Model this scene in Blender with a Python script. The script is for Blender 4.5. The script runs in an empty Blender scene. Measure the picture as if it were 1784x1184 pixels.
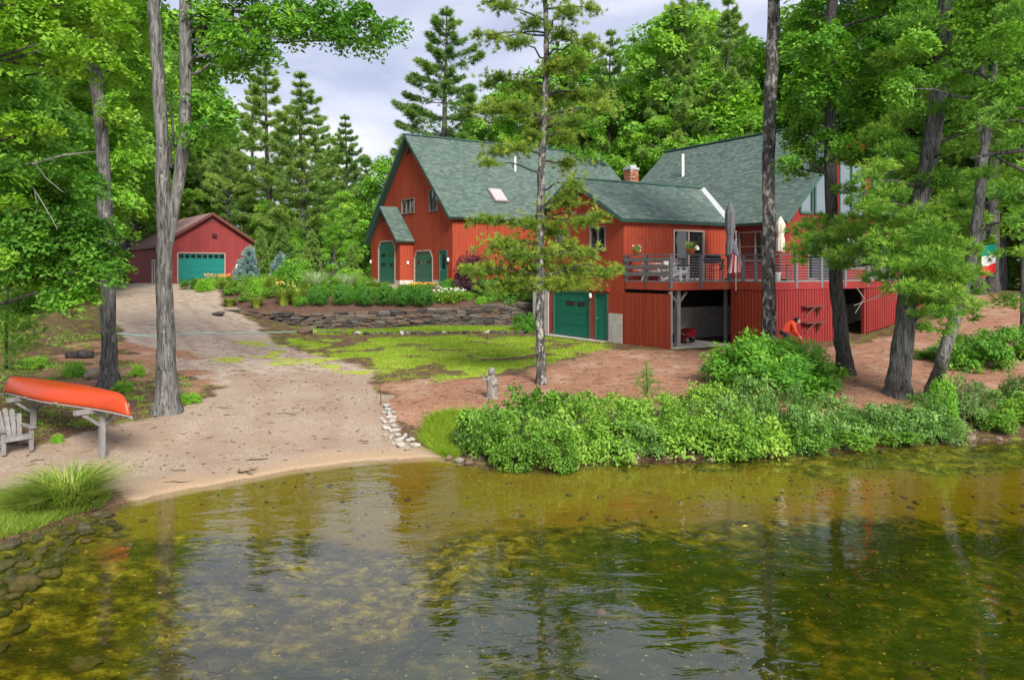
import bpy, math, random
import numpy as np
from mathutils import Vector, Matrix, noise as mnoise

random.seed(11)
RNG = np.random.default_rng(11)
SC = bpy.context.scene
COL = SC.collection

# ------------------------------------------------------------------ camera
EYE = 4.2          # lens height over the lake, metres
F = 1300.0         # focal length in photograph pixels (1784 wide)
CX, HY = 892.0, 468.0
cam_d = bpy.data.cameras.new('camera')
cam = bpy.data.objects.new('camera', cam_d); COL.objects.link(cam)
cam.location = (0, 0, EYE); cam.rotation_euler = (math.radians(90), 0, 0)
cam_d.sensor_width = 36.0
cam_d.lens = 36.0 * F / 1784.0
cam_d.shift_y = -(592.0 - HY) / 1784.0
cam_d.clip_start = 0.1; cam_d.clip_end = 2000
SC.camera = cam

# ------------------------------------------------------------------ sky, sun, exposure
SUN_EL, SUN_AZ = 36.0, 160.0      # azimuth clockwise from +Y: behind the lens, to the right
w = bpy.data.worlds.new('World'); SC.world = w; w.use_nodes = True
nt = w.node_tree; nt.nodes.clear()
out = nt.nodes.new('ShaderNodeOutputWorld'); bg = nt.nodes.new('ShaderNodeBackground')
sky = nt.nodes.new('ShaderNodeTexSky'); sky.sky_type = 'NISHITA'; sky.sun_disc = False
sky.sun_elevation = math.radians(SUN_EL); sky.sun_rotation = math.radians(SUN_AZ)
sky.air_density = 1.0; sky.dust_density = 1.5; sky.ozone_density = 1.0
tc = nt.nodes.new('ShaderNodeTexCoord')
mp = nt.nodes.new('ShaderNodeMapping'); mp.inputs['Scale'].default_value = (1.0, 1.0, 3.2)
mp.inputs['Location'].default_value = (0.35, 0.2, 0.1)
nz = nt.nodes.new('ShaderNodeTexNoise'); nz.inputs['Scale'].default_value = 2.6
nz.inputs['Detail'].default_value = 7; nz.inputs['Roughness'].default_value = 0.52; nz.inputs['Distortion'].default_value = 0.35
rp = nt.nodes.new('ShaderNodeValToRGB')
rp.color_ramp.elements[0].position = 0.36; rp.color_ramp.elements[0].color = (4.3, 4.8, 6.5, 1)
rp.color_ramp.elements[1].position = 0.68; rp.color_ramp.elements[1].color = (8.8, 8.6, 9.0, 1)
e = rp.color_ramp.elements.new(0.5); e.color = (6.2, 6.5, 7.9, 1)
mx = nt.nodes.new('ShaderNodeMix'); mx.data_type = 'RGBA'; mx.inputs[0].default_value = 0.88
nt.links.new(tc.outputs['Generated'], mp.inputs['Vector']); nt.links.new(mp.outputs[0], nz.inputs['Vector'])
nt.links.new(nz.outputs['Fac'], rp.inputs[0])
nt.links.new(sky.outputs[0], mx.inputs[6]); nt.links.new(rp.outputs[0], mx.inputs[7])
nt.links.new(mx.outputs[2], bg.inputs['Color']); bg.inputs['Strength'].default_value = 0.082
nt.links.new(bg.outputs[0], out.inputs['Surface'])

sl = bpy.data.lights.new('sun', 'SUN'); sl.energy = 3.9; sl.angle = math.radians(20); sl.color = (1.0, 0.95, 0.86)
so = bpy.data.objects.new('sun', sl); COL.objects.link(so)
_az, _el = math.radians(SUN_AZ), math.radians(SUN_EL)
_d = Vector((math.sin(_az) * math.cos(_el), math.cos(_az) * math.cos(_el), math.sin(_el)))
so.rotation_euler = _d.to_track_quat('Z', 'Y').to_euler(); so.location = (0, 0, 60)
SC.view_settings.view_transform = 'Standard'; SC.view_settings.look = 'None'
SC.view_settings.gamma = 1.0; SC.view_settings.use_curve_mapping = False
SC.view_settings.exposure = 0.68
SC.render.engine = 'CYCLES'
SC.cycles.max_bounces = 7; SC.cycles.diffuse_bounces = 4; SC.cycles.glossy_bounces = 3
SC.cycles.transmission_bounces = 4; SC.cycles.transparent_max_bounces = 12; SC.cycles.volume_bounces = 0
SC.cycles.use_denoising = True
SC.cycles.sample_clamp_indirect = 6.0

# ------------------------------------------------------------------ helpers
def at(px, py, Y):
    return np.array([(px - CX) * Y / F, Y, EYE + (HY - py) * Y / F])
def gp(px, py, z):
    Y = (EYE - z) * F / (py - HY)
    return np.array([(px - CX) * Y / F, Y, z])

class Geo:
    def __init__(s):
        s.v = []; s.f = []; s.n = 0; s.a = []; s.m = []
    def add(s, v, f, var=0.0, mi=0):
        v = np.asarray(v, float).reshape(-1, 3)
        fs = f if isinstance(f, list) and len(f) and isinstance(f[0], np.ndarray) else None
        if fs is None:
            by = {}
            if isinstance(f, np.ndarray): by[f.shape[1]] = f
            else:
                for q in f: by.setdefault(len(q), []).append(q)
            fs = [np.asarray(x, int) for x in by.values()]
        for x in fs:
            s.f.append(x + s.n); s.m.append(np.full(len(x), mi, int))
        s.v.append(v); s.a.append(np.broadcast_to(np.asarray(var, float), (len(v),)).copy()); s.n += len(v)
        return s
    def obox(s, o, ex, ey, ez, var=0.0, mi=0):
        o, ex, ey, ez = [np.asarray(t, float) for t in (o, ex, ey, ez)]
        v = [o, o+ex, o+ex+ey, o+ey, o+ez, o+ex+ez, o+ex+ey+ez, o+ey+ez]
        return s.add(v, [(0,3,2,1),(4,5,6,7),(0,1,5,4),(1,2,6,5),(2,3,7,6),(3,0,4,7)], var, mi)
    def box(s, a, b, var=0.0, mi=0):
        a, b = np.minimum(a, b), np.maximum(a, b); d = b - a
        return s.obox(a, (d[0],0,0), (0,d[1],0), (0,0,d[2]), var, mi)
    def bar(s, p, q, wd, ht=None, up=(0,0,1), var=0.0, mi=0):
        p, q = np.asarray(p, float), np.asarray(q, float); ht = ht or wd
        d = q - p; dn = d / (np.linalg.norm(d) + 1e-9); up = np.asarray(up, float)
        if abs(dn @ up) > 0.98: up = np.array((0, 1.0, 0))
        sd = np.cross(dn, up); sd /= np.linalg.norm(sd); u2 = np.cross(sd, dn)
        return s.obox(p - sd*wd/2 - u2*ht/2, d, sd*wd, u2*ht, var, mi)
    def prism(s, poly, vec, var=0.0, mi=0):
        p = np.asarray(poly, float); n = len(p); vec = np.asarray(vec, float)
        f = [tuple(range(n)), tuple(range(2*n-1, n-1, -1))] + [(i, (i+1) % n, n+(i+1) % n, n+i) for i in range(n)]
        return s.add(np.vstack([p, p + vec]), f, var, mi)
    def tube(s, pts, rad, n=6, var=0.0, mi=0, wob=0.0, cap=True):
        pts = np.asarray(pts, float); m = len(pts); rad = np.broadcast_to(np.asarray(rad, float), (m,))
        t = np.gradient(pts, axis=0); t /= (np.linalg.norm(t, axis=1, keepdims=True) + 1e-9)
        ref = np.array((0.0, 1.0, 0.0)) if abs(t[:, 2]).mean() > 0.6 else np.array((0.0, 0.0, 1.0))
        a = np.cross(t, ref); a /= (np.linalg.norm(a, axis=1, keepdims=True) + 1e-9); b = np.cross(t, a)
        th = np.linspace(0, 2*np.pi, n, endpoint=False)
        rr = rad[:, None] * (1 + (RNG.normal(0, wob, (m, n)) if wob else 0))
        v = pts[:, None, :] + rr[..., None] * (np.cos(th)[None, :, None]*a[:, None, :] + np.sin(th)[None, :, None]*b[:, None, :])
        i = np.arange(m-1)[:, None]*n; j = np.arange(n)[None, :]; j2 = (j+1) % n
        q = np.stack([i+j, i+j2, i+n+j2, i+n+j], -1).reshape(-1, 4)
        fl = [q]
        s.add(v.reshape(-1, 3), fl, var, mi)
        if cap: s.f.append(np.array([[s.n-1-k for k in range(n)]])); s.m.append(np.full(1, mi)); s.f.append(np.array([[s.n-m*n+k for k in range(n)]])); s.m.append(np.full(1, mi))
        return s
    def lathe(s, prof, c=(0,0,0), n=12, var=0.0, mi=0):
        prof = np.asarray(prof, float)
        return s.tube([(c[0], c[1], c[2]+z) for r, z in prof], [max(r, 1e-3) for r, z in prof], n, var, mi)
    def mesh(s, name, mats, smooth=False):
        me = bpy.data.meshes.new(name)
        v = np.vstack(s.v) if s.v else np.zeros((0, 3))
        me.vertices.add(len(v)); me.vertices.foreach_set('co', v.ravel())
        tot = np.concatenate([np.full(len(x), x.shape[1]) for x in s.f]); lp = np.concatenate([x.ravel() for x in s.f])
        me.loops.add(len(lp)); me.loops.foreach_set('vertex_index', lp)
        me.polygons.add(len(tot)); st = np.concatenate([[0], np.cumsum(tot)[:-1]])
        me.polygons.foreach_set('loop_start', st)
        try: me.polygons.foreach_set('loop_total', tot)
        except Exception: pass
        at_ = me.attributes.new('var', 'FLOAT', 'POINT'); at_.data.foreach_set('value', np.concatenate(s.a))
        for m in (mats if isinstance(mats, (list, tuple)) else [mats]): me.materials.append(m)
        me.polygons.foreach_set('material_index', np.concatenate(s.m))
        me.polygons.foreach_set('use_smooth', np.full(len(tot), smooth))
        me.update(calc_edges=True); me.validate()
        return me
    def build(s, name, mats, parent=None, smooth=False, loc=None):
        o = bpy.data.objects.new(name, s.mesh(name, mats, smooth)); COL.objects.link(o)
        if parent is not None: o.parent = parent
        if loc is not None: o.location = loc
        return o

def tag(o, label=None, cat=None, group=None, kind=None):
    if label: o['label'] = label
    if cat: o['category'] = cat
    if group: o['group'] = group
    if kind: o['kind'] = kind
    return o
def thing(name, label, cat, loc=(0,0,0), rz=0.0, group=None):
    o = bpy.data.objects.new(name, None); COL.objects.link(o); o.empty_display_size = 0.2
    o.location = loc; o.rotation_euler = (0, 0, rz)
    return tag(o, label, cat, group)
KIDS = {}
def dup(root, loc, rz=0.0, sc=1.0, label=None, group=None):
    def cp(o, par):
        c = o.copy(); COL.objects.link(c)
        if par is not None: c.parent = par
        for ch in o.children: cp(ch, c)
        return c
    r = cp(root, None); r.location = loc; r.rotation_euler = (0, 0, rz)
    r.scale = (sc, sc, sc) if np.isscalar(sc) else sc
    if label: r['label'] = label
    if group: r['group'] = group
    return r

# ------------------------------------------------------------------ materials
def mk(name):
    m = bpy.data.materials.new(name); m.use_nodes = True
    n = m.node_tree.nodes; n.clear(); o = n.new('ShaderNodeOutputMaterial')
    return m, m.node_tree, n, o
def L(nt, a, b): nt.links.new(a, b)
def ramp(nt, src, stops, interp='LINEAR'):
    r = nt.nodes.new('ShaderNodeValToRGB'); el = r.color_ramp.elements; r.color_ramp.interpolation = interp
    while len(el) < len(stops): el.new(0.5)
    for e, (p, c) in zip(el, stops): e.position = p; e.color = (*c, 1) if len(c) == 3 else c
    if src is not None: L(nt, src, r.inputs[0])
    return r.outputs[0]
def noise(nt, scale, detail=4, rough=0.55, vec=None, obj=True, stretch=None, dist=0.0):
    n = nt.nodes.new('ShaderNodeTexNoise'); n.inputs['Scale'].default_value = scale
    n.inputs['Detail'].default_value = detail; n.inputs['Roughness'].default_value = rough; n.inputs['Distortion'].default_value = dist
    if vec is None:
        t = nt.nodes.new('ShaderNodeTexCoord'); vec = t.outputs['Object']
    if stretch:
        mp = nt.nodes.new('ShaderNodeMapping'); mp.inputs['Scale'].default_value = stretch; L(nt, vec, mp.inputs['Vector']); vec = mp.outputs[0]
    L(nt, vec, n.inputs['Vector']); return n.outputs['Fac']
def mixc(nt, fac, a, b, mode='MIX'):
    m = nt.nodes.new('ShaderNodeMix'); m.data_type = 'RGBA'; m.blend_type = mode
    for k, x in ((0, fac), (6, a), (7, b)):
        if hasattr(x, 'links') or hasattr(x, 'is_linked'): L(nt, x, m.inputs[k])
        elif k == 0: m.inputs[0].default_value = x
        else: m.inputs[k].default_value = (*x, 1)
    return m.outputs[2]
def mth(nt, op, a, b=0.0, clamp=False):
    m = nt.nodes.new('ShaderNodeMath'); m.operation = op; m.use_clamp = clamp
    for k, x in ((0, a), (1, b)):
        if hasattr(x, 'is_linked'): L(nt, x, m.inputs[k])
        else: m.inputs[k].default_value = x
    return m.outputs[0]
def attr(nt, name, out='Fac'):
    a = nt.nodes.new('ShaderNodeAttribute'); a.attribute_name = name; return a.outputs[out]
def principled(nt, n, o, col, rough=0.7, spec=0.3, metal=0.0, bump=None, bs=0.3, bd=0.02):
    p = n.new('ShaderNodeBsdfPrincipled')
    if hasattr(col, 'is_linked'): L(nt, col, p.inputs['Base Color'])
    else: p.inputs['Base Color'].default_value = (*col, 1)
    if hasattr(rough, 'is_linked'): L(nt, rough, p.inputs['Roughness'])
    else: p.inputs['Roughness'].default_value = rough
    p.inputs['Specular IOR Level'].default_value = spec; p.inputs['Metallic'].default_value = metal
    if bump is not None:
        b = n.new('ShaderNodeBump'); b.inputs['Strength'].default_value = bs; b.inputs['Distance'].default_value = bd
        L(nt, bump, b.inputs['Height']); L(nt, b.outputs[0], p.inputs['Normal'])
    L(nt, p.outputs[0], o.inputs['Surface']); return p
def simple(name, col, rough=0.6, var=0.12, scale=6.0, spec=0.3, metal=0.0, stretch=None, bs=0.15):
    m, nt, n, o = mk(name)
    f = noise(nt, scale, 5, 0.6, stretch=stretch)
    lo = tuple(c*(1-var) for c in col); hi = tuple(min(1, c*(1+var)) for c in col)
    c = ramp(nt, f, [(0.3, lo), (0.7, hi)])
    principled(nt, n, o, c, rough, spec, metal, f, bs, 0.01); return m
def leafmat(name, dark, mid, light, trans=0.35, rough=0.55, objvar=0.25):
    m, nt, n, o = mk(name)
    v = attr(nt, 'var')
    oi = n.new('ShaderNodeObjectInfo')
    vv = mth(nt, 'ADD', v, mth(nt, 'MULTIPLY', mth(nt, 'SUBTRACT', oi.outputs['Random'], 0.5), objvar), True)
    c = ramp(nt, vv, [(0.0, dark), (0.5, mid), (1.0, light)])
    p = n.new('ShaderNodeBsdfPrincipled'); L(nt, c, p.inputs['Base Color']); p.inputs['Roughness'].default_value = rough
    p.inputs['Specular IOR Level'].default_value = 0.3
    t = n.new('ShaderNodeBsdfTranslucent')
    c2 = mixc(nt, 1.0, c, (1.25, 1.3, 0.6), 'MULTIPLY'); L(nt, c2, t.inputs['Color'])
    ms = n.new('ShaderNodeMixShader'); ms.inputs[0].default_value = trans
    L(nt, p.outputs[0], ms.inputs[1]); L(nt, t.outputs[0], ms.inputs[2]); L(nt, ms.outputs[0], o.inputs['Surface']); return m
def barkmat(name, dark, light, lichen=None, sc=1.0, lfac=(0.56, 0.66)):
    m, nt, n, o = mk(name)
    f = noise(nt, 17*sc, 8, 0.66, stretch=(1, 1, 0.13), dist=0.9)
    g = noise(nt, 3.0, 4, 0.6)
    c = ramp(nt, f, [(0.40, tuple(x*.6 for x in dark)), (0.50, tuple((a+b)/2 for a, b in zip(dark, light))), (0.62, light)])
    c = mixc(nt, mth(nt, 'MULTIPLY', g, 0.35), c, tuple(x*0.55 for x in light))
    if lichen:
        l = noise(nt, 5.5, 6, 0.7, stretch=(1, 1, 0.6)); k = ramp(nt, l, [(lfac[0], (0,0,0)), (lfac[1], (1,1,1))])
        c = mixc(nt, k, c, lichen)
    principled(nt, n, o, c, 0.92, 0.08, 0, f, 1.0, 0.09); return m

M = {}
def woodpaint(name, col, var=0.18):
    m, nt, n, o = mk(name)
    v = attr(nt, 'var'); f = noise(nt, 7, 6, 0.6, stretch=(1, 1, 0.12)); g = noise(nt, 0.6, 3)
    c = ramp(nt, f, [(0.25, tuple(x*(1-var) for x in col)), (0.75, tuple(x*(1+var*0.6) for x in col))])
    c = mixc(nt, mth(nt, 'MULTIPLY', v, 0.35), c, tuple(x*0.62 for x in col))
    c = mixc(nt, mth(nt, 'MULTIPLY', ramp(nt, g, [(0.5, (0,0,0)), (0.75, (1,1,1))]), 0.25), c, (min(1, col[0]*1.12), col[1]*1.9, col[2]*1.9))
    st = noise(nt, 2.6, 5, 0.65, stretch=(1, 1, 0.10))
    c = mixc(nt, mth(nt, 'MULTIPLY', ramp(nt, st, [(0.5, (0,0,0)), (0.72, (1,1,1))]), 0.38), c, tuple(x*0.55 for x in col))
    principled(nt, n, o, c, 0.66, 0.2, 0, f, 0.25, 0.008); return m
M['red'] = woodpaint('red_siding', (0.35, 0.056, 0.026))
M['shaded_red'] = woodpaint('shaded_red_siding', (0.25, 0.028, 0.026))  # darker copy of the red siding: shade on main wing and deck put into colour
M['barn'] = woodpaint('barn_red', (0.26, 0.042, 0.042))
M['green_trim'] = simple('green_trim', (0.045, 0.105, 0.085), 0.5, 0.1)
M['green_door'] = simple('green_door', (0.010, 0.135, 0.085), 0.4, 0.1, 3)
M['teal_door'] = simple('teal_door', (0.012, 0.18, 0.155), 0.4, 0.1, 3)
M['tan_trim'] = simple('tan_trim', (0.36, 0.28, 0.25), 0.6, 0.1)
M['white'] = simple('white_paint', (0.78, 0.77, 0.74), 0.55, 0.08)
M['grey_wood'] = simple('grey_wood', (0.215, 0.205, 0.20), 0.8, 0.3, 9, stretch=(1, 1, 0.2))
M['rail_grey'] = simple('rail_grey', (0.135, 0.13, 0.13), 0.7, 0.2, 9)
M['concrete'] = simple('concrete', (0.46, 0.43, 0.39), 0.9, 0.22, 3)
M['dark'] = simple('dark_metal', (0.022, 0.024, 0.028), 0.5, 0.2)
M['steel'] = simple('steel_cable', (0.45, 0.46, 0.47), 0.35, 0.1, metal=0.6)
M['frame'] = simple('window_frame', (0.20, 0.17, 0.15), 0.5, 0.1)
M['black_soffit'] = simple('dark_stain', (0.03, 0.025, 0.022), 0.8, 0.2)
M['flash'] = simple('flashing', (0.52, 0.53, 0.54), 0.4, 0.1, metal=0.3)
M['orange'] = simple('orange_hull', (0.47, 0.052, 0.010), 0.38, 0.10, 1.2, 0.45)
M['gunwale'] = simple('gunwale', (0.28, 0.27, 0.27), 0.5, 0.15)
M['jacket'] = simple('orange_jacket', (0.80, 0.075, 0.03), 0.7, 0.1)
M['skin'] = simple('skin', (0.55, 0.32, 0.22), 0.6, 0.05)
M['hair'] = simple('black_hair', (0.012, 0.010, 0.010), 0.5, 0.2)
M['denim'] = simple('dark_trousers', (0.03, 0.035, 0.05), 0.8, 0.2)
M['charcoal_cloth'] = simple('charcoal_cloth', (0.15, 0.155, 0.16), 0.85, 0.2, 5, stretch=(4, 4, 0.5))
M['beige_cloth'] = simple('beige_cloth', (0.62, 0.56, 0.45), 0.85, 0.15, 5, stretch=(4, 4, 0.5))
M['blue_cloth'] = simple('blue_cloth', (0.03, 0.16, 0.55), 0.8, 0.1)
M['flag_red'] = simple('flag_red', (0.50, 0.012, 0.035), 0.8, 0.1)
M['flag_blue'] = simple('flag_blue', (0.03, 0.04, 0.20), 0.8, 0.1)
M['flag_green'] = simple('flag_green', (0.0, 0.28, 0.17), 0.8, 0.1)
M['flag_brightred'] = simple('flag_bright_red', (0.72, 0.03, 0.03), 0.8, 0.1)
M['emblem'] = simple('emblem_brown', (0.05, 0.06, 0.04), 0.8, 0.2)
M['terracotta'] = simple('terracotta', (0.42, 0.15, 0.05), 0.8, 0.2)
M['hose'] = simple('hose', (0.32, 0.52, 0.48), 0.5, 0.1)
M['yellow_petal'] = simple('yellow_petal', (0.75, 0.55, 0.12), 0.7, 0.2)
M['pale_petal'] = simple('pale_petal', (0.75, 0.52, 0.38), 0.7, 0.25)
M['orange_petal'] = simple('orange_petal', (0.80, 0.30, 0.03), 0.7, 0.2)
M['white_petal'] = simple('white_petal', (0.75, 0.76, 0.70), 0.7, 0.1)
M['brick'] = simple('brick_red', (0.36, 0.13, 0.08), 0.9, 0.35, 9)
M['mauve_roof'] = simple('mauve_metal_roof', (0.30, 0.20, 0.19), 0.4, 0.1, 1.0, 0.4)
M['brown_trim'] = simple('brown_trim', (0.13, 0.05, 0.04), 0.5, 0.1)
M['rubber'] = simple('red_plastic', (0.30, 0.015, 0.02), 0.5, 0.1)
def glassmat():
    m, nt, n, o = mk('window_glass')
    f = noise(nt, 0.7, 2)
    p = principled(nt, n, o, (0.012, 0.016, 0.017), 0.04, 0.9, 0, f, 0.05, 0.02); p.inputs['IOR'].default_value = 1.6; return m
M['glass'] = glassmat()
def glass_bright():
    m, nt, n, o = mk('reflective_glass')
    f = noise(nt, 0.9, 2)
    p = principled(nt, n, o, (0.30, 0.36, 0.37), 0.03, 0.9, 0.85, f, 0.06, 0.02); return m
M['mirror_glass'] = glass_bright()
def shinglemat(name, d, mi, l):
    m, nt, n, o = mk(name)
    v = attr(nt, 'var'); f = noise(nt, 40, 3); g = noise(nt, 0.5, 4)
    c = ramp(nt, v, [(0.0, d), (0.55, mi), (1.0, l)])
    c = mixc(nt, mth(nt, 'MULTIPLY', f, 0.5), c, tuple(x*0.7 for x in mi))
    c = mixc(nt, ramp(nt, g, [(0.5, (0,0,0)), (0.75, (0.14,)*3)]), c, (0.16, 0.15, 0.12))
    principled(nt, n, o, c, 0.9, 0.15, 0, f, 0.3, 0.004); return m
M['shingle'] = shinglemat('green_shingle', (0.068, 0.104, 0.090), (0.108, 0.155, 0.134), (0.150, 0.200, 0.176))
M['oak'] = leafmat('oak_leaf', (0.034, 0.108, 0.013), (0.110, 0.294, 0.031), (0.271, 0.507, 0.041))
M['maple'] = leafmat('maple_leaf', (0.083, 0.209, 0.017), (0.176, 0.363, 0.024), (0.341, 0.506, 0.039))
M['forest'] = leafmat('forest_leaf', (0.076, 0.200, 0.025), (0.189, 0.402, 0.047), (0.409, 0.622, 0.085), 0.4, objvar=0.5)
M['lime'] = leafmat('lime_leaf', (0.100, 0.272, 0.029), (0.215, 0.458, 0.043), (0.400, 0.643, 0.072), objvar=0.4)
M['pine'] = leafmat('pine_needle', (0.058, 0.140, 0.035), (0.150, 0.286, 0.060), (0.312, 0.448, 0.090), 0.25, objvar=0.35)
M['ypine'] = leafmat('yellow_pine_needle', (0.043, 0.115, 0.022), (0.146, 0.260, 0.033), (0.396, 0.460, 0.061), 0.3)
M['gpine'] = leafmat('green_pine_needle', (0.042, 0.135, 0.018), (0.120, 0.292, 0.032), (0.300, 0.464, 0.055), 0.25)
M['bush'] = leafmat('bush_leaf', (0.049, 0.131, 0.015), (0.175, 0.360, 0.040), (0.361, 0.535, 0.078), objvar=0.4)
M['bush2'] = leafmat('blue_bush_leaf', (0.050, 0.125, 0.027), (0.167, 0.323, 0.072), (0.333, 0.500, 0.143), objvar=0.3)
M['rhodo'] = leafmat('rhododendron_leaf', (0.037, 0.130, 0.014), (0.123, 0.346, 0.033), (0.296, 0.519, 0.052))
M['box'] = leafmat('boxwood_leaf', (0.026, 0.115, 0.015), (0.066, 0.230, 0.026), (0.158, 0.364, 0.046))
M['spruce'] = leafmat('blue_spruce_needle', (0.091, 0.169, 0.169), (0.195, 0.312, 0.312), (0.351, 0.481, 0.481), 0.15)
M['purple'] = leafmat('purple_leaf', (0.03, 0.010, 0.02), (0.07, 0.02, 0.04), (0.14, 0.05, 0.08), 0.25)
M['grass'] = leafmat('grass_blade', (0.09, 0.16, 0.012), (0.22, 0.35, 0.02), (0.38, 0.48, 0.05), 0.3, objvar=0.0)
M['tallgrass'] = leafmat('tall_grass_blade', (0.06, 0.13, 0.014), (0.19, 0.31, 0.03), (0.44, 0.46, 0.10), 0.25)
M['silver'] = leafmat('silver_grass_blade', (0.240, 0.336, 0.168), (0.384, 0.504, 0.264), (0.576, 0.660, 0.432), 0.3)
M['dry'] = leafmat('dry_litter', (0.05, 0.025, 0.015), (0.12, 0.06, 0.03), (0.25, 0.14, 0.07), 0.0)
M['bark'] = barkmat('oak_bark', (0.0650, 0.0622, 0.0586), (0.2737, 0.2650, 0.2511), (0.36, 0.38, 0.32), lfac=(0.60, 0.70))
M['darkbark'] = barkmat('dark_bark', (0.0361, 0.0333, 0.0319), (0.1359, 0.1272, 0.1194))
M['lichenbark'] = barkmat('lichen_bark', (0.0402, 0.0371, 0.0349), (0.1559, 0.1472, 0.1390), (0.42, 0.40, 0.36), lfac=(0.50, 0.60))
M['greybark'] = barkmat('grey_bark', (0.0657, 0.0629, 0.0602), (0.2392, 0.2322, 0.2241), (0.33, 0.33, 0.29), lfac=(0.60, 0.70))
M['twig'] = simple('grey_twig', (0.16, 0.13, 0.11), 0.9, 0.3)
M['paletwig'] = simple('pale_dead_twig', (0.42, 0.38, 0.34), 0.9, 0.3)
M['driftwood'] = simple('driftwood', (0.07, 0.035, 0.022), 0.8, 0.3)
M['carving'] = simple('weathered_carving', (0.20, 0.185, 0.165), 0.9, 0.55, 16, stretch=(1, 1, 0.25), bs=0.6)
def stonemat(name, stops, sc=5.0):
    m, nt, n, o = mk(name)
    oi = n.new('ShaderNodeObjectInfo'); v = attr(nt, 'var'); f = noise(nt, sc, 6, 0.65)
    k = mth(nt, 'FRACT', mth(nt, 'ADD', oi.outputs['Random'], v))
    c = ramp(nt, k, stops); c = mixc(nt, ramp(nt, f, [(0.35, (0.6,)*3), (0.7, (0,)*3)]), c, tuple(x*0.35 for x in stops[0][1]))
    principled(nt, n, o, c, 0.85, 0.2, 0, f, 0.5, 0.03); return m
M['wallstone'] = stonemat('wall_stone', [(0, (0.055, 0.048, 0.045)), (0.35, (0.12, 0.10, 0.085)), (0.6, (0.20, 0.125, 0.075)), (0.8, (0.21, 0.19, 0.165)), (1.0, (0.07, 0.065, 0.065))], 7)
M['palestone'] = stonemat('pale_stone', [(0, (0.36, 0.33, 0.29)), (0.4, (0.50, 0.47, 0.43)), (0.7, (0.46, 0.39, 0.30)), (1.0, (0.56, 0.54, 0.51))], 4)
M['shorestone'] = stonemat('shore_stone', [(0, (0.20, 0.15, 0.11)), (0.4, (0.36, 0.26, 0.18)), (0.7, (0.30, 0.26, 0.22)), (1.0, (0.42, 0.33, 0.25))], 4)
M['lakestone'] = stonemat('lake_stone', [(0, (0.055, 0.052, 0.030)), (0.4, (0.11, 0.10, 0.055)), (0.7, (0.16, 0.11, 0.055)), (1.0, (0.085, 0.09, 0.065))], 4)
# ------------------------------------------------------------------ value noise
def _h(ix, iy, s):
    n = (ix.astype(np.int64)*374761393 + iy.astype(np.int64)*668265263 + s*1442695041) & 0xffffffff
    n = ((n ^ (n >> 13))*1274126177) & 0xffffffff
    return ((n ^ (n >> 16)) & 0xffff) / 65535.0
def vnoise(x, y, s=0):
    x = np.asarray(x, float); y = np.asarray(y, float)
    ix = np.floor(x); iy = np.floor(y); fx = x-ix; fy = y-iy; fx = fx*fx*(3-2*fx); fy = fy*fy*(3-2*fy)
    a = _h(ix, iy, s); b = _h(ix+1, iy, s); c = _h(ix, iy+1, s); d = _h(ix+1, iy+1, s)
    return (a*(1-fx)+b*fx)*(1-fy) + (c*(1-fx)+d*fx)*fy
def fbm(x, y, s=0, o=4):
    r = 0; a = 0.5
    for k in range(o): r = r + a*vnoise(x*2**k, y*2**k, s+k*7); a *= 0.5
    return r
def sstep(a, b, x):
    t = np.clip((x-a)/(b-a), 0, 1); return t*t*(3-2*t)

# ------------------------------------------------------------------ house frame: u along the ridge (recedes right), v along the gables (recedes left)
UX, UY = 0.85, 0.5268
HO = np.array([4.8, 32.0, 0.0])
HANG = math.atan2(UY, UX)
def hw(a, b, z=0.0): return np.array([HO[0]+a*UX-b*UY, HO[1]+a*UY+b*UX, z])
def hl(x, y): dx = x-HO[0]; dy = y-HO[1]; return dx*UX+dy*UY, -dx*UY+dy*UX

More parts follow.
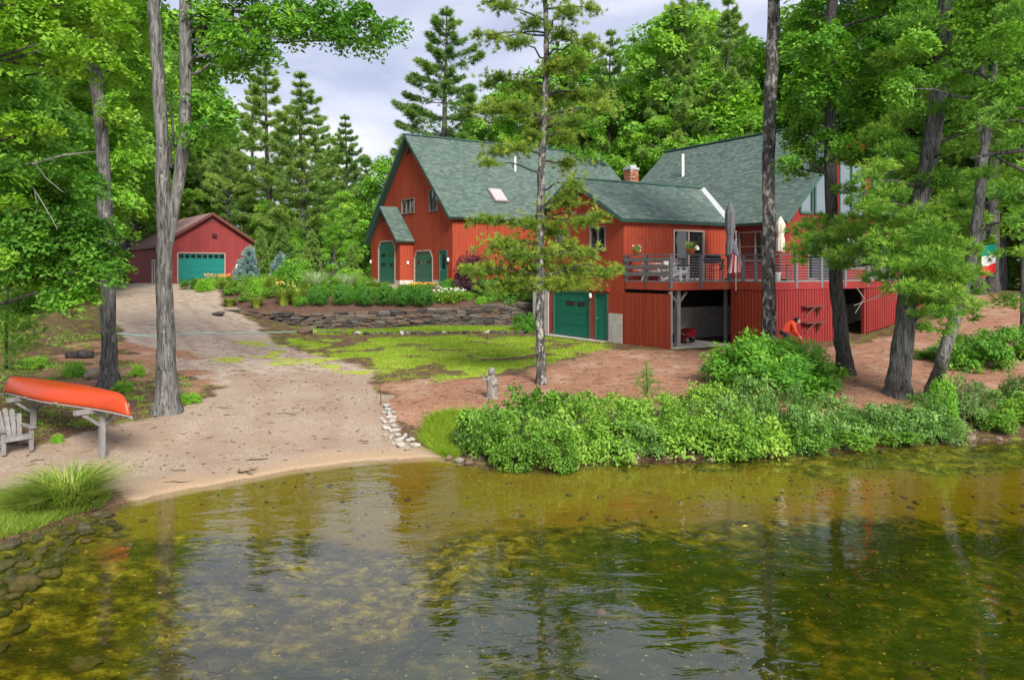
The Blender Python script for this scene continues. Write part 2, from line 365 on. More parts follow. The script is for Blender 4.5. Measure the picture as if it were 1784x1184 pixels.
# ------------------------------------------------------------------ ground height
SHX = np.array([-200, -60, -30, -12, -9.5, -8.6, -7.86, -7.16, -6.9, -6.4, -5.6, -4.5, -3.2, -1.7, -1.16, -.39, .70, 2.36, 4.57, 6.7, 9.85, 12.6, 20, 40, 200])
SHY = np.array([-40, -10, 3, 8.2, 10.0, 10.7, 11.5, 13.1, 13.5, 14.1, 14.76, 15.7, 16.4, 16.7, 16.45, 15.85, 15.7, 16.3, 16.6, 17.1, 18.1, 18.3, 20, 24, 40])
def shore_d(x, y): 
    ys = np.interp(x, SHX, SHY); sl = np.abs(np.interp(x+.3, SHX, SHY)-np.interp(x-.3, SHX, SHY))/.6
    return (y-ys)/np.sqrt(1+sl*sl)
GC = [(-10.2,15.5,.45),(-8.66,18.7,.6),(-11.2,20.7,.95),(-6.15,20.4,.55),(-3.9,17.6,.22),(-3.6,20.4,.55),(-2.3,17.1,.12),(-1.4,20.2,.6),(-.6,21.08,.6),(.88,22.4,.75),
 (-5.8,25.7,.8),(-9.6,25.3,.88),(-5.1,34.6,.96),(1.8,34.1,1.0),(4.8,32,1.0),(6.3,29.6,1.0),(-9.6,37.8,1.0),(.24,38.0,1.0),(-13,37.5,1.55),(-14.8,39.6,1.9),(-15,32.5,1.8),(-13,30.9,1.35),
 (-24,48.8,3.0),(-18.5,39.7,2.15),(-20,44,2.6),(-19.8,32.5,2.0),(-15.5,24.8,1.35),(-28,60,3.0),(-20,60,3.0),(-10,50,3.15),(-5,60,3.2),(-40,75,3.1),(-14,19,.95),(-22,22,1.6),(-35,30,2.4),(-12.5,14,.5),
 (12.3,24.6,.95),(10.8,21,.7),(20,33,1.88),(23,38,2.65),(28,42,2.9),(6.5,25,.88),(3.8,23.9,.82),(10,30,1.0),(14,33.2,1.2),(16,34.5,1.4),(16,24,1.0),(20,26,1.2),(30,30,1.8),(8,40,1.2),(15,45,2.5),(28,55,2.6),(0,75,3.2),(30,80,2.8),
 (60,60,3),(-70,60,3.2),(-60,40,2.8),(60,40,2.4),(0,120,3.6),(80,120,3.4),(-80,120,3.6),(5,19,.45),(9,20.3,.55),(14,20.5,.55),(0,18.5,.4),(-7,17,.3)]
_gc = np.array(GC); _P = _gc[:, :2]/20.0; _n = len(_P)
def _tps(r2): return np.where(r2 > 1e-12, r2*np.log(r2+1e-12), 0)
_A = np.zeros((_n+3, _n+3)); _A[:_n, :_n] = _tps(((_P[:, None]-_P[None])**2).sum(-1)) + np.eye(_n)*0.004
_A[:_n, _n] = 1; _A[:_n, _n+1:] = _P; _A[_n, :_n] = 1; _A[_n+1:, :_n] = _P.T
_W = np.linalg.solve(_A, np.concatenate([_gc[:, 2], np.zeros(3)]))
def rbf(x, y):
    x = np.asarray(x, float); sh = x.shape; q = np.stack([np.clip(x.ravel(), -90, 90), np.clip(np.asarray(y, float).ravel(), 0, 125)], -1)/20.0
    r = np.zeros(len(q))
    for s in range(0, len(q), 20000):
        k = q[s:s+20000]; r[s:s+20000] = _tps(((k[:, None]-_P[None])**2).sum(-1)) @ _W[:_n] + _W[_n] + k @ _W[_n+1:]
    return r.reshape(sh)
# the dry-stone wall: face line on plan, foot and top heights
RWX = np.array([-15.6, -13.2, -11.2, -9.4, -7.2, -4.8, -2.4, 0.0, 1.5]); RWY = np.array([40.2, 38.9, 38.3, 38.2, 38.7, 39.3, 39.6, 39.6, 39.3])
RWT = np.array([1.98, 1.96, 1.94, 1.95, 2.0, 2.08, 2.2, 2.36, 2.42])
def bedmask(x, y):
    yw = np.interp(x, RWX, RWY); a, b = hl(x, y)
    m = ((x <= 1.6) & (y > yw+0.22) & ((a < 0) | (b > 6.8))) | ((x > 1.6) & (b > 6.8))
    return m
def ground(x, y):
    x = np.asarray(x, float); y = np.asarray(y, float)
    d = shore_d(x, y); z = rbf(x, y)
    land = 0.07*np.clip(d, 0, 3) + 0.02
    k = sstep(0.2, 3.5, d); zl = land*(1-k) + np.maximum(z, 0.15)*k
    zl = zl + (fbm(x*.9, y*.9, 3)-.47)*0.10*sstep(.5, 4, d) + (fbm(x*5, y*5, 9, 2)-.37)*0.03*sstep(.2, 1, d)
    yw = np.interp(x, RWX, RWY); bed = np.minimum(np.interp(x, RWX, RWT)-.06 + np.clip(y-yw-.2, 0, 20)*.21, 3.2)
    bed = bed + (fbm(x*.8, y*.8, 5)-.47)*.18*sstep(0, 2, y-yw)
    fade = sstep(-18.2, -15.2, x - np.clip(y-40, 0, 12)*-.28) * (1-sstep(52, 60, y))
    zl = np.where(bedmask(x, y), np.maximum(zl, zl*(1-fade)+np.maximum(bed, zl)*fade), zl)
    dep = -d; zu = -(0.03 + 0.085*np.minimum(dep, 6) + 0.05*np.clip(dep-6, 0, 12)) - .03*np.clip(dep, 0, 1)
    zu = np.maximum(zu, -1.5) + (fbm(x*.7, y*.7, 21)-.47)*.22*sstep(.3, 3, dep) + (fbm(x*3, y*3, 22, 3)-.43)*.07*sstep(.2, 1.5, dep)
    return np.where(d > 0, zl, np.minimum(zu, -0.02*np.clip(dep, 0, 1)))
def gz(x, y): return float(ground(np.array([x]), np.array([y]))[0])
def on_ground(px, py):
    t = np.linspace(7, 130, 2500); x = (px-CX)*t/F; z = EYE+(HY-py)*t/F; g = ground(x, t)
    i = np.argmax(z < g); i = i if z[i] < g[i] else len(t)-1
    return np.array([x[i], t[i], g[i]])

def inpoly(x, y, poly):
    r = np.zeros(x.shape, bool); p = np.asarray(poly); n = len(p); j = n-1
    for i in range(n):
        xi, yi = p[i]; xj, yj = p[j]
        c = ((yi > y) != (yj > y)) & (x < (xj-xi)*(y-yi)/(yj-yi+1e-12)+xi); r ^= c; j = i
    return r
def polyd(x, y, pts):
    d = np.full(x.shape, 1e9); p = np.asarray(pts)
    for (x0, y0), (x1, y1) in zip(p[:-1], p[1:]):
        dx, dy = x1-x0, y1-y0; t = np.clip(((x-x0)*dx+(y-y0)*dy)/(dx*dx+dy*dy+1e-12), 0, 1)
        d = np.minimum(d, np.hypot(x-x0-t*dx, y-y0-t*dy))
    return d
def pxpoly(l): return [tuple(on_ground(px, py)[:2]) for px, py in l]
SAND = [(-9.2,13.75),(-14,13.7)]+[(-14.5,14.2),(-11,15.1)]+pxpoly([(100,765),(200,738),(300,722),(370,690),(420,645),(560,650),(655,648),(663,700),(690,745),(730,782)])+[(-1.2,16.6),(-1.0,12),(-6.2,12),(-6.75,13.7)]
LAWN = pxpoly([(330,625),(420,600),(530,588),(700,588),(930,586),(1000,592),(1060,606),(960,632),(880,650),(760,662),(640,655),(540,645),(420,635)])
STRIP = [(-11.0,37.6),(-9.6,38.1),(-7.2,38.6),(-4.8,39.2),(-2.4,39.5),(.9,39.3),(1.2,37.6),(-5,37.2),(-9.5,36.9)]
NEEDLE = pxpoly([(880,652),(960,634),(1060,608),(1200,612),(1300,608),(1500,600),(1560,585),(1690,530)])+[(24,39.5),(34,40),(30,28),(18,21.5),(8,18.8),(0,17.6)]+pxpoly([(760,740),(700,735),(668,700),(662,655),(760,664)])
NEEDLE2 = pxpoly([(240,600),(330,605),(380,660),(330,690),(120,690),(60,640),(150,590)])
DRIVE = [(-7.5,24.5),(-10.5,27.5),(-13.2,31.5),(-16.2,36.5),(-19.5,42),(-22.5,49),(-24.5,56),(-27,64)]
DRIVEW = 2.6
LINES = [(-24,58),(-14,55),(-8.5,51),(-6.2,47.5)]
def soft(x, y, poly, wn=1.0, s=31):
    ox = (fbm(x*.9, y*.9, s)-.47)*2.2*wn; oy = (fbm(x*.9, y*.9, s+5)-.47)*2.2*wn
    acc = 0
    for dx, dy in ((0,0),(.35,0),(-.35,0),(0,.35),(0,-.35),(.7,.5),(-.7,-.5)): acc = acc + inpoly(x+ox+dx*wn, y+oy+dy*wn, poly)
    return acc/7.0
def masks(x, y):
    d = shore_d(x, y)
    sand = np.maximum(soft(x, y, SAND, .7), 0)
    n1 = fbm(x*1.1, y*1.1, 61)
    lawn = soft(x, y, LAWN, .9, 41)*np.clip(.20+.72*sstep(-11, -1, x)+ (n1-.47)*4.6, 0, 1)
    lawn = np.maximum(lawn, soft(x, y, STRIP, .25, 47))
    needle = np.maximum(soft(x, y, NEEDLE, .8, 51), soft(x, y, NEEDLE2, .8, 53)*np.clip(.4+(n1-.4)*3, 0, 1))
    dd = polyd(x, y, DRIVE) + (fbm(x*.6, y*.6, 71)-.47)*1.6
    dr = 1-sstep(DRIVEW-.6, DRIVEW+.9, dd - .06*np.clip(y-30, 0, 40))
    pad = 1-sstep(2.8, 4.2, polyd(x, y, LINES))
    gravel = np.maximum(dr, pad)
    mulch = (bedmask(x, y) & (x > -18.5+np.clip(y-40, 0, 10)*.05) & (y < 47.5)).astype(float)*(1-pad)*(1-sstep(-1, 1, DRIVEW+.2-dd)*0.9)
    wet = 1-sstep(.05, 1.0, d + (fbm(x*1.2, y*1.2, 81)-.47)*1.1)
    return sand, lawn, needle, gravel, mulch, wet, d

# ------------------------------------------------------------------ ground sheet
def axis(segs):
    r = []
    for a, b, s in segs: r.append(np.arange(a, b, s))
    r = np.concatenate(r); return r
gx = np.concatenate([-np.geomspace(400, 42, 16), np.arange(-40, -18, .6), np.arange(-18, 16, .12), np.arange(16, 42, .45), np.geomspace(42, 400, 16)])
gy = np.concatenate([[-300, -150, -80, -40, -20, -8, -2, 2], np.arange(4, 7, .4), np.arange(7, 42, .12), np.arange(42, 70, .5), np.geomspace(70, 600, 26)])
X, Y = np.meshgrid(gx, gy)
Z = ground(X, Y)
nx, ny = len(gx), len(gy)
I = (np.arange(ny-1)[:, None]*nx + np.arange(nx-1)[None, :]).ravel()
g = Geo(); g.add(np.stack([X, Y, Z], -1).reshape(-1, 3), np.stack([I, I+1, I+nx+1, I+nx], -1))
sa, la, ne, gr, mu, we, sd = masks(X.ravel(), Y.ravel())

def groundmat():
    m, nt, n, o = mk('ground')
    m1 = n.new('ShaderNodeAttribute'); m1.attribute_name = 'mask_a'; m2 = n.new('ShaderNodeAttribute'); m2.attribute_name = 'mask_b'
    s1 = n.new('ShaderNodeSeparateColor'); L(nt, m1.outputs['Color'], s1.inputs[0]); s2 = n.new('ShaderNodeSeparateColor'); L(nt, m2.outputs['Color'], s2.inputs[0])
    fine = noise(nt, 22, 6, 0.68); mid = noise(nt, 2.3, 6, 0.62); big = noise(nt, 0.5, 4, 0.6)
    streak = noise(nt, 2.4, 8, 0.72, stretch=(1.0, 1.9, 1.0), dist=1.2)
    vf = noise(nt, 60, 3, 0.7)
    def br(fac, gain=3.0, c=.5): return mth(nt, 'ADD', mth(nt, 'MULTIPLY', mth(nt, 'SUBTRACT', fac, c), gain), c, True)
    # forest floor: brown litter with moss
    c = ramp(nt, br(fine), [(0.1, (0.035, 0.019, 0.012)), (0.5, (0.11, 0.062, 0.036)), (0.9, (0.22, 0.15, 0.09))])
    moss = ramp(nt, fine, [(0.3, (0.06, 0.085, 0.012)), (0.7, (0.24, 0.26, 0.035))])
    c = mixc(nt, ramp(nt, mid, [(0.52, (0,)*3), (0.60, (1,)*3)]), c, moss)
    def over(c, mask, col, w1=0.9, nz=None):
        k = mth(nt, 'ADD', mask, mth(nt, 'MULTIPLY', mth(nt, 'SUBTRACT', nz if nz is not None else fine, 0.5), w1))
        k = ramp(nt, mth(nt, 'MULTIPLY', k, ramp(nt, mask, [(0.0, (0,)*3), (0.08, (1,)*3)])), [(0.38, (0,)*3), (0.62, (1,)*3)])
        return mixc(nt, k, c, col)
    gravel = ramp(nt, br(vf, 2.2), [(0.1, (0.21, 0.165, 0.13)), (0.5, (0.42, 0.335, 0.265)), (0.9, (0.60, 0.50, 0.41))])
    gravel = mixc(nt, ramp(nt, mid, [(0.47, (0,)*3), (0.68, (0.8,)*3)]), gravel, (0.24, 0.165, 0.12))
    gravel = mixc(nt, ramp(nt, streak, [(0.56, (0,)*3), (0.66, (0.6,)*3)]), gravel, (0.16, 0.10, 0.07))
    trk = n.new('ShaderNodeAttribute'); trk.attribute_name = 'tracks'
    gravel = mixc(nt, mth(nt, 'MULTIPLY', trk.outputs['Fac'], ramp(nt, mid, [(0.35, (.15,)*3), (0.6, (.75,)*3)])), gravel, (0.27, 0.19, 0.14))
    c = over(c, s2.outputs[0], gravel, 0.5)
    needle = ramp(nt, br(fine, 1.9), [(0.1, (0.13, 0.060, 0.034)), (0.45, (0.29, 0.145, 0.088)), (0.75, (0.40, 0.225, 0.145)), (0.95, (0.48, 0.34, 0.25))])
    needle = mixc(nt, ramp(nt, noise(nt, 0.8, 6, .68), [(0.50, (0,)*3), (0.66, (0.7,)*3)]), needle, (0.44, 0.31, 0.22))
    needle = mixc(nt, ramp(nt, noise(nt, 3.0, 7, .72, stretch=(.8, 1.3, 1)), [(0.53, (0,)*3), (0.61, (0.8,)*3)]), needle, (0.15, 0.078, 0.05))
    c = over(c, s1.outputs[2], needle, 0.7)
    sand = ramp(nt, br(fine, 2.4), [(0.05, (0.19, 0.14, 0.10)), (0.4, (0.35, 0.272, 0.205)), (0.9, (0.49, 0.40, 0.315))])
    sand = mixc(nt, ramp(nt, streak, [(0.58, (0,)*3), (0.68, (0.65,)*3)]), sand, (0.24, 0.15, 0.10))
    sand = mixc(nt, ramp(nt, big, [(0.44, (0,)*3), (0.60, (0.65,)*3)]), sand, (0.31, 0.215, 0.155))
    sand = mixc(nt, ramp(nt, vf, [(0.35, (0.6,)*3), (0.5, (0,)*3)]), sand, (0.17, 0.12, 0.085))
    sand = mixc(nt, ramp(nt, noise(nt, 9, 5, .7), [(0.60, (0,)*3), (0.68, (0.7,)*3)]), sand, (0.13, 0.085, 0.06))
    sand = mixc(nt, mth(nt, 'MULTIPLY', trk.outputs['Fac'], ramp(nt, mid, [(0.35, (.1,)*3), (0.6, (.8,)*3)])), sand, (0.29, 0.195, 0.14))
    c = over(c, s1.outputs[0], sand, 0.6, streak)
    lawn = ramp(nt, br(fine), [(0.1, (0.18, 0.21, 0.03)), (0.5, (0.33, 0.39, 0.05)), (0.9, (0.46, 0.50, 0.11))])
    lawn = mixc(nt, ramp(nt, mid, [(0.3, (.55,)*3), (0.5, (0,)*3)]), lawn, (0.33, 0.29, 0.10))
    c = over(c, s1.outputs[1], lawn, 1.5, noise(nt, 1.5, 6, .66, stretch=(.6, 1.5, 1)))
    mulch = ramp(nt, br(fine), [(0.1, (0.035, 0.018, 0.014)), (0.5, (0.115, 0.062, 0.045)), (0.95, (0.22, 0.14, 0.10))])
    c = over(c, s2.outputs[1], mulch, 0.4)
    # wet strand and lake bed
    wets = ramp(nt, fine, [(0.3, (0.36, 0.25, 0.155)), (0.7, (0.47, 0.34, 0.22))])
    c = mixc(nt, mth(nt, 'MULTIPLY', s2.outputs[2], s1.outputs[0]), c, wets)
    ad = attr(nt, 'depth')
    bm = n.new('ShaderNodeAttribute'); bm.attribute_name = 'bed'; sb = n.new('ShaderNodeSeparateColor'); L(nt, bm.outputs['Color'], sb.inputs[0])
    peb = noise(nt, 3.6, 8, 0.74, stretch=(1, 1.25, 1)); pat = noise(nt, 0.75, 6, 0.66, stretch=(.7, 1.3, 1))
    bed = ramp(nt, br(peb, 2.4), [(0.10, (0.015, 0.015, 0.003)), (0.40, (0.08, 0.074, 0.008)), (0.64, (0.22, 0.19, 0.02)), (0.90, (0.42, 0.36, 0.07))])
    bed = mixc(nt, ramp(nt, pat, [(0.46, (0,)*3), (0.60, (0.85,)*3)]), bed, (0.035, 0.034, 0.007))
    weed = ramp(nt, peb, [(0.36, (0.018, 0.03, 0.004)), (0.50, (0.05, 0.07, 0.008)), (0.66, (0.19, 0.165, 0.025))])
    weed = mixc(nt, ramp(nt, pat, [(0.44, (0,)*3), (0.56, (0.85,)*3)]), weed, (0.020, 0.040, 0.005))
    def kk(m_, w1): return ramp(nt, mth(nt, 'ADD', m_, mth(nt, 'MULTIPLY', mth(nt, 'SUBTRACT', pat, 0.5), w1)), [(0.2, (0,)*3), (0.8, (1,)*3)])
    bed = mixc(nt, kk(sb.outputs[1], 1.6), bed, weed)
    sandy = ramp(nt, fine, [(0.3, (0.185, 0.140, 0.014)), (0.7, (0.25, 0.19, 0.025))])
    sandy = mixc(nt, ramp(nt, peb, [(0.55, (0,)*3), (0.66, (.55,)*3)]), sandy, (0.085, 0.062, 0.014))
    bed = mixc(nt, kk(sb.outputs[0], 1.9), bed, sandy)
    bed = mixc(nt, ramp(nt, noise(nt, 14, 3, 0.6), [(0.66, (0,)*3), (0.72, (0.7,)*3)]), bed, (0.72, 0.60, 0.28))
    c = mixc(nt, ramp(nt, ad, [(0.0, (0,)*3), (0.04, (1,)*3)]), c, bed)
    h = mth(nt, 'ADD', mth(nt, 'MULTIPLY', fine, 0.6), mth(nt, 'ADD', mth(nt, 'MULTIPLY', vf, 0.3), streak))
    rough = mixc(nt, s2.outputs[2], (0.95,)*3, (0.55,)*3)
    principled(nt, n, o, c, 0.92, 0.15, 0, h, 0.5, 0.05); return m
M['ground'] = groundmat()
gr_o = g.build('ground', M['ground'], smooth=True); tag(gr_o, kind='structure')
def vcol(me, name, r, g_, b):
    a = me.color_attributes.new(name, 'FLOAT_COLOR', 'POINT'); a.data.foreach_set('color', np.stack([r, g_, b, np.ones_like(r)], -1).ravel())
def wpoly(l): return [tuple(gp(px, py, -.1)[:2]) for px, py in l]
BS = wpoly([(150,880),(300,850),(420,832),(640,795),(760,790),(900,822),(1100,812),(1300,822),(1784,806),(1900,800),(1900,868),(1784,872),(1300,884),(980,892),(840,905),(720,920),(560,925),(330,935),(220,930)])
BW = wpoly([(640,1030),(820,950),(930,905),(1300,895),(1784,885),(2000,880),(2000,1200),(560,1200),(540,1120)])
_x, _y = X.ravel(), Y.ravel()
vcol(gr_o.data, 'bed', soft(_x, _y, BS, .9, 131), soft(_x, _y, BW, 1.5, 137), np.zeros_like(_x))
vcol(gr_o.data, 'mask_a', sa, la, ne); vcol(gr_o.data, 'mask_b', gr, mu, we)
TRK = [(-5.0,17.6),(-5.6,20),(-6.6,22.5),(-8.4,25.5),(-10.8,28),(-13.2,31.5),(-16.2,36.5),(-19.5,42),(-22.5,49)]
_td = polyd(_x, _y, TRK)+(fbm(_x*1.3, _y*1.3, 141)-.47)*.5
_t = gr_o.data.attributes.new('tracks', 'FLOAT', 'POINT'); _t.data.foreach_set('value', np.exp(-((_td-.85)/.22)**2)+.5*np.exp(-((_td-2.2)/.25)**2))
_a = gr_o.data.attributes.new('depth', 'FLOAT', 'POINT'); _a.data.foreach_set('value', np.clip((-sd-.14)/3.0, 0, 1))

# ------------------------------------------------------------------ lake: one closed body, clear amber water, rippled surface
def watermat():
    m, nt, n, o = mk('lake_water')
    tcn = n.new('ShaderNodeTexCoord')
    a = noise(nt, 1.5, 3, 0.55, vec=tcn.outputs['Object'], stretch=(0.75, 1.7, 1), dist=0.5)
    b = noise(nt, 6.0, 3, 0.55, vec=tcn.outputs['Object'], stretch=(0.7, 1.6, 1), dist=0.4)
    c = noise(nt, 0.35, 2, 0.5, vec=tcn.outputs['Object'])
    amp = ramp(nt, c, [(0.42, (0.12,)*3), (0.62, (1,)*3)])
    h = mth(nt, 'ADD', a, mth(nt, 'MULTIPLY', mth(nt, 'MULTIPLY', b, 0.16), amp))
    bp = n.new('ShaderNodeBump'); bp.inputs['Strength'].default_value = 0.075; bp.inputs['Distance'].default_value = 0.15; L(nt, h, bp.inputs['Height'])
    gm = n.new('ShaderNodeNewGeometry'); dt = n.new('ShaderNodeVectorMath'); dt.operation = 'DOT_PRODUCT'; L(nt, bp.outputs[0], dt.inputs[0]); L(nt, gm.outputs['Incoming'], dt.inputs[1])
    # Schlick's law, the same from both sides of the surface (no refraction, so no total reflection)
    fres = mth(nt, 'ADD', mth(nt, 'MULTIPLY', mth(nt, 'POWER', mth(nt, 'SUBTRACT', 1.0, mth(nt, 'ABSOLUTE', dt.outputs['Value']), True), 5.0), 0.88), 0.14, True)
    gl = n.new('ShaderNodeBsdfGlossy'); gl.inputs['Roughness'].default_value = 0.0; L(nt, bp.outputs[0], gl.inputs['Normal'])
    tr = n.new('ShaderNodeBsdfTransparent')
    ms = n.new('ShaderNodeMixShader'); L(nt, fres, ms.inputs[0]); L(nt, tr.outputs[0], ms.inputs[1]); L(nt, gl.outputs[0], ms.inputs[2])
    L(nt, ms.outputs[0], o.inputs['Surface'])
    va = n.new('ShaderNodeVolumeAbsorption'); va.inputs['Color'].default_value = (0.79, 0.745, 0.02, 1); va.inputs['Density'].default_value = 0.85
    L(nt, va.outputs[0], o.inputs['Volume']); return m
M['water'] = watermat()
g = Geo(); g.box((-380, -280, -5.0), (380, 60, 0.0))
tag(g.build('water', M['water']), kind='structure')
# ------------------------------------------------------------------ building helpers (local frames)
class Plane:
    """a wall plane in a building's own frame: s runs along it, d out of it"""
    def __init__(s, p0, d, n): s.p0 = np.array([*p0, 0.0]); s.d = np.array([*d, 0.0]); s.n = np.array([*n, 0.0])
    def P(s, t, z, d=0.0): return s.p0 + s.d*t + s.n*d + np.array([0, 0, z])
def board_wall(pl, s0, s1, z0, top, openings=(), bw=0.2, gap=0.012, th=0.022, breaks=(), back=0.10):
    """vertical boards with open joints over a solid backing, cut round the openings"""
    g = Geo(); b = Geo(); topf = top if callable(top) else (lambda s: top); z0f = z0 if callable(z0) else (lambda s: z0)
    cuts = {round(s0, 4), round(s1, 4)}
    for o in openings: cuts |= {round(o[0], 4), round(o[1], 4)}
    for q in breaks: cuts.add(round(q, 4))
    k = math.floor(s0/bw)+1
    edges = []
    while k*bw < s1-1e-4: edges.append(round(k*bw, 4)); k += 1
    allc = sorted(c for c in cuts | set(edges) if s0-1e-6 <= c <= s1+1e-6); es = set(edges)
    vid = {}
    for a, c in zip(allc[:-1], allc[1:]):
        if c-a < 1e-4: continue
        mid = (a+c)/2; bi = math.floor(mid/bw); v = vid.setdefault(bi, random.random())
        iv = [(None, None)]; cutz = sorted((o[2], o[3]) for o in openings if o[0] < mid < o[1])
        lo = None; out = []
        for oz0, oz1 in cutz: out.append((lo, oz0)); lo = oz1
        out.append((lo, None))
        a2 = a+(gap/2 if a in es else 0); c2 = c-(gap/2 if c in es else 0)
        for zl, zh in out:
            for G, aa, cc, d0, d1 in ((g, a2, c2, 0.0, th), (b, a, c, -back, -0.004)):
                zla = z0f(aa) if zl is None else zl; zlc = z0f(cc) if zl is None else zl
                zha = topf(aa) if zh is None else zh; zhc = topf(cc) if zh is None else zh
                if zha-zla < 0.01 and zhc-zlc < 0.01: continue
                zha, zhc = max(zha, zla+.002), max(zhc, zlc+.002)
                p = [pl.P(aa, zla, d0), pl.P(cc, zlc, d0), pl.P(cc, zhc, d0), pl.P(aa, zha, d0)]
                G.prism(p, pl.n*(d1-d0), v)
    return g, b
def wall(parent, pl, s0, s1, z0, top, mat, openings=(), **k):
    g, b = board_wall(pl, s0, s1, z0, top, openings, **k)
    w_ = b.build('wall', mat, parent); s_ = g.build('siding', mat, w_); tag(s_, kind='stuff'); return w_
def shingles(eave0, eave1, ridge1, ridge0, exp=0.15, tab=0.27, lift=0.016):
    """courses of separate shingle tabs on one roof slope"""
    e0, e1, r1, r0 = [np.asarray(q, float) for q in (eave0, eave1, ridge1, ridge0)]
    Ls = np.linalg.norm(r0-e0); n = max(1, int(Ls/exp)); nn = np.cross(e1-e0, r0-e0); nn /= np.linalg.norm(nn)
    if nn[2] < 0: nn = -nn
    V = []; A = []
    for k in range(n):
        t0 = k/n; t1 = min(1.0, (k+1.25)/n)
        a0 = e0+(r0-e0)*t0; b0 = e1+(r1-e1)*t0; a1 = e0+(r0-e0)*t1; b1 = e1+(r1-e1)*t1
        W0 = np.linalg.norm(b0-a0); m = max(1, int(W0/tab)); off = (0.5*(k % 2)+RNG.random()*.3)
        ed = np.clip((np.arange(m+2)-off)/m, 0, 1)
        jit = RNG.random(m+1); lf = lift*(0.75+0.6*RNG.random(m+1)); dt = RNG.choice([0, 0, 0.25, .35], m+1)*exp*0.25/ max(Ls, .1)
        s0, s1 = ed[:-1], ed[1:]; ok = s1-s0 > 1e-4; s0, s1, jit, lf, dt = s0[ok], s1[ok], jit[ok], lf[ok], dt[ok]
        gapw = 0.012/max(W0, .1); s1 = s1-gapw
        up = (r0-e0)[None]*dt[:, None]
        p00 = a0+(b0-a0)*s0[:, None]+nn*lf[:, None]+up; p10 = a0+(b0-a0)*s1[:, None]+nn*lf[:, None]+up
        p01 = a1+(b1-a1)*s0[:, None]+nn*0.003; p11 = a1+(b1-a1)*s1[:, None]+nn*0.003
        q00 = p00-nn*(lf[:, None]+.002); q10 = p10-nn*(lf[:, None]+.002)
        V.append(np.stack([p00, p10, p11, p01, q00, q10], 1).reshape(-1, 3)); A.append(np.repeat(jit, 6))
    V = np.concatenate(V); A = np.concatenate(A); c = np.arange(len(V)//6)[:, None]*6
    return V, np.concatenate([c+np.array([[0, 1, 2, 3]]), c+np.array([[4, 5, 1, 0]])]), A
def roof_slope(parent, e0, e1, r1, r0, mat, th=0.16, shing=True, trim='green_trim'):
    e0, e1, r1, r0 = [np.asarray(q, float) for q in (e0, e1, r1, r0)]
    nn = np.cross(e1-e0, r0-e0); nn /= np.linalg.norm(nn); nn = nn if nn[2] > 0 else -nn
    g = Geo(); g.prism([e0, e1, r1, r0], -nn*th); r = g.build('roof', M[trim], parent)
    if shing:
        v, f, a = shingles(e0, e1, r1, r0); s = Geo(); s.add(v, f, a); tag(s.build('shingles', mat, r), kind='stuff')
    return r
def window(parent, pl, s0, s1, z0, z1, n=2, horiz=False, fw=0.07, glass='glass', frame='frame', d=0.03, name='window'):
    g = Geo()
    def b(a, c, zl, zh, d0, d1): g.obox(pl.P(a, zl, d0), pl.d*(c-a), pl.n*(d1-d0), (0, 0, zh-zl))
    b(s0-fw, s1+fw, z1, z1+fw, -.06, d+.03); b(s0-fw, s1+fw, z0-fw, z0, -.06, d+.05)
    b(s0-fw, s0, z0, z1, -.06, d+.03); b(s1, s1+fw, z0, z1, -.06, d+.03)
    for k in range(1, n): m = s0+(s1-s0)*k/n; b(m-.035, m+.035, z0, z1, -.055, d)
    f = g.build(name, M[frame], parent)
    for k in range(n):
        a = s0+(s1-s0)*k/n+(.035 if k else 0); c = s0+(s1-s0)*(k+1)/n-(.035 if k < n-1 else 0)
        p = Geo(); p.obox(pl.P(a, z0, -.05), pl.d*(c-a), pl.n*.02, (0, 0, z1-z0)); p.build('pane', M[glass], f)
        if horiz:
            q = Geo(); q.obox(pl.P(a, (z0+z1)/2-.02, -.028), pl.d*(c-a), pl.n*.03, (0, 0, .04)); q.build('glazing_bar', M[frame], f)
    return f
def door(parent, pl, s0, s1, z0, z1, mat='green_door', trim='frame', panels=0, clip=0.0, lites=(), d=-.05, knob=None, name='door', fw=.08):
    def poly(a, c, zl, zh, cl, dd):
        if cl <= 0: return [pl.P(a, zl, dd), pl.P(c, zl, dd), pl.P(c, zh, dd), pl.P(a, zh, dd)]
        return [pl.P(a, zl, dd), pl.P(c, zl, dd), pl.P(c, zh-cl, dd), pl.P(c-cl*.8, zh, dd), pl.P(a+cl*.8, zh, dd), pl.P(a, zh-cl, dd)]
    g = Geo(); N = max(1, panels)
    if panels:
        for k in range(N):
            zl = z0+(z1-z0)*k/N+.008; zh = z0+(z1-z0)*(k+1)/N-.008
            if clip and k == N-1: g.prism(poly(s0, s1, zl, zh, min(clip, zh-zl-.02), d), pl.n*.03)
            else: g.obox(pl.P(s0, zl, d), pl.d*(s1-s0), pl.n*.03, (0, 0, zh-zl))
        g.prism(poly(s0, s1, z0, z1, clip, d-.02), pl.n*.018)
    else: g.prism(poly(s0, s1, z0, z1, clip, d), pl.n*.04)
    o = g.build(name, M[mat], parent)
    t = Geo(); q = poly(s0, s1, z0, z1, clip, 0.0)
    for a, c in zip(q[1:], q[2:]+[q[0]]): t.bar(a+pl.n*.012, c+pl.n*.012, .09, fw, up=pl.n)
    t.build('door_frame', M[trim], o)
    for (a, c, zl, zh) in lites:
        l = Geo(); l.obox(pl.P(a, zl, d+.028), pl.d*(c-a), pl.n*.012, (0, 0, zh-zl)); l.build('pane', M['glass'], o)
    if knob is not None:
        k = Geo(); p = pl.P(knob, z0+.95, d+.04); k.lathe([(0, -.03), (.035, -.02), (.035, .02), (0, .03)], p, 8); k.build('handle', M['steel'], o)
    return o

# ================================================================== RED HOUSE
house = thing('red_house', 'large red timber house with green shingled gables and a raised deck', 'house', hw(0, 0, 0), HANG)
H = house
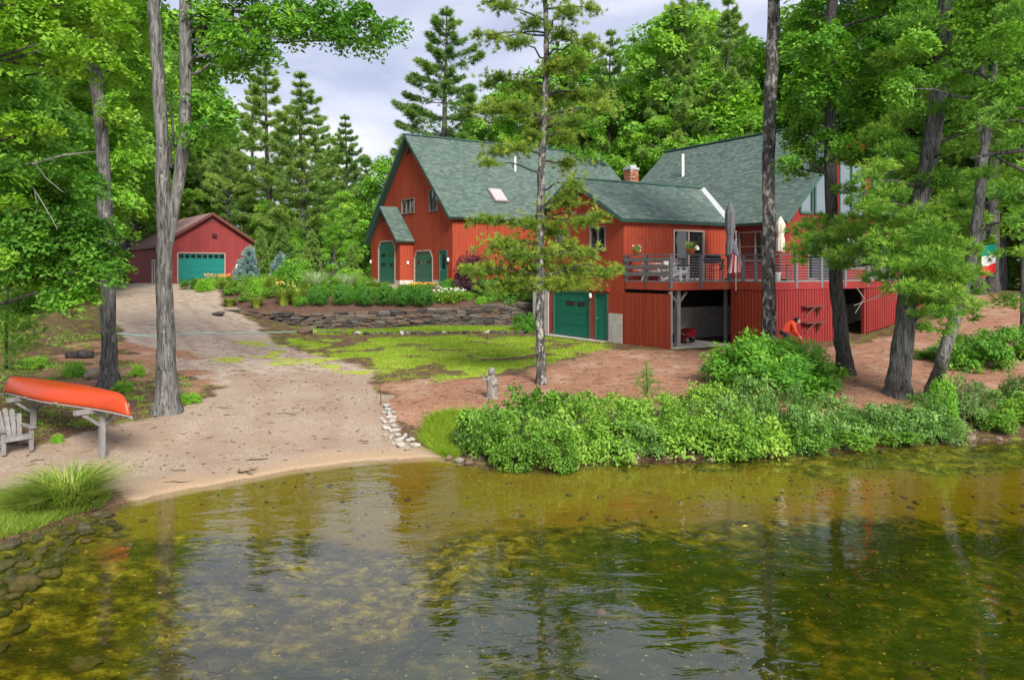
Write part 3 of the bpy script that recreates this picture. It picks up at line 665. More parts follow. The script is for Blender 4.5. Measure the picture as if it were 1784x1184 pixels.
# left wing (garage wing): a 0..15.4 from -0.73, b 14.57..26.67
A0, A1, B0, B1 = -0.73, 14.67, 14.57, 26.67; BM = (B0+B1)/2; ZE, ZR = 7.62, 13.0; PT = (ZR-ZE)/(BM-B0)
gab = Plane((A0, 0), (0, 1), (-1, 0)); fr1 = Plane((0, B0), (1, 0), (0, -1))
def lw_top(b): return ZR-abs(b-BM)*PT-.12
op = [(B0+.71, B0+1.72, 3.2, 5.3), (B0+2.68, B0+5.42, 3.2, 5.34), (B0+5.4, B0+7.45, 7.85, 8.82), (B0+1.9, B0+3.15, 7.75, 9.1)]
wall(H, gab, B0, B1, 3.5, lw_top, M['red'], op, breaks=(BM,))
for p_, q_ in [((A0-.03, a, 2.6), (A0+.25, b, 3.5)) for a, b in ((B0+.01, B0+.63), (B0+1.8, B0+2.6), (B0+5.5, B1-.01))]+[((A0+.25, B0+.03, 2.6), (A1, B0+.25, 3.5))]: Geo().box(p_, q_).build('foundation', M['concrete'], H)
wall(H, fr1, A0, A1, 3.5, ZE-.1, M['red'], [(A0+3.6, A0+5.0, 4.95, 5.95), (A0+8, A0+9.4, 4.95, 5.95)])
wall(H, Plane((A1, 0), (0, 1), (1, 0)), B0, B1, 3.3, lw_top, M['red'], (), breaks=(BM,), bw=.4)
door(H, gab, B0+.71, B0+1.72, 3.2, 5.3, 'green_door', 'green_trim', lites=[(B0+.98, B0+1.42, 4.2, 5.05)], knob=B0+1.6)
door(H, gab, B0+2.68, B0+5.42, 3.2, 5.34, 'green_door', 'tan_trim', panels=4, clip=.45, lites=[(B0+3.0, B0+3.6, 4.5, 4.72), (B0+4.4, B0+5.0, 4.5, 4.72)], name='garage_door')
for sg, a in ((1, B0+2.68), (-1, B0+5.42)): Geo().prism([gab.P(a, 5.34, -.03), gab.P(a+sg*.36, 5.34, -.03), gab.P(a, 4.89, -.03)], gab.n*.05).build('corner_board', M['red'], H)
window(H, gab, B0+5.45, B0+7.4, 7.9, 8.77, 3); window(H, gab, B0+1.95, B0+3.1, 7.8, 9.05, 2)
window(H, fr1, A0+3.67, A0+4.93, 5.02, 5.88, 2); window(H, fr1, A0+8.07, A0+9.33, 5.02, 5.88, 2)
v_ = Geo(); v_.prism([gab.P(BM-.55, ZR-1.25, .022), gab.P(BM+.55, ZR-1.25, .022), gab.P(BM, ZR-.5, .022)], gab.n*.03); v_.build('gable_vent', M['black_soffit'], H)
OV, OE = 0.45, 0.45
def slope_pts(a0, a1, be, bm, ze, zr): return (a0, be, ze), (a1, be, ze), (a1, bm, zr), (a0, bm, zr)
roof_slope(H, *slope_pts(A0-OV, A1+OV, B0-OE, BM, ZE-OE*PT, ZR), M['shingle'])
roof_slope(H, *slope_pts(A0-OV, A1+OV, B1+1.0, BM, ZE-1.0*PT, ZR), M['shingle'])
rc = Geo(); rc.bar((A0-OV-.02, BM, ZR+.02), (A1+OV+.02, BM, ZR+.02), .3, .07); rc.build('ridge_cap', M['green_trim'], H)
# porch with the tall door
PA = A0-.95; pf = Plane((PA, 0), (0, 1), (-1, 0)); PM, PE = B0+8.1, 2.55; PZ, PZR = 5.98, 8.4; PPT = (PZR-PZ)/(PE+.35)
def porch_top(b): return PZR-abs(b-PM)*PPT-.12
wall(H, pf, PM-PE, PM+PE, 3.45, porch_top, M['red'], [(B0+6.35, B0+9.25, 3.2, 6.05)], breaks=(PM,))
wall(H, Plane((0, PM-PE), (1, 0), (0, -1)), PA, A0-.03, 3.45, porch_top(PM-PE)-.02, M['red'], ())
for p_, q_ in (((PA+.21, PM-PE-.03, 2.6), (A0-.04, PM-PE+.2, 3.45)), ((PA-.03, PM-PE-.03, 2.6), (PA+.2, B0+6.27, 3.45)), ((PA-.03, B0+9.33, 2.6), (PA+.2, PM+PE, 3.45))): Geo().box(p_, q_).build('foundation', M['concrete'], H)
door(H, pf, B0+6.35, B0+9.25, 3.2, 6.05, 'green_door', 'tan_trim', panels=6, clip=.46, lites=[(B0+6.7, B0+7.4, 4.35, 4.57), (B0+8.1, B0+8.8, 4.35, 4.57), (B0+6.7, B0+7.4, 5.0, 5.22), (B0+8.1, B0+8.8, 5.0, 5.22)], name='garage_door')
for sg, a in ((1, B0+6.35), (-1, B0+9.25)): Geo().prism([pf.P(a, 6.05, -.03), pf.P(a+sg*.37, 6.05, -.03), pf.P(a, 5.59, -.03)], pf.n*.05).build('corner_board', M['red'], H)
for sg in (-1, 1):
    roof_slope(H, (PA-.4, PM+sg*(PE+.35), PZ), (A0-.06, PM+sg*(PE+.35), PZ), (A0-.06, PM, PZR), (PA-.4, PM, PZR), M['shingle'], th=.13)
v_ = Geo(); v_.prism([pf.P(PM-.35, PZR-1.0, .022), pf.P(PM+.35, PZR-1.0, .022), pf.P(PM, PZR-.5, .022)], pf.n*.03); v_.build('gable_vent', M['black_soffit'], H)
def lamp(pl, s, z, nm='wall_lamp', mat='white'):
    g = Geo(); p = pl.P(s, z, .1); g.lathe([(0, -.14), (.06, -.11), (.075, .02), (.04, .10), (0, .14)], p, 8); o = g.build(nm, M[mat], H)
    b = Geo(); b.bar(pl.P(s, z+.12, .0), pl.P(s, z+.12, .14), .05); b.build('bracket', M['dark'], o)
lamp(gab, B0+.4, 4.75); lamp(pf, PM+PE-.15, 4.7); lamp(Plane((0, PM-PE), (1, 0), (0, -1)), PA+.5, 4.6)
# skylight, vents on the front slope
def on_slope(a, b): return np.array([a, b, ZE+(b-B0)*PT])
sn = np.array([0, -PT, 1.0]); sn /= np.linalg.norm(sn); sd_ = np.array([0, 1.0, PT]); sd_ /= np.linalg.norm(sd_)
g = Geo(); p = on_slope(A0+3.3, B0+.75); g.obox(p, (1.0, 0, 0), sd_*1.35, sn*.16); k_ = g.build('skylight', M['frame'], H)
g = Geo(); g.obox(p+sn*.155+sd_*.08+np.array([.08, 0, 0]), (.84, 0, 0), sd_*1.19, sn*.03); g.build('pane', simple('skylight_glass', (0.42, 0.36, 0.38), .12, .05, 2, .7), k_)
for a, b, h in ((A0+6.6, B0+3.6, .95), (A0+6.7, B0+.5, .6)):
    g = Geo(); p = on_slope(a, b); g.tube([p-np.array([0, 0, .1]), p+np.array([0, 0, h])], .07, 8); g.build('vent_pipe', M['white'], H)

# middle wing: a 0..6.6, b 0..6.9
C1, BM2, ZE2, ZR2 = 6.9, 3.45, 6.35, 8.42; PT2 = (ZR2-ZE2)/(BM2+.35)
g2 = Plane((0, 0), (0, 1), (-1, 0)); f2 = Plane((0, 0), (1, 0), (0, -1))
def mw_top(b): return ZR2-abs(b-BM2)*PT2-.14
op = [(2.36, 5.22, 1.0, 3.15), (1.04, 1.98, 1.02, 3.12), (1.2, 2.36, 5.0, 6.1), (4.0, 5.05, 5.0, 6.1), (.08, 1.0, 1.0, 2.25)]
wall(H, g2, 0, C1, 1.0, mw_top, M['red'], op, breaks=(BM2,))
c_ = Geo(); c_.box((-.05, .08, .6), (.2, .98, 2.25)); c_.build('concrete_pier', M['concrete'], H)
c_ = Geo(); c_.box((-.06, 5.62, .6), (.24, C1+.1, 3.35)); c_.build('concrete_pier', M['concrete'], H)
door(H, g2, 2.36, 5.22, 1.02, 3.15, 'green_door', 'green_trim', panels=4, lites=[(2.75, 3.35, 2.45, 2.68), (3.55, 4.25, 2.45, 2.68)], name='garage_door')
door(H, g2, 1.08, 1.94, 1.04, 3.08, 'green_door', 'green_trim', panels=0, knob=1.85)
th = Geo(); th.box((-.5, .95, .85), (-.03, 5.4, 1.01)); th.build('threshold', M['concrete'], H)
cap = Geo(); cap.box((-.14, .95, 3.2), (-.024, 2.3, 3.32)); cap.build('drip_cap', M['red'], H)
window(H, g2, 1.27, 2.29, 5.07, 6.03, 2); window(H, g2, 4.07, 4.98, 5.07, 6.03, 2)
lamp(g2, 2.2, 3.0)
v_ = Geo(); v_.prism([g2.P(BM2-.5, ZR2-.85, .022), g2.P(BM2+.5, ZR2-.85, .022), g2.P(BM2, ZR2-.42, .022)], g2.n*.03); v_.build('gable_vent', M['black_soffit'], H)
wall(H, f2, 0, 6.6, 3.45, ZE2-.05, M['red'], [(2.84, 4.79, 3.72, 5.95)])
window(H, f2, 2.92, 4.71, 3.76, 5.88, 2, fw=.08, name='sliding_door', frame='tan_trim')
# inside the glass door nothing shows but a lamp and a round wall plate
g = Geo(); p = f2.P(4.35, 5.15, -.02); g.lathe([(0, -.1), (.13, -.08), (.10, .06), (.03, .12), (0, .14)], p, 8); g.build('porch_lantern', M['white'], H)
c_ = Geo(); c_.box((.0, .02, .7), (6.6, .25, 2.45)); c_.build('foundation', M['concrete'], H)
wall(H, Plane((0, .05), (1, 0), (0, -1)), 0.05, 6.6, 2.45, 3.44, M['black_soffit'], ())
roof_slope(H, *slope_pts(-.4, 6.3, -.35, BM2, ZE2-.02, ZR2), M['shingle'])
roof_slope(H, *slope_pts(-.4, 8.0, C1+.35, BM2, ZE2-.02, ZR2), M['shingle'])
# the wedge of the front slope that runs up the valley
roof_slope(H, (6.3, -.35, ZE2-.02), (6.3, -.35+.001, ZE2-.02), (8.25, BM2, ZR2), (6.3, BM2, ZR2), M['shingle'])
rc = Geo(); rc.bar((-.42, BM2, ZR2+.02), (8.2, BM2, ZR2+.02), .28, .07); rc.build('ridge_cap', M['green_trim'], H)

# main wing: ridge along v at a=11.9
E0, EM, E1 = 6.25, 11.9, 17.55; Z3, ZR3 = 6.27, 11.5; PT3 = (ZR3-Z3)/(EM-E0); V0, V1 = -3.4, 10.0; GB = -2.75
g3 = Plane((0, GB), (1, 0), (0, -1)); s3 = Plane((E0+.4, 0), (0, 1), (-1, 0))
def mn_top(a): return ZR3-abs(a-EM)*PT3-.16
trap = [(8.0, 8.85), (9.05, 10.25), (13.5, 14.7), (14.9, 15.8)]
op = [(a, b, 6.75, mn_top((a+b)/2)-.3) for a, b in trap]
ops3 = [(8.6, 10.6, 3.72, 5.85), (11.1, 12.9, 4.2, 5.85), (13.3, 15.3, 3.72, 5.85), (10.95, 12.85, 6.75, 9.6)]
# the trapezoid openings are cut as rectangles up to the lower side; the glass and its frame lean with the rake
op = [(a, b, 6.75, min(mn_top(a), mn_top(b))-.28) for a, b in trap]
wall(H, g3, E0+.4, E1-.4, 3.4, mn_top, M['shaded_red'], op+ops3, breaks=(EM,))
for a, b in trap:
    za, zb = mn_top(a)-.28, mn_top(b)-.28
    g = Geo(); q = [g3.P(a, 6.75, 0), g3.P(b, 6.75, 0), g3.P(b, zb, 0), g3.P(a, za, 0)]
    for c, d in zip(q, q[1:]+q[:1]): g.bar(c+g3.n*.05, d+g3.n*.05, .10, .09, up=g3.n)
    f_ = g.build('window', M['green_trim'], H)
    p = Geo(); p.prism([c+g3.n*.026 for c in q], g3.n*.012); p.build('pane', M['mirror_glass'], f_)
window(H, g3, 10.95, 12.85, 6.75, 9.6, 2, glass='mirror_glass', frame='green_trim')
window(H, g3, 8.6, 10.6, 3.76, 5.82, 2, name='sliding_door'); window(H, g3, 13.3, 15.3, 3.76, 5.82, 2, name='sliding_door'); window(H, g3, 11.1, 12.9, 4.25, 5.8, 2)
wall(H, s3, GB, 0, 3.4, lambda b: Z3+.3, M['shaded_red'], [(-2.35, -.45, 4.55, 5.9)])
window(H, s3, -2.28, -.52, 4.6, 5.85, 2, horiz=True)
wall(H, Plane((E1-.4, 0), (0, 1), (1, 0)), GB, V1-.5, 2.0, Z3+.3, M['shaded_red'], (), bw=.4)
wall(H, Plane((0, V1-.5), (1, 0), (0, 1)), E0+.4, E1-.4, 2.0, mn_top, M['shaded_red'], (), breaks=(EM,), bw=.4)
c_ = Geo(); c_.box((E0+.4, GB+.02, .7), (E1-.4, GB+.3, 2.5)); c_.box((E0+.4, GB+.3, .7), (E0+.65, 0, 2.5)); c_.build('foundation', M['concrete'], H)
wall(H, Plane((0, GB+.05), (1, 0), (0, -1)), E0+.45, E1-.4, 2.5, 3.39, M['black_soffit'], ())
roof_slope(H, (E0, V0, Z3), (E0, V1, Z3), (EM, V1, ZR3), (EM, V0, ZR3), M['shingle'])
roof_slope(H, (E1, V0, Z3), (E1, V1, Z3), (EM, V1, ZR3), (EM, V0, ZR3), M['shingle'])
rc = Geo(); rc.bar((EM, V0-.02, ZR3+.02), (EM, V1+.02, ZR3+.02), .3, .07); rc.build('ridge_cap', M['green_trim'], H)
g = Geo(); a = np.array([6.2, -.3, ZE2+.05]); b = np.array([8.22, BM2, ZR2+.03]); g.bar(a, b, .30, .03, up=(-.5, -.5, 1)); g.build('valley_flashing', M['flash'], H)
g = Geo(); p = np.array([9.7, 6.3, Z3+(9.7-E0)*PT3]); g.tube([p-np.array([0, 0, .2]), p+np.array([0, 0, 1.25])], .075, 8); g.build('vent_pipe', M['white'], H)
g = Geo(); p = np.array([7.4, 6.0, Z3+(7.4-E0)*PT3]); g.obox(p, (.5, 0, .5*PT3), (0, .4, 0), (-.1, 0, .14)); g.build('roof_vent', M['flash'], H)
# brick chimney behind the middle ridge: courses of single bricks
ch = Geo(); cx_, cy_ = 5.25, 5.6; CH = .66
ch.box((cx_-.38, cy_-.38, 6.5), (cx_+.38, cy_+.38, 9.42), .5); cho = ch.build('chimney', M['concrete'], H); cho.scale = (CH, CH, 1); cho.location = (cx_*(1-CH), cy_*(1-CH), 0)
bk = Geo()
for k in range(22):
    z = 7.9+k*.069
    for side in range(4):
        for j in range(4):
            t0 = -.40+j*.2+(.0 if k % 2 else .1); t1 = min(t0+.188, .40)
            if side in (0, 1): 
                y0 = cy_-.41 if side == 0 else cy_+.36; bk.box((cx_+t0, y0, z), (cx_+t1, y0+.05, z+.058), random.random())
            else:
                x0 = cx_-.412 if side == 2 else cx_+.362; bk.box((x0, cy_+t0, z), (x0+.05, cy_+t1, z+.058), random.random())
bm_, nt_, n_, o_ = mk('chimney_brick'); principled(nt_, n_, o_, ramp(nt_, attr(nt_, 'var'), [(0, (.20, .06, .035)), (.5, (.38, .14, .08)), (.85, (.46, .22, .14)), (1, (.5, .42, .36))]), .9, .1)
tag(bk.build('bricks', bm_, cho), kind='stuff')
g = Geo(); g.box((cx_-.46, cy_-.46, 9.42), (cx_+.46, cy_+.46, 9.52)); g.box((cx_-.3, cy_-.3, 9.52), (cx_+.3, cy_+.3, 9.66)); g.build('chimney_cap', M['flash'], cho)

# ================================================================== DECK
deck = thing('deck', 'raised red deck with grey posts and cable railing on the red house', 'deck', hw(0, 0, 0), HANG)
D = deck; DZ = 3.7; JA, FB0, FB1, RA = 3.4, -2.82, -4.82, 17.9
fl = Geo()   # floor boards
def boards(a0, a1, b0, b1):
    n = int((b1-b0)/.145)
    for k in range(n): fl.box((a0, b0+k*.145, DZ-.04), (a1, b0+k*.145+.136, DZ), random.random())
boards(.02, JA, FB0, -.03); boards(JA+.003, E0+.37, FB1, -.03); boards(E0+.375, RA, FB1, GB-.03)
tag(fl.build('deck_boards', M['grey_wood'], D), kind='stuff')
def rim(a, b, c, d, m='red'): 
    g = Geo(); g.box((a, b, DZ-.36), (c, d, DZ-.045)); g.build('rim_beam', M[m], D)
rim(-.02, FB0, .04, -.03); rim(.04, FB0, JA, FB0+.06); rim(JA-.06, FB1, JA, FB0-.003); rim(JA, FB1, RA, FB1+.06, 'shaded_red')
for k in range(10):
    a = .3+k*1.8
    if a < RA:
        b0 = FB0+.07 if a < JA else FB1+.07
        g = Geo(); g.box((a, b0, DZ-.30), (a+.05, -.05 if a < E0 else GB-.05, DZ-.05)); g.build('joist', M['black_soffit'], D)
# lip brackets on the rim
def skirt(pl, s0, s1, zb, zt, mat):
    g, b = board_wall(pl, s0, s1, zb, zt, (), bw=.172, gap=.036, th=.03, back=.03)
    k = b.build('skirt_wall', M['black_soffit'], D); tag(g.build('skirt_boards', mat, k), kind='stuff'); return k
left_sk = Plane((-.0, 0), (0, 1), (-1, 0)); front1 = Plane((0, FB0), (1, 0), (0, -1)); jog = Plane((JA, 0), (0, 1), (-1, 0)); front2 = Plane((0, FB1), (1, 0), (0, -1))
skirt(left_sk, FB0, -.05, .82, 3.18, M['red'])
skirt(jog, FB1, FB0-.06, .85, 3.32, M['red'])
def zgr(a): p = hw(a, FB1); return gz(p[0], p[1])
skirt(front2, JA, 7.96, .85, 3.32, M['shaded_red'])
skirt(front2, 9.87, 14.5, lambda a: max(.9, zgr(a)+.06), 3.32, M['shaded_red'])
for a, b in ((9.72, 9.86), (7.97, 8.09)): Geo().box((a, FB1+.01, .9), (b, FB1+.16, 3.3)).build('door_post', M['shaded_red'], D)
g = Geo(); g.box((.03, FB0+.03, .85), (.15, FB0+.15, 3.3)); g.build('corner_post', M['grey_wood'], D)
# timber post with braces in the open bay
g = Geo(); g.box((.62, FB0+.25, .85), (.80, FB0+.43, 3.34)); g.bar((.71, FB0+.34, 2.75), (.25, FB0+.34, 3.25), .09); g.bar((.71, FB0+.34, 2.75), (1.2, FB0+.34, 3.25), .09); g.build('timber_post', M['grey_wood'], D)
g = Geo(); g.box((JA+.3, FB0+.5, .9), (JA+.42, FB0+.62, 3.34)); g.build('timber_post', M['grey_wood'], D)
# railing: posts, rails, cables
def rpost(a, b):
    g = Geo(); g.box((a-.07, b-.05, DZ-.30), (a+.07, b+.05, DZ+1.04)); g.build('railing_post', M['rail_grey'], D)
def rrail(p, q, z=DZ+1.07, w_=.15, h=.045):
    g = Geo(); g.bar((*p, z), (*q, z), w_, h); g.build('handrail', M['rail_grey'], D)
def cables(p, q):
    for k in range(8):
        g = Geo(); z = DZ+.12+k*.113; g.tube([(*p, z), ((p[0]+q[0])/2, (p[1]+q[1])/2, z-.006), (*q, z)], .008, 5); g.build('cable', M['steel'], D)
io = .09
for b in (-.12, -1.35, FB0+.03): rpost(.05, b)
for k in range(3):
    g = Geo(); z = DZ+.20+k*.30; g.box((-.055, FB0+.08, z), (-.022, -.06, z+.15)); g.build('rail_board', M['rail_grey'], D)
rrail((.05, 0), (.05, FB0)); rrail((0, FB0+.04), (JA-.02, FB0+.04)); rrail((JA+.05, FB0), (JA+.05, FB1)); rrail((JA, FB1+.04), (RA, FB1+.04))
for a in (1.72, 3.36): rpost(a, FB0+.03)
for b in (FB0-.65, FB0-1.3): rpost(JA+.05, b)
ps = [JA+.06+k*1.63 for k in range(9)]
for a in ps: rpost(a, FB1+.03)
cables((.1, FB0+.03), (JA, FB0+.03)); cables((JA+.05, FB0), (JA+.05, FB1)); cables((JA, FB1+.03), (RA, FB1+.03))
for z in (2.62, 1.95):
    g = Geo(); g.obox(front2.P(5.3, z, .03), (1.25, 0, 0), (0, -.28, 0), (0, 0, .05)); g.bar(front2.P(5.55, z-.4, .05), front2.P(5.95, z, .26), .06); g.bar(front2.P(6.3, z-.4, .05), front2.P(6.3, z, .26), .06); g.build('wall_rack', M['brown_trim'], D)
# concrete slab under the deck
g = Geo(); g.box((.16, FB0+.05, .6), (JA+.2, -.1, 1.03)); g.box((JA+.2, FB1+.2, .6), (RA-.5, GB-.05, 1.03)); g.build('slab', M['concrete'], D)

# ================================================================== GARAGE ON THE LEFT
GD = math.atan2(.604, .797)
gar = thing('detached_garage', 'small dark red garage with a mauve metal roof and a wide teal door', 'garage', (-28.5, 60.0, 0), GD)
GW, GLn, gz0, gze, gzr = 8.3, 18.0, 2.75, 6.15, 8.85
gf = Plane((0, 0), (1, 0), (0, -1)); gs = Plane((0, 0), (0, 1), (-1, 0))
def gtop(s): return gzr-abs(s-GW/2)*(gzr-gze)/(GW/2)-.1
wall(gar, gf, 0, GW, gz0, gtop, M['barn'], [(1.45, 5.3, 2.9, 5.55), (6.15, 7.6, 2.9, 4.6)], breaks=(GW/2,), bw=.4, gap=.006, th=.015)
wall(gar, gs, 0, GLn, gz0, gze-.05, M['barn'], [(.9, 1.9, 2.9, 4.95)], bw=.4, gap=.006, th=.015)
wall(gar, Plane((GW, 0), (0, 1), (1, 0)), 0, GLn, gz0, gze-.05, M['barn'], (), bw=.8, th=.015)
door(gar, gf, 1.5, 5.25, 2.92, 5.5, 'teal_door', 'tan_trim', panels=5, lites=[(1.62+k*.46, 1.98+k*.46, 5.08, 5.36) for k in range(8)], name='garage_door', fw=.14)
door(gar, gf, 6.2, 7.55, 2.92, 4.55, 'teal_door', 'white', panels=3, lites=[(6.4, 7.35, 4.1, 4.4)], name='garage_door', fw=.12)
door(gar, gs, .95, 1.85, 2.92, 4.9, 'teal_door', 'white', knob=1.7)
for sg, e in ((0, -.35), (1, GW+.35)):
    ze = gze-.35*(gzr-gze)/(GW/2); r = roof_slope(gar, (e, -.4, ze), (e, GLn+.4, ze), (GW/2, GLn+.4, gzr), (GW/2, -.4, gzr), None, th=.10, shing=False, trim='mauve_roof')
    rb = Geo()
    for k in range(40):
        b = -.3+k*.46; rb.bar((e, b, ze+.02), (GW/2, b, gzr+.02), .03, .05)
    tag(rb.build('roof_ribs', M['mauve_roof'], r), kind='stuff')
    t = Geo(); t.bar((e, -.45, ze-.06), (GW/2, -.45, gzr-.06), .05, .22, up=(0, 0, 1)); t.build('rake_board', M['brown_trim'], gar)
t = Geo(); t.prism([gf.P(GW/2-.5, gzr-.75, .016), gf.P(GW/2+.5, gzr-.75, .016), gf.P(GW/2, gzr-.42, .016)], gf.n*.04); t.build('gable_vent', M['brown_trim'], gar)
t = Geo(); t.bar(gf.P(GW/2+.2, 7.1, 0), gf.P(GW/2+.2, 7.1, .3), .06); t.obox(gf.P(GW/2+.0, 6.98, .25), (.4, 0, 0), (0, -.14, 0), (0, 0, .14)); t.build('flood_lamp', M['dark'], gar)
t = Geo(); t.box((-.02, -.03, 2.5), (GW+.02, .1, 2.78)); t.build('foundation', M['concrete'], gar)
for p_, q_ in (((-.08, -.05, 2.78), (.0, .08, gze)), ((GW, -.05, 2.78), (GW+.08, .08, gze))): Geo().box(p_, q_).build('corner_board', M['tan_trim'], gar)
# ================================================================== VEGETATION
def unit(v): return v/(np.linalg.norm(v, axis=-1, keepdims=True)+1e-9)
def rsph(n): return unit(RNG.normal(size=(n, 3)))
def spray_points(clumps, per_m2, spray_r=0.4, flat=0.25, n_sprays=None, droop=0.25, mult=1.0):
    """leaf positions in layered sprays filling ellipsoid clumps (cx, cy, cz, rx, ry, rz)"""
    P, N, V = [], [], []
    for (cx, cy, cz, rx, ry, rz) in clumps:
        c = np.array((cx, cy, cz)); r = np.array((rx, ry, rz)); m = float(np.cbrt(rx*ry*rz))
        ns = n_sprays or max(5, int(9*mult*(m/max(spray_r, .05))**1.6*.55)); cr = RNG.random()
        d = rsph(ns); rad = RNG.random(ns)**0.42; ctr = d*rad[:, None]*r
        dn = unit(d*0.55*np.array((1, 1, .5)) + np.array((0, 0, 1.0)) + RNG.normal(0, .22, (ns, 3)))
        for k in range(ns):
            q = spray_r*(.7+.6*RNG.random()); nl = max(4, int(per_m2*q*q*3.14))
            n_ = dn[k]; t = unit(np.cross(n_, (0.3, 1, 0.1))); b = np.cross(n_, t)
            rr = q*np.sqrt(RNG.random(nl)); th = RNG.random(nl)*6.283
            p = ctr[k]+t*(rr*np.cos(th))[:, None]+b*(rr*np.sin(th))[:, None]+n_*RNG.normal(0, flat*q*.5, nl)[:, None]
            p[:, 2] -= droop*rr*rr/q
            P.append(c+p); N.append(unit(n_+RNG.normal(0, .38, (nl, 3))))
            V.append(np.clip(.30*cr+.36*RNG.random()+.34*RNG.random(nl), 0, 1))
    return np.concatenate(P), np.concatenate(N), np.concatenate(V)
def leaves(g, P, N, V, size, asp=.55, mi=0):
    n = len(P); t = unit(np.cross(N, rsph(n))); b = np.cross(N, t)
    s = (size*(.65+.7*RNG.random(n)))[:, None]
    v = np.stack([P-t*s*.5, P+b*s*asp*.5-N*s*.08, P+t*s*.5-N*s*.12, P-b*s*asp*.5-N*s*.08], 1)
    g.add(v.reshape(-1, 3), np.arange(4*n).reshape(-1, 4), np.repeat(V, 4), mi)
def tufts(g, P, A, V, L=.14, W=.016, k=12, spread=.9, mi=0):
    """needle tufts: k thin blades fanning out from P round the axis A"""
    n = len(P)
    d = unit(A[:, None, :]*1.0 + rsph(n*k).reshape(n, k, 3)*spread)
    l = L*(.7+.5*RNG.random((n, k, 1))); sd = unit(np.cross(d, rsph(n*k).reshape(n, k, 3)))*W*.5
    b = P[:, None, :]+RNG.normal(0, L*.16, (n, k, 3)); tip = b+d*l; tip[..., 2] -= .12*l[..., 0]
    v = np.stack([b-sd, b+sd, tip], 2).reshape(-1, 3)
    vv = np.clip(V[:, None]+RNG.normal(0, .10, (n, k)), 0, 1)
    g.add(v, np.arange(3*n*k).reshape(-1, 3), np.repeat(vv.ravel(), 3), mi)
def pine_points(clumps, dens=130, soft=False):
    P, A, V = [], [], []
    for (cx, cy, cz, rx, ry, rz) in clumps:
        n = max(6, int(dens*(rx*ry+rx*rz+ry*rz)/3.0)); d = rsph(n); rad = RNG.random(n)**.4 if not soft else np.minimum(1.5, np.abs(RNG.normal(0, .62, n))+.08)
        p = d*rad[:, None]*np.array((rx, ry, rz)); p[:, 2] -= .10*rz*(p[:, 0]**2/(rx*rx)+p[:, 1]**2/(ry*ry))
        a = unit(d*np.array((1, 1, .45))+np.array((0, 0, .45))); cr = RNG.random()
        P.append(p+np.array((cx, cy, cz))); A.append(a)
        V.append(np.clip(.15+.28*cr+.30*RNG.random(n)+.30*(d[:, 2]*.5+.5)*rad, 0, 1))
    return np.concatenate(P), np.concatenate(A), np.concatenate(V)
def curve(p, q, sag=0.0, n=5, jit=0.0):
    t = np.linspace(0, 1, n)[:, None]; p, q = np.asarray(p, float), np.asarray(q, float)
    r = p+(q-p)*t; r[:, 2] += sag*np.sin(np.pi*t[:, 0])
    if jit: r[1:-1] += RNG.normal(0, jit, (n-2, 3))
    return r

# ---------------- prototypes (built round the origin, copied with shared meshes)
class Proto: pass
def proto_tree(name, trunk_bm, trunk_mat, crown_g, crown_mat, label, cat, group):
    t = thing(name, label, cat, (0, 0, -500), 0, group)
    trunk_bm.build('trunk', trunk_mat, t, smooth=True); crown_g.build('crown', crown_mat, t)
    return t
def broadleaf(h, w_, base, leaf, per=26, mat='forest', seed=0, sr=.75, stems=1, nclump=34):
    tr = Geo(); cr = Geo(); cl = []
    top = np.array([RNG.normal(0, .4), RNG.normal(0, .4), h*.9])
    path = curve((0, 0, -.4), top, 0, 7, .18); tr.tube(path, np.linspace(h*.017+.05, .05, 7), 8)
    for k in range(nclump):
        z = base+(h-base)*(k+.5)/nclump; f = (z-base)/(h-base); rad = w_*.5*(math.sin(math.pi*min(1, .12+f*.9))**.7)
        a = k*2.4+RNG.random(); r = rad*(.35+.65*RNG.random()**.6)
        c = np.array([math.cos(a)*r, math.sin(a)*r, z+RNG.normal(0, .3)]); s = w_*.12*(.75+.6*RNG.random())
        cl.append((*c, s*1.25, s*1.25, s*.75))
        j = np.interp(max(z-rad*.5, base*.6), path[:, 2], np.arange(7)); b = np.array([np.interp(j, np.arange(7), path[:, q]) for q in range(3)])
        tr.tube(curve(b, c, .15, 4, .1), np.linspace(.05+h*.003, .015, 4), 5)
    P, N, V = spray_points(cl, per, sr, .3); leaves(cr, P, N, V, leaf); return tr, cr
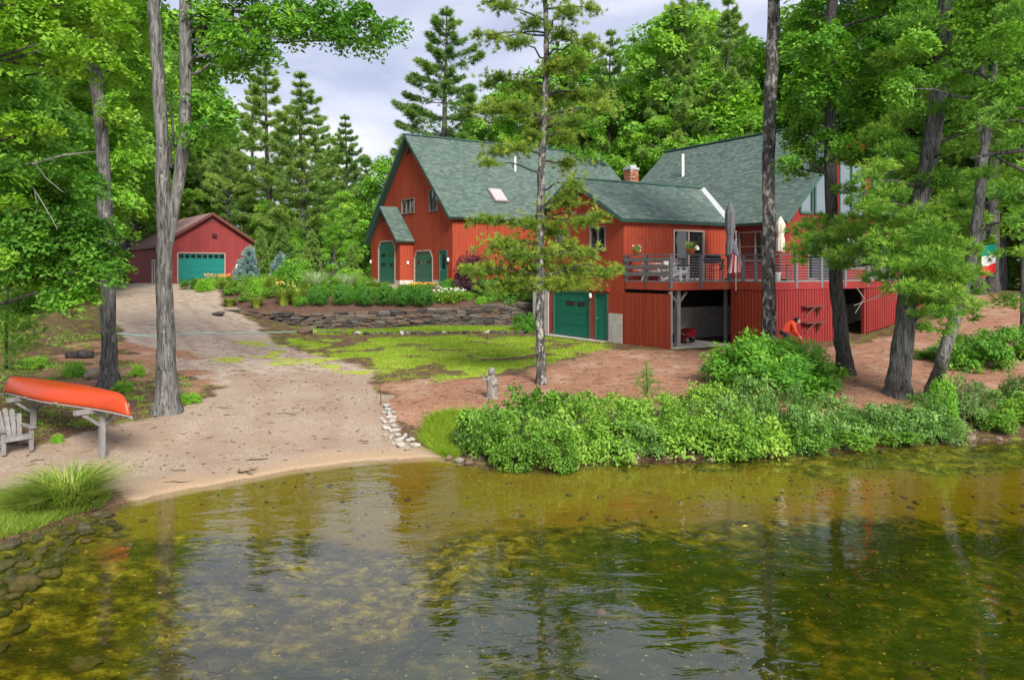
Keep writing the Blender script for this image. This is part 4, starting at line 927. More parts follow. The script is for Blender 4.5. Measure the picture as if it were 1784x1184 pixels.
def pine(h, w_, base, L=.33, W=.05, dens=34, k=13, tier=1.35, bare=.0, irregular=.35, droop=.0):
    tr = Geo(); cr = Geo(); P, A, V = [], [], []
    path = curve((0, 0, -.4), (RNG.normal(0, .25), RNG.normal(0, .25), h), 0, 8, .06); tr.tube(path, np.linspace(h*.013+.06, .03, 8), 8)
    z = base
    while z < h-.2:
        f = (z-base)/(h-base); rl = w_*.5*((1-f)**.75)*(.55+.45*min(1, f*5+.35)); nb = RNG.integers(4, 7); ph = RNG.random()*6.28
        for q in range(nb):
            a = ph+q*6.283/nb+RNG.normal(0, .25); ln = max(.016*h, rl*(1-irregular*RNG.random()**1.2*1.5)); rise = ln*(.10+.35*f)-droop*ln
            b = np.array([np.interp(z, path[:, 2], path[:, 0]), np.interp(z, path[:, 2], path[:, 1]), z]); e = b+np.array([math.cos(a)*ln, math.sin(a)*ln, rise])
            if RNG.random() > bare: tr.tube(curve(b, e, -.04*ln, 4), np.linspace(.022+ln*.008, .008, 4), 4)
            nt_ = max(3, int(dens*ln)); t = RNG.random(nt_)**.48*.88+.14; side = RNG.normal(0, 1, nt_)*.24*ln*(1.12-t)
            dirv = np.array([math.cos(a), math.sin(a), 0]); sv = np.array([-math.sin(a), math.cos(a), 0])
            p = b+(e-b)*t[:, None]+sv*side[:, None]; p[:, 2] += -.04*ln*np.sin(np.pi*t)+.10*ln*t**3+RNG.normal(0, .032*ln+.03, nt_)
            P.append(p); A.append(unit(dirv*.75+sv*(np.sign(side)*.55)[:, None]+np.array((0, 0, .45)))); V.append(np.clip(.12+.33*RNG.random()+.35*RNG.random(nt_)+.2*t, 0, 1))
        z += tier*(.75+.5*RNG.random())*(1-.45*f)
    P.append(np.array([[path[-1, 0], path[-1, 1], h-.1*i] for i in range(5)])); A.append(np.tile((0, 0, 1.0), (5, 1))); V.append(np.full(5, .6))
    tufts(cr, np.concatenate(P), np.concatenate(A), np.concatenate(V), L, W, k, .85); return tr, cr

PR = {}
PR['hard'] = [proto_tree('maple_tree', a, M['greybark'], b, M['forest'], 'leafy green hardwood tree in the woods behind the houses', 'tree', 'hardwood trees in the woods behind') for a, b in (broadleaf(18, 9, 4, .30, 30), broadleaf(18, 8, 3, .30, 30), broadleaf(20, 10, 6, .32, 28))]
PR['lime'] = [proto_tree('birch_tree', a, M['greybark'], b, M['lime'], 'bright yellow-green young hardwood tree in the woods behind', 'tree', 'bright young hardwoods in the woods behind') for a, b in (broadleaf(10, 6, 1.2, .24, 40), broadleaf(12, 6, 1.5, .25, 36))]
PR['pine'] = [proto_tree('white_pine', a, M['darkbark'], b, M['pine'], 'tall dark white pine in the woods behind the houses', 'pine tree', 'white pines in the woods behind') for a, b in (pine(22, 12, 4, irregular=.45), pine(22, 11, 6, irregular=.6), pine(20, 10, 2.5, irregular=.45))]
PR['young'] = [proto_tree('pine_sapling', a, M['darkbark'], b, M['pine'], 'low bushy young pine at the foot of the woods', 'pine tree', 'young pines at the foot of the woods') for a, b in (pine(8, 4.5, .5, dens=26, tier=.6), pine(7, 4.8, .3, dens=26, tier=.55))]
used = set(); DEF = {p.name: (p['label'], p['group']) for l in PR.values() for p in l}
def put(kind, v, px, py_top, Y, label=None, group=None, wide=1.0, h=None):
    p = PR[kind][v % len(PR[kind])]; x = (px-CX)*Y/F; z = gz(x, Y)
    hh = h or (EYE+(HY-py_top)*Y/F - z); base_h = {'hard': 18.6, 'lime': 11, 'pine': 22, 'young': 7.8}[kind]
    s = hh/base_h; loc = (x, Y, z-.1); rz = RNG.random()*6.28; wd = s*wide
    if p.name in used: o = dup(p, loc, rz, (wd, wd, s), label or DEF[p.name][0], group or DEF[p.name][1])
    else:
        used.add(p.name); o = p; o.location = loc; o.rotation_euler = (0, 0, rz); o.scale = (wd, wd, s)
        if label: o['label'] = label
        if group: o['group'] = group
    return o
# singled-out trees behind the houses
def single(o):
    if 'group' in o: del o['group']
    return o
single(put('pine', 0, 768, 12, 66, 'tall open white pine standing alone above the left gable of the house', wide=1.35))
single(put('pine', 2, 530, 86, 62, 'broad dark pine left of the gap of sky, behind the drive', wide=1.3))
single(put('pine', 1, 472, 92, 70, 'slimmer pine just left of the broad dark pine by the sky gap', wide=1.2))
single(put('pine', 2, 608, 172, 74, 'short pointed pine right of the broad dark pine, low against the sky', wide=1.15))
single(put('lime', 0, 676, 252, 62, 'young yellow-green tree rising just left of the house gable', wide=.9))
single(put('pine', 2, 395, 140, 78, 'dark pine rising over the detached garage', wide=1.0))
single(put('hard', 0, 600, 330, 60, 'round leafy tree in front of the pines left of the house', wide=1.0))
lays = [('pine',0,345,110,84),('pine',1,438,130,90),('pine',2,560,170,95),('pine',0,505,180,82),('hard',1,640,300,72),('hard',2,575,330,76),('young',0,455,400,56),('young',1,490,385,57),('lime',1,470,360,66),('lime',0,520,385,61),('young',0,545,400,55),
 ('lime',1,585,395,57),('young',1,612,420,54),('hard',0,640,350,66),('lime',0,625,330,72),('hard',1,430,300,80),('hard',2,380,260,86),('pine',1,640,270,92),('pine',2,680,290,98),('pine',0,590,230,105),('hard',0,700,300,90),
 ('hard',1,330,220,88),('lime',1,345,330,84),('hard',0,310,120,90),('hard',2,270,60,84),('pine',0,240,-60,82),('hard',1,215,30,70),('hard',0,180,-80,56),('hard',2,130,-120,48),('lime',1,150,120,44),('hard',1,70,-150,42),
 ('lime',0,95,200,38),('hard',0,20,-180,38),('hard',2,-60,-220,36),('pine',0,40,-200,46),('pine',2,-120,-200,44),('hard',1,-180,-200,40),('lime',1,10,330,34),('young',0,-20,400,30),('pine',1,110,-160,60),('hard',0,250,200,90),('lime',0,255,310,92),
 ('hard',1,-260,-150,34),('hard',2,-380,-150,38),('young',1,120,430,50),('young',0,60,440,44),('young',1,-40,430,40)]
lays += [('pine',1,1055,52,60),('pine',0,1182,-14,58),('pine',1,1262,-6,57),('pine',0,985,96,62),('hard',1,860,150,64),('hard',0,925,130,70),('hard',2,1000,115,62),('pine',1,1040,58,72),('hard',0,1065,135,66),('hard',1,1120,70,70),('pine',0,1165,2,66),('hard',2,1180,60,60),('lime',0,1240,95,58),('hard',0,1230,20,72),('pine',2,1285,-30,64),
 ('lime',1,1300,100,60),('hard',1,1330,70,66),('pine',1,1205,-30,90),('pine',0,1110,60,95),('hard',2,890,170,85),('hard',0,970,150,90),('hard',1,1050,120,92),('hard',2,830,230,78),('hard',0,790,250,90),('pine',2,905,110,96),
 ('hard',1,1390,0,62),('hard',0,1440,-80,58),('hard',2,1500,-60,56),('pine',0,1545,-120,60),('hard',0,1590,-90,52),('hard',1,1650,-130,50),('pine',1,1700,-160,54),('hard',2,1745,-140,48),('pine',0,1800,-200,46),('hard',1,1860,-180,44),('lime',0,1690,300,56),
 ('lime',1,1745,330,52),('lime',0,1790,280,50),('young',0,1720,420,50),('young',1,1765,400,48),('hard',0,1930,-180,42),('pine',2,2020,-200,44),('hard',2,2100,-150,40),('young',0,1810,420,46),('lime',1,1640,300,60),('hard',1,1370,150,76),('hard',0,1460,100,80),
 ('hard',2,1560,60,84),('hard',1,1660,60,80),('hard',0,1740,40,78),('lime',1,1715,200,70),('young',1,1690,440,58),('pine',1,1620,40,92),('lime',0,1120,250,60),('hard',1,1090,230,58),('hard',0,1150,200,57),('hard',2,1000,200,58)]
for k, (kd, v, px, pt, Y_) in enumerate(lays):
    q = put(kd, v, px, pt, Y_, wide=.85+.3*random.random())
    side = 'left of the house' if px < 700 else ('above the house roofs' if px < 1400 else 'right of the house')
    q['label'] = q['label'].replace('in the woods behind the houses', 'in the woods '+side).replace('in the woods behind', 'in the woods '+side).replace('at the foot of the woods', 'at the foot of the woods '+side)
    q['group'] = q['group'].replace('behind', side) if 'behind' in q['group'] else q['group']+' '+side
# far wood that closes the view between the trunks
g = Geo(); cl = []
for px in range(-500, 2300, 26):
    Y_ = 112+RNG.random()*14; x = (px-CX)*Y_/F; h = 10+RNG.random()*5
    if 330 < px < 720: h = 8+RNG.random()*2
    for q in range(5): cl.append((x+RNG.normal(0, 1.2), Y_+RNG.normal(0, 2), 3.4+h*(q+.4)/5, 2.2, 2.2, 1.5))
P, N, V = spray_points(cl, 3.2, 1.3, .4, 9); leaves(g, P, N, V*.8, .75); tag(g.build('far_woods', M['forest']), kind='stuff')
g = Geo(); cl = []
for k in range(170):   # low undergrowth at the edge of the woods
    px = RNG.choice([RNG.uniform(-100, 330), RNG.uniform(400, 650), RNG.uniform(1660, 1950)]); Y_ = RNG.uniform(46, 66) if px > 330 else RNG.uniform(26+max(0, min(px, 280))*.1, 56); x = (px-CX)*Y_/F
    if masks(np.array([x]), np.array([Y_]))[3][0] > .05 or (-30 < x < -16 and Y_ > 56): continue
    r = RNG.uniform(.4, 1.0); cl.append((x, Y_, gz(x, Y_)+r*.4, r, r, r*.6))
P, N, V = spray_points(cl, 26, .4, .35); leaves(g, P, N, V, .17); tag(g.build('undergrowth', M['lime']), kind='stuff')

# ---------------- trees that stand near: trunks along their own lines
def near_tree(name, label, cat, path, radii, mat, flare=1.6, nseg=14, group=None):
    """path: world points from the foot up"""
    b = np.array(path[0]); t = thing(name, label, cat, tuple(b), 0, group)
    p = np.array(path); tt = np.linspace(0, len(p)-1, (len(p)-1)*5+1); q = np.stack([np.interp(tt, np.arange(len(p)), p[:, k]) for k in range(3)], -1)
    for _ in range(2): q[1:-1] = (q[:-2]+2*q[1:-1]+q[2:])/4
    r = np.interp(tt, np.arange(len(p)), radii); h = q[:, 2]-q[0, 2]; r = r*(1+(flare-1)*np.exp(-h/.35))
    q = np.vstack([q[0]-np.array((0, 0, .4)), q]); r = np.concatenate([[r[0]*1.1], r]); q[1:, :2] += RNG.normal(0, .012, (len(q)-1, 2))
    g = Geo(); g.tube(q-b, r, nseg, wob=.035); o = g.build('trunk', mat, t, smooth=True)
    t['_b'] = 0; del t['_b']
    return t, b, q
def on_path(q, z):
    i = np.argsort(q[:, 2]); return np.array([np.interp(z, q[i, 2], q[i, k]) for k in range(3)])
def limbs(t, b, q, cl, mat, r0=.07, drop=.5, nm='limb', every=1):
    for k, c in enumerate(cl):
        if k % every: continue
        c = np.array(c[:3]); dxy = np.linalg.norm(c[:2]-q[0, :2]); s = on_path(q, min(max(c[2]-drop*dxy*.6, q[0, 2]+1.5), q[:, 2].max()-.05))
        g = Geo(); g.tube(curve(s, c, .12*dxy*.5, 6, .04)-b, np.linspace(min(r0, .02+dxy*.02), .010, 6), 6); g.build(nm, mat, t, smooth=True)
def pxclumps(l, Y, jy=.6, flat=.8, sc=1.15):
    r = []
    for e in l:
        px, py, rp = e[:3]; yy = (e[3] if len(e) > 3 else Y)+RNG.normal(0, jy); c = at(px, py, yy); s = rp*yy/F*sc; r.append((*c, s, s, s*flat))
    return r
def crown(t, b, cl, leafsize, per, mat, sr=.32, nm='crown', mult=2.2):
    P, N, V = spray_points(cl, per*1.35, sr, .3, droop=.4, mult=mult); g = Geo(); leaves(g, P-b, N, V, leafsize*.84); return g.build(nm, mat, t)

# twin-stemmed oak on the left of the beach
Yb = 18.7
t, b, q = near_tree('oak_tree', 'grey twin-trunk oak at the back of the sand beside the canoe', 'tree', [on_ground(290, 716), at(288, 600, Yb), at(287, 500, Yb), at(286, 400, Yb), at(283, 250, Yb), at(274, 100, Yb), at(268, 0, Yb), at(262, -200, Yb), at(258, -380, Yb)], [.25, .215, .195, .175, .155, .145, .14, .11, .07], M['bark'], 1.7, 18)
st = [at(291, 470, Yb+.02), at(300, 385, Yb-.03), at(314, 300, Yb), at(323, 230, Yb), at(324, 130, Yb), at(322, 0, Yb), at(330, -180, Yb), at(340, -330, Yb)]
g = Geo(); tt = np.linspace(0, 7, 36); sp = np.stack([np.interp(tt, np.arange(8), np.array(st)[:, k]) for k in range(3)], -1)
for _ in range(3): sp[1:-1] = (sp[:-2]+2*sp[1:-1]+sp[2:])/4
g.tube(sp-b, np.interp(tt, np.arange(8), [.05, .13, .15, .145, .145, .14, .10, .05]), 14, wob=.035); g.build('second_trunk', M['bark'], t, smooth=True)
twin = [(340,50,34),(365,20,40),(345,95,28),(400,60,40),(430,30,40),(455,85,30),(480,20,36),(395,105,26),(500,45,26),(420,110,24),(520,15,28),(545,40,22),(570,18,26),(600,35,24),(630,20,24),(655,50,20),(680,45,18),(610,60,16),(640,75,13),(575,55,18),(360,130,18),
 (345,175,20),(365,200,24),(385,185,20),(395,215,16),(350,225,18),(405,235,14),(370,240,14),(335,200,14),(300,-60,40),(360,-90,50),(430,-60,50),(500,-70,40),(560,-50,36),(270,-120,40),(220,-150,40),(400,-160,50),(330,-210,46),(280,-260,46),(380,-270,40),(240,-330,40),(320,-360,40),(190,-60,34),(225,-230,30)]
cl = pxclumps(twin, Yb, .7, .75); crown(t, b, cl, .16, 95, M['oak'], .34)
limbs(t, b, sp, cl[:29], M['bark'], .045, .22, every=3); limbs(t, b, q, cl[33:], M['bark'], .05, .5, every=3)
g = Geo(); g.tube(curve(at(299, 292, Yb), at(300, 160, Yb-.3), 0, 6, .03)-b, np.linspace(.05, .02, 6), 6); g.build('limb', M['darkbark'], t, smooth=True)
# single oak behind the canoe
Yb = 20.7
t, b, q = near_tree('oak_tree', 'single grey-barked oak behind the orange canoe', 'tree', [on_ground(190, 674), at(189, 600, Yb), at(187, 450, Yb), at(181, 300, Yb), at(172, 170, Yb), at(160, 100, Yb), at(148, 30, Yb), at(135, -150, Yb), at(125, -330, Yb)], [.215, .195, .19, .18, .17, .165, .15, .11, .05], M['greybark'], 1.5, 16)
o1 = [(120,40,40),(190,30,40),(230,60,36),(90,90,40),(235,120,30),(210,180,26),(240,20,34),(60,30,40),(150,-40,44),(90,-60,50),(220,-60,44),(40,-100,50),(140,-140,50),(200,-170,44),(90,-220,46),(150,-280,44),(250,-30,30),(245,170,24),(140,150,26),(60,150,32)]
cl = pxclumps(o1, Yb, .9, .75); crown(t, b, cl, .17, 70, M['forest'], .38); limbs(t, b, q, cl, M['greybark'], .06, .5, every=2)
# dark oak and yellow maple reaching in from the left edge
Yb = 15.6
t, b, q = near_tree('oak_tree', 'dark-leaved oak reaching in low from the left edge above the canoe', 'tree', [on_ground(-70, 770), at(-65, 500, Yb), at(-60, 250, Yb), at(-50, 0, Yb), at(-40, -200, Yb)], [.24, .21, .18, .14, .06], M['darkbark'], 1.5, 14)
o2 = [(20,300,40),(70,310,38),(110,330,34),(40,360,42),(95,380,42),(140,385,32),(60,420,44),(115,430,40),(160,420,32),(190,440,22),(205,460,14),(35,470,42),(85,480,40),(135,475,34),(175,470,24),(100,520,24),(140,505,20),(45,520,26),(10,420,40),(60,250,30),(130,280,26),(20,200,36),(100,230,24),(150,320,22),(-20,350,50),(-30,200,50),(-20,80,50),(30,140,36),(180,390,16),(-60,-60,60),(-20,-150,60),(30,-60,44)]
cl = pxclumps(o2, Yb, .5, .75); crown(t, b, cl, .135, 150, M['oak'], .26); limbs(t, b, q, cl, M['darkbark'], .05, .4, every=2)
g = Geo(); g.tube(np.array([at(-40, 300, Yb), at(60, 285, Yb-.3), at(110, 270, Yb-.4), at(168, 264, Yb-.5)])-b, [.035, .03, .022, .010], 6)
for pts in ([(20,290),(60,330),(90,380),(100,400)], [(60,330),(65,360),(58,385)], [(62,285),(80,310),(110,335)]):
    g.tube(np.array([at(a, c, Yb-.4) for a, c in pts])-b, np.linspace(.014, .005, len(pts)), 5)
tag(g.build('dead_branch', M['paletwig'], t, smooth=True), 'bare pale dead branch')
Yb = 13.2
t, b, q = near_tree('maple_tree', 'yellow-green maple reaching in high from the left edge', 'tree', [on_ground(-150, 860), at(-145, 500, Yb), at(-130, 200, Yb), at(-120, -100, Yb), at(-115, -250, Yb)], [.19, .16, .13, .10, .05], M['darkbark'], 1.5, 12)
o3 = [(20,40,34),(70,55,32),(110,75,26),(150,85,22),(190,105,18),(215,130,12),(60,95,24),(110,110,20),(145,125,14),(20,85,28),(180,75,16),(210,50,18),(160,45,22),(30,205,22),(70,212,18),(90,222,10),(10,225,18),(100,20,26),(150,8,24),(200,10,20),(50,5,34),(-20,120,40),(-30,20,50),(-60,-60,60),(0,-70,44),(80,-60,40),(-80,200,44),(10,440,10),(18,345,8)]
cl = pxclumps(o3, Yb, .4, .5); crown(t, b, cl, .13, 150, M['maple'], .22); limbs(t, b, q, cl, M['darkbark'], .035, .35, every=2)
# pine sapling under them at the left edge
t, b, q = near_tree('pine_sapling', 'soft-needled young pine at the left edge behind the canoe', 'pine tree', [on_ground(10, 640), at(12, 560, 18.5), at(14, 480, 18.5)], [.05, .04, .015], M['darkbark'], 1.2, 8)
cl = pxclumps([(20,560,30),(45,545,26),(10,600,30),(45,600,22),(25,520,26),(60,570,18),(-10,560,34),(20,630,22)], 18.5, .3, .7); P, A, V = pine_points(cl, 420); g = Geo(); tufts(g, P-b, A, V, .13, .014, 12); g.build('crown', M['gpine'], t)

# yellowing young white pine in front of the house
Yb = 22.4
t, b, q = near_tree('white_pine', 'slender yellowing white pine in front of the red house', 'pine tree', [on_ground(943, 668), at(941, 560, Yb), at(940, 450, Yb), at(942, 330, Yb), at(947, 220, Yb), at(953, 100, Yb), at(950, 0, Yb), at(948, -90, Yb), at(948, -170, Yb)], [.135, .13, .12, .112, .10, .085, .07, .045, .02], M['lichenbark'], 1.35, 14)
cp = [(850,470,46,20),(815,468,18,9),(900,485,45,22),(1000,472,52,24),(1050,475,30,13),(1075,468,12,7),(880,425,46,18),(850,383,34,12),(905,445,42,22),(980,435,38,20),(1012,385,40,12),(1045,373,18,8),(985,350,34,22),(1000,320,20,16),(960,400,36,22),(925,388,32,18),(1020,440,30,14),(965,492,56,16),(885,502,46,12),(1000,495,40,12),(930,470,30,20),(945,440,30,24),
 (872,262,34,12),(852,285,22,8),(905,258,28,12),(990,285,26,20),(985,240,28,18),(1000,212,34,16),(1045,188,28,12),(900,188,48,16),(862,192,30,11),(955,172,42,20),(1008,170,42,18),(1040,165,26,10),(872,135,34,10),(852,147,18,7),(912,150,32,12),(962,120,34,18),(1000,112,34,18),(1022,72,28,15),(982,62,34,20),(900,75,34,12),(862,65,28,10),(832,60,14,6),(930,42,30,17),(880,12,30,10),(855,6,20,7),(990,22,30,17),(1028,15,22,10),
 (945,215,26,12),(930,235,24,10),(960,-10,34,16),(920,-30,30,14),(985,-40,28,14),(950,-70,30,14),(930,-95,22,12),(970,-105,20,12),(948,-140,16,14),(948,-165,8,12),(890,-10,24,10)]
cl = []
for px, py, rx, ry in cp:
    yy = Yb+RNG.normal(0, .75); c = at(px, py, yy); k = yy/F; cl.append((*c, rx*k*1.08, max(rx*k, .4), ry*k*.95))
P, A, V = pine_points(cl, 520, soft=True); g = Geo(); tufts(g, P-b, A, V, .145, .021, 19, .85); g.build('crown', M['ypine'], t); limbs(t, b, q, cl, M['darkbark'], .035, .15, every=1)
g = Geo()
for a in range(9): p = at(947, 208, Yb); e = p+np.array([math.cos(a*.7)*1.3, math.sin(a*.7)*1.0, .25+RNG.normal(0, .12)]); g.tube(curve(p, e, -.05, 4, .04)-b, np.linspace(.018, .006, 4), 4)
g.build('dead_branch', M['twig'], t)

# right-hand group
def bough_pine(t, b, q, l, Y_, mat, dens=420, L=.17, W=.026, k=13, every=2, jy=.8, fl=.62):
    cl = []
    for e in l:
        px, py, rx, ry = e[:4]; yy = (e[4] if len(e) > 4 else Y_)+RNG.normal(0, jy); kk = yy/F; cl.append((*at(px, py, yy), rx*kk, rx*kk*.9, ry*kk*fl/.62*.8))
    P, A, V = pine_points(cl, dens); g = Geo(); tufts(g, P-b, A, V, L, W, k, .8); g.build('crown', mat, t); limbs(t, b, q, cl, M['darkbark'], .05, .2, every=every); return cl
Yb = 25.0
t, b, q = near_tree('red_pine', 'tall bare flaky-barked pine trunk in front of the deck', 'pine tree', [at(1340, 640, Yb), at(1340, 500, Yb), at(1339, 300, Yb), at(1343, 150, Yb), at(1348, 0, Yb), at(1352, -200, Yb), at(1354, -420, Yb)], [.23, .215, .21, .205, .19, .16, .06], M['lichenbark'], 1.3, 16)
bough_pine(t, b, q, [(1330,-150,60,24),(1390,-170,60,24),(1300,-220,60,26),(1370,-250,60,26),(1340,-310,50,26),(1310,-370,40,22),(1380,-340,40,22),(1352,-430,26,22)], Yb, M['gpine'], 120, .2, .03, 9)
Yb = 23.2
t, b, q = near_tree('oak_tree', 'dark-trunked oak leaning left in front of the deck end', 'tree', [on_ground(1474, 652), at(1466, 600, Yb), at(1458, 500, Yb), at(1450, 400, Yb), at(1446, 250, Yb), at(1447, 100, Yb), at(1450, -50, Yb), at(1455, -250, Yb), at(1460, -400, Yb)], [.235, .22, .205, .19, .175, .165, .155, .12, .06], M['darkbark'], 1.35, 16)
o4 = [(1405,30,30),(1425,80,28),(1385,65,22),(1400,130,26),(1430,160,26),(1385,180,20),(1410,215,24),(1440,235,22),(1380,235,18),(1400,265,20),(1375,275,14),(1430,285,14),(1385,295,12),(1480,40,36),(1500,100,36),(1490,160,34),(1525,140,30),(1470,210,26),(1510,200,28),(1550,190,26),(1545,60,36),(1580,130,26),(1480,260,18),(1450,60,28),(1470,-60,44),(1400,-60,44),(1540,-40,44),(1440,-150,50),(1520,-150,50),(1380,-180,40),(1460,-250,50),(1530,-260,44),(1420,-330,44),(1480,-380,40),(1590,20,34),(1560,-110,40),(1490,215,26),(1530,230,28),(1470,250,20),(1555,250,26),(1500,270,22),(1530,90,34),(1460,120,22),(1410,105,24)]
cl = pxclumps(o4, Yb, .8, .75); crown(t, b, cl, .17, 90, M['oak'], .34); limbs(t, b, q, cl, M['darkbark'], .06, .4, every=2)
Yb = 20.8
t, b, q = near_tree('white_pine', 'thick grey white pine leaning right on the bank, with drooping boughs', 'pine tree', [on_ground(1563, 686), at(1568, 640, Yb), at(1578, 550, Yb), at(1590, 450, Yb), at(1608, 330, Yb), at(1628, 220, Yb), at(1640, 120, Yb), at(1648, 0, Yb), at(1655, -200, Yb), at(1660, -420, Yb)], [.30, .28, .265, .255, .24, .23, .215, .19, .14, .05], M['greybark'], 1.35, 18)
pc = [(1400,400,30,16,22.5),(1430,385,34,16,22.5),(1465,400,36,18,22.5),(1390,430,24,14,22.5),(1440,430,34,18,22.5),(1490,420,34,18,22.5),(1480,380,26,14,22.5),(1395,455,16,9,22.5),(1510,395,26,14,22),
 (1540,330,40,18),(1580,300,40,18),(1530,290,34,16),(1560,260,36,16),(1600,350,44,20),(1545,370,36,18),(1590,395,44,20),(1640,380,44,20),(1560,430,44,22,19.5),(1610,440,48,24,19.5),(1660,430,44,22,19.5),(1540,455,34,16,19.5),(1590,475,40,20,19.5),(1640,480,44,22,19.5),(1690,450,36,20,19.5),(1560,500,24,12,19.5),(1600,520,28,14,19.5),(1650,530,36,18,19.5),(1690,500,24,14,19.5),(1680,550,24,12,19.5),(1640,570,28,12,19.5),(1600,570,20,9,19.5),(1665,590,20,9,19.5),
 (1640,310,44,20),(1690,330,44,20),(1690,380,36,18),(1530,230,30,14),(1570,210,34,16),(1620,250,36,16),(1680,260,40,18),(1720,300,36,18),(1730,230,40,18),(1600,160,40,18),(1660,190,44,20),(1560,100,40,18),(1620,90,46,20),(1700,150,46,20),(1590,40,46,20),(1660,40,50,22),(1730,90,46,20),(1720,20,50,22),(1600,-40,50,22),(1680,-60,54,24),(1620,-130,54,24),(1700,-160,54,24),(1640,-230,50,24),(1680,-310,44,24),(1655,-400,34,24),(1560,-80,40,18),(1500,350,30,14,22),(1475,330,26,13,22),(1510,310,30,14,21),(1420,415,30,14,21.5),(1465,440,30,14,21.5),(1500,450,28,14,21),(1520,480,26,13,19.5),(1620,400,44,22,19.5),(1580,450,40,20,19.2),(1630,450,44,22,19.2),(1620,500,40,20,19.2),(1660,480,40,20,19),(1670,400,40,20,19.5),(1560,400,36,18,19.6),(1625,340,40,20),(1660,350,40,20),(1700,420,30,16,19.4),(1690,530,26,13,19.3),(1645,545,30,14,19.2),(1610,545,24,11,19.2),(1745,260,36,18),(1750,320,30,16),(1480,400,34,16,21.2),(1440,420,30,15,21.2),(1500,430,34,16,20.6),(1540,415,36,18,19.6),(1460,460,26,12,21),(1410,440,24,12,21.5),(1570,460,36,17,19.2),(1600,430,40,19,19.1),(1650,465,40,19,19.1),(1550,340,38,18,20),(1610,370,40,19,19.6),(1520,360,34,16,20.4),(1590,500,34,15,19.1),(1690,475,30,15,19),(1650,510,36,16,19),(1540,390,34,16,20)]
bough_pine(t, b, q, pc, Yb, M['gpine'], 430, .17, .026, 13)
g = Geo()
for pts in ([(1492,500),(1506,520),(1490,545)], [(1570,470),(1545,505),(1520,520),(1488,532)], [(1545,505),(1535,520),(1542,518)], [(1535,515),(1522,522),(1518,512)], [(1585,470),(1560,500),(1548,520)], [(1575,480),(1572,500),(1583,512),(1578,530)], [(1572,500),(1560,518),(1553,524)]):
    g.tube(np.array([at(a, c, 19.2) for a, c in pts])-b, np.linspace(.016, .006, len(pts)), 5)
tag(g.build('dead_branch', M['paletwig'], t, smooth=True), 'bare pale dead twigs')
Yb = 19.2
t, b, q = near_tree('oak_tree', 'thin pale trunk leaning right beside the thick grey pine', 'tree', [on_ground(1622, 688), at(1640, 630, Yb), at(1662, 560, Yb), at(1688, 470, Yb), at(1703, 380, Yb), at(1714, 270, Yb), at(1722, 200, Yb), at(1735, 60, Yb), at(1745, -120, Yb)], [.17, .155, .15, .14, .125, .12, .11, .09, .04], M['bark'], 1.3, 12)
o5 = [(1760,340,20),(1775,300,22),(1740,150,34),(1770,60,40),(1700,80,30),(1720,-20,44),(1780,-40,50),(1770,180,34),(1650,120,28),(1600,70,26),(1740,-120,50),(1690,30,36),(1560,150,20),(1755,520,14),(1770,380,18)]
cl = pxclumps(o5, Yb, .7, .75); crown(t, b, cl, .15, 90, M['forest'], .3); limbs(t, b, q, cl, M['bark'], .05, .4, every=2)
Yb = 17.6
t, b, q = near_tree('white_pine', 'dark pine at the right edge with a black limb reaching left', 'pine tree', [on_ground(1850, 700), at(1845, 500, Yb), at(1840, 250, Yb), at(1840, 0, Yb), at(1840, -250, Yb)], [.25, .23, .2, .16, .06], M['darkbark'], 1.4, 12)
bough_pine(t, b, q, [(1740,190,30,16),(1775,170,36,18),(1720,215,24,12),(1780,240,36,18),(1765,330,30,15),(1740,440,16,9),(1790,440,24,12),(1780,380,24,12),(1800,100,50,22),(1820,0,60,26),(1830,-120,60,26),(1790,-60,50,22),(1770,20,40,18),(1840,-220,50,26)], Yb, M['gpine'], 430, .16, .024, 13)
g = Geo(); g.tube(np.array([at(1842, 270, Yb), at(1784, 262, Yb), at(1730, 268, Yb), at(1690, 276, Yb)])-b, [.07, .055, .045, .02], 7); g.tube(np.array([at(1842, 330, Yb), at(1790, 300, Yb), at(1755, 285, Yb), at(1720, 262, Yb)])-b, [.06, .045, .035, .015], 7); g.build('limb', M['darkbark'], t, smooth=True)
for px, py, Y_, r, lab in ((1781, 565, 27, .10, 'thin straight pine trunk at the right edge above the mound'), (1704, 515, 40, .33, 'left of two dark trunks behind the mound'), (1728, 516, 42, .36, 'right of two dark trunks behind the mound'), (1754, 512, 52, .18, 'slim dark trunk right of the pair behind the mound')):
    f = on_ground(px, py); x = f[0]; Yg = f[1] if f[1] < 60 else Y_; f = np.array([(px-CX)*Y_/F, Y_, 0]); f[2] = gz(f[0], f[1])
    t, b, q = near_tree('pine_tree', lab, 'tree', [f, f+np.array((.05, 0, 3)), f+np.array((.1, 0, 8)), f+np.array((.2, 0, 14))], [r, r*.9, r*.7, r*.3], M['darkbark'], 1.3, 10)
    cl = [(f[0]+RNG.normal(0, 1.1), f[1]+RNG.normal(0, 1.0), f[2]+9+k*.9, 1.3, 1.3, .5) for k in range(7)]
    P, A, V = pine_points(cl, 60); g = Geo(); tufts(g, P-b, A, V, .25, .035, 9); g.build('crown', M['gpine'], t)

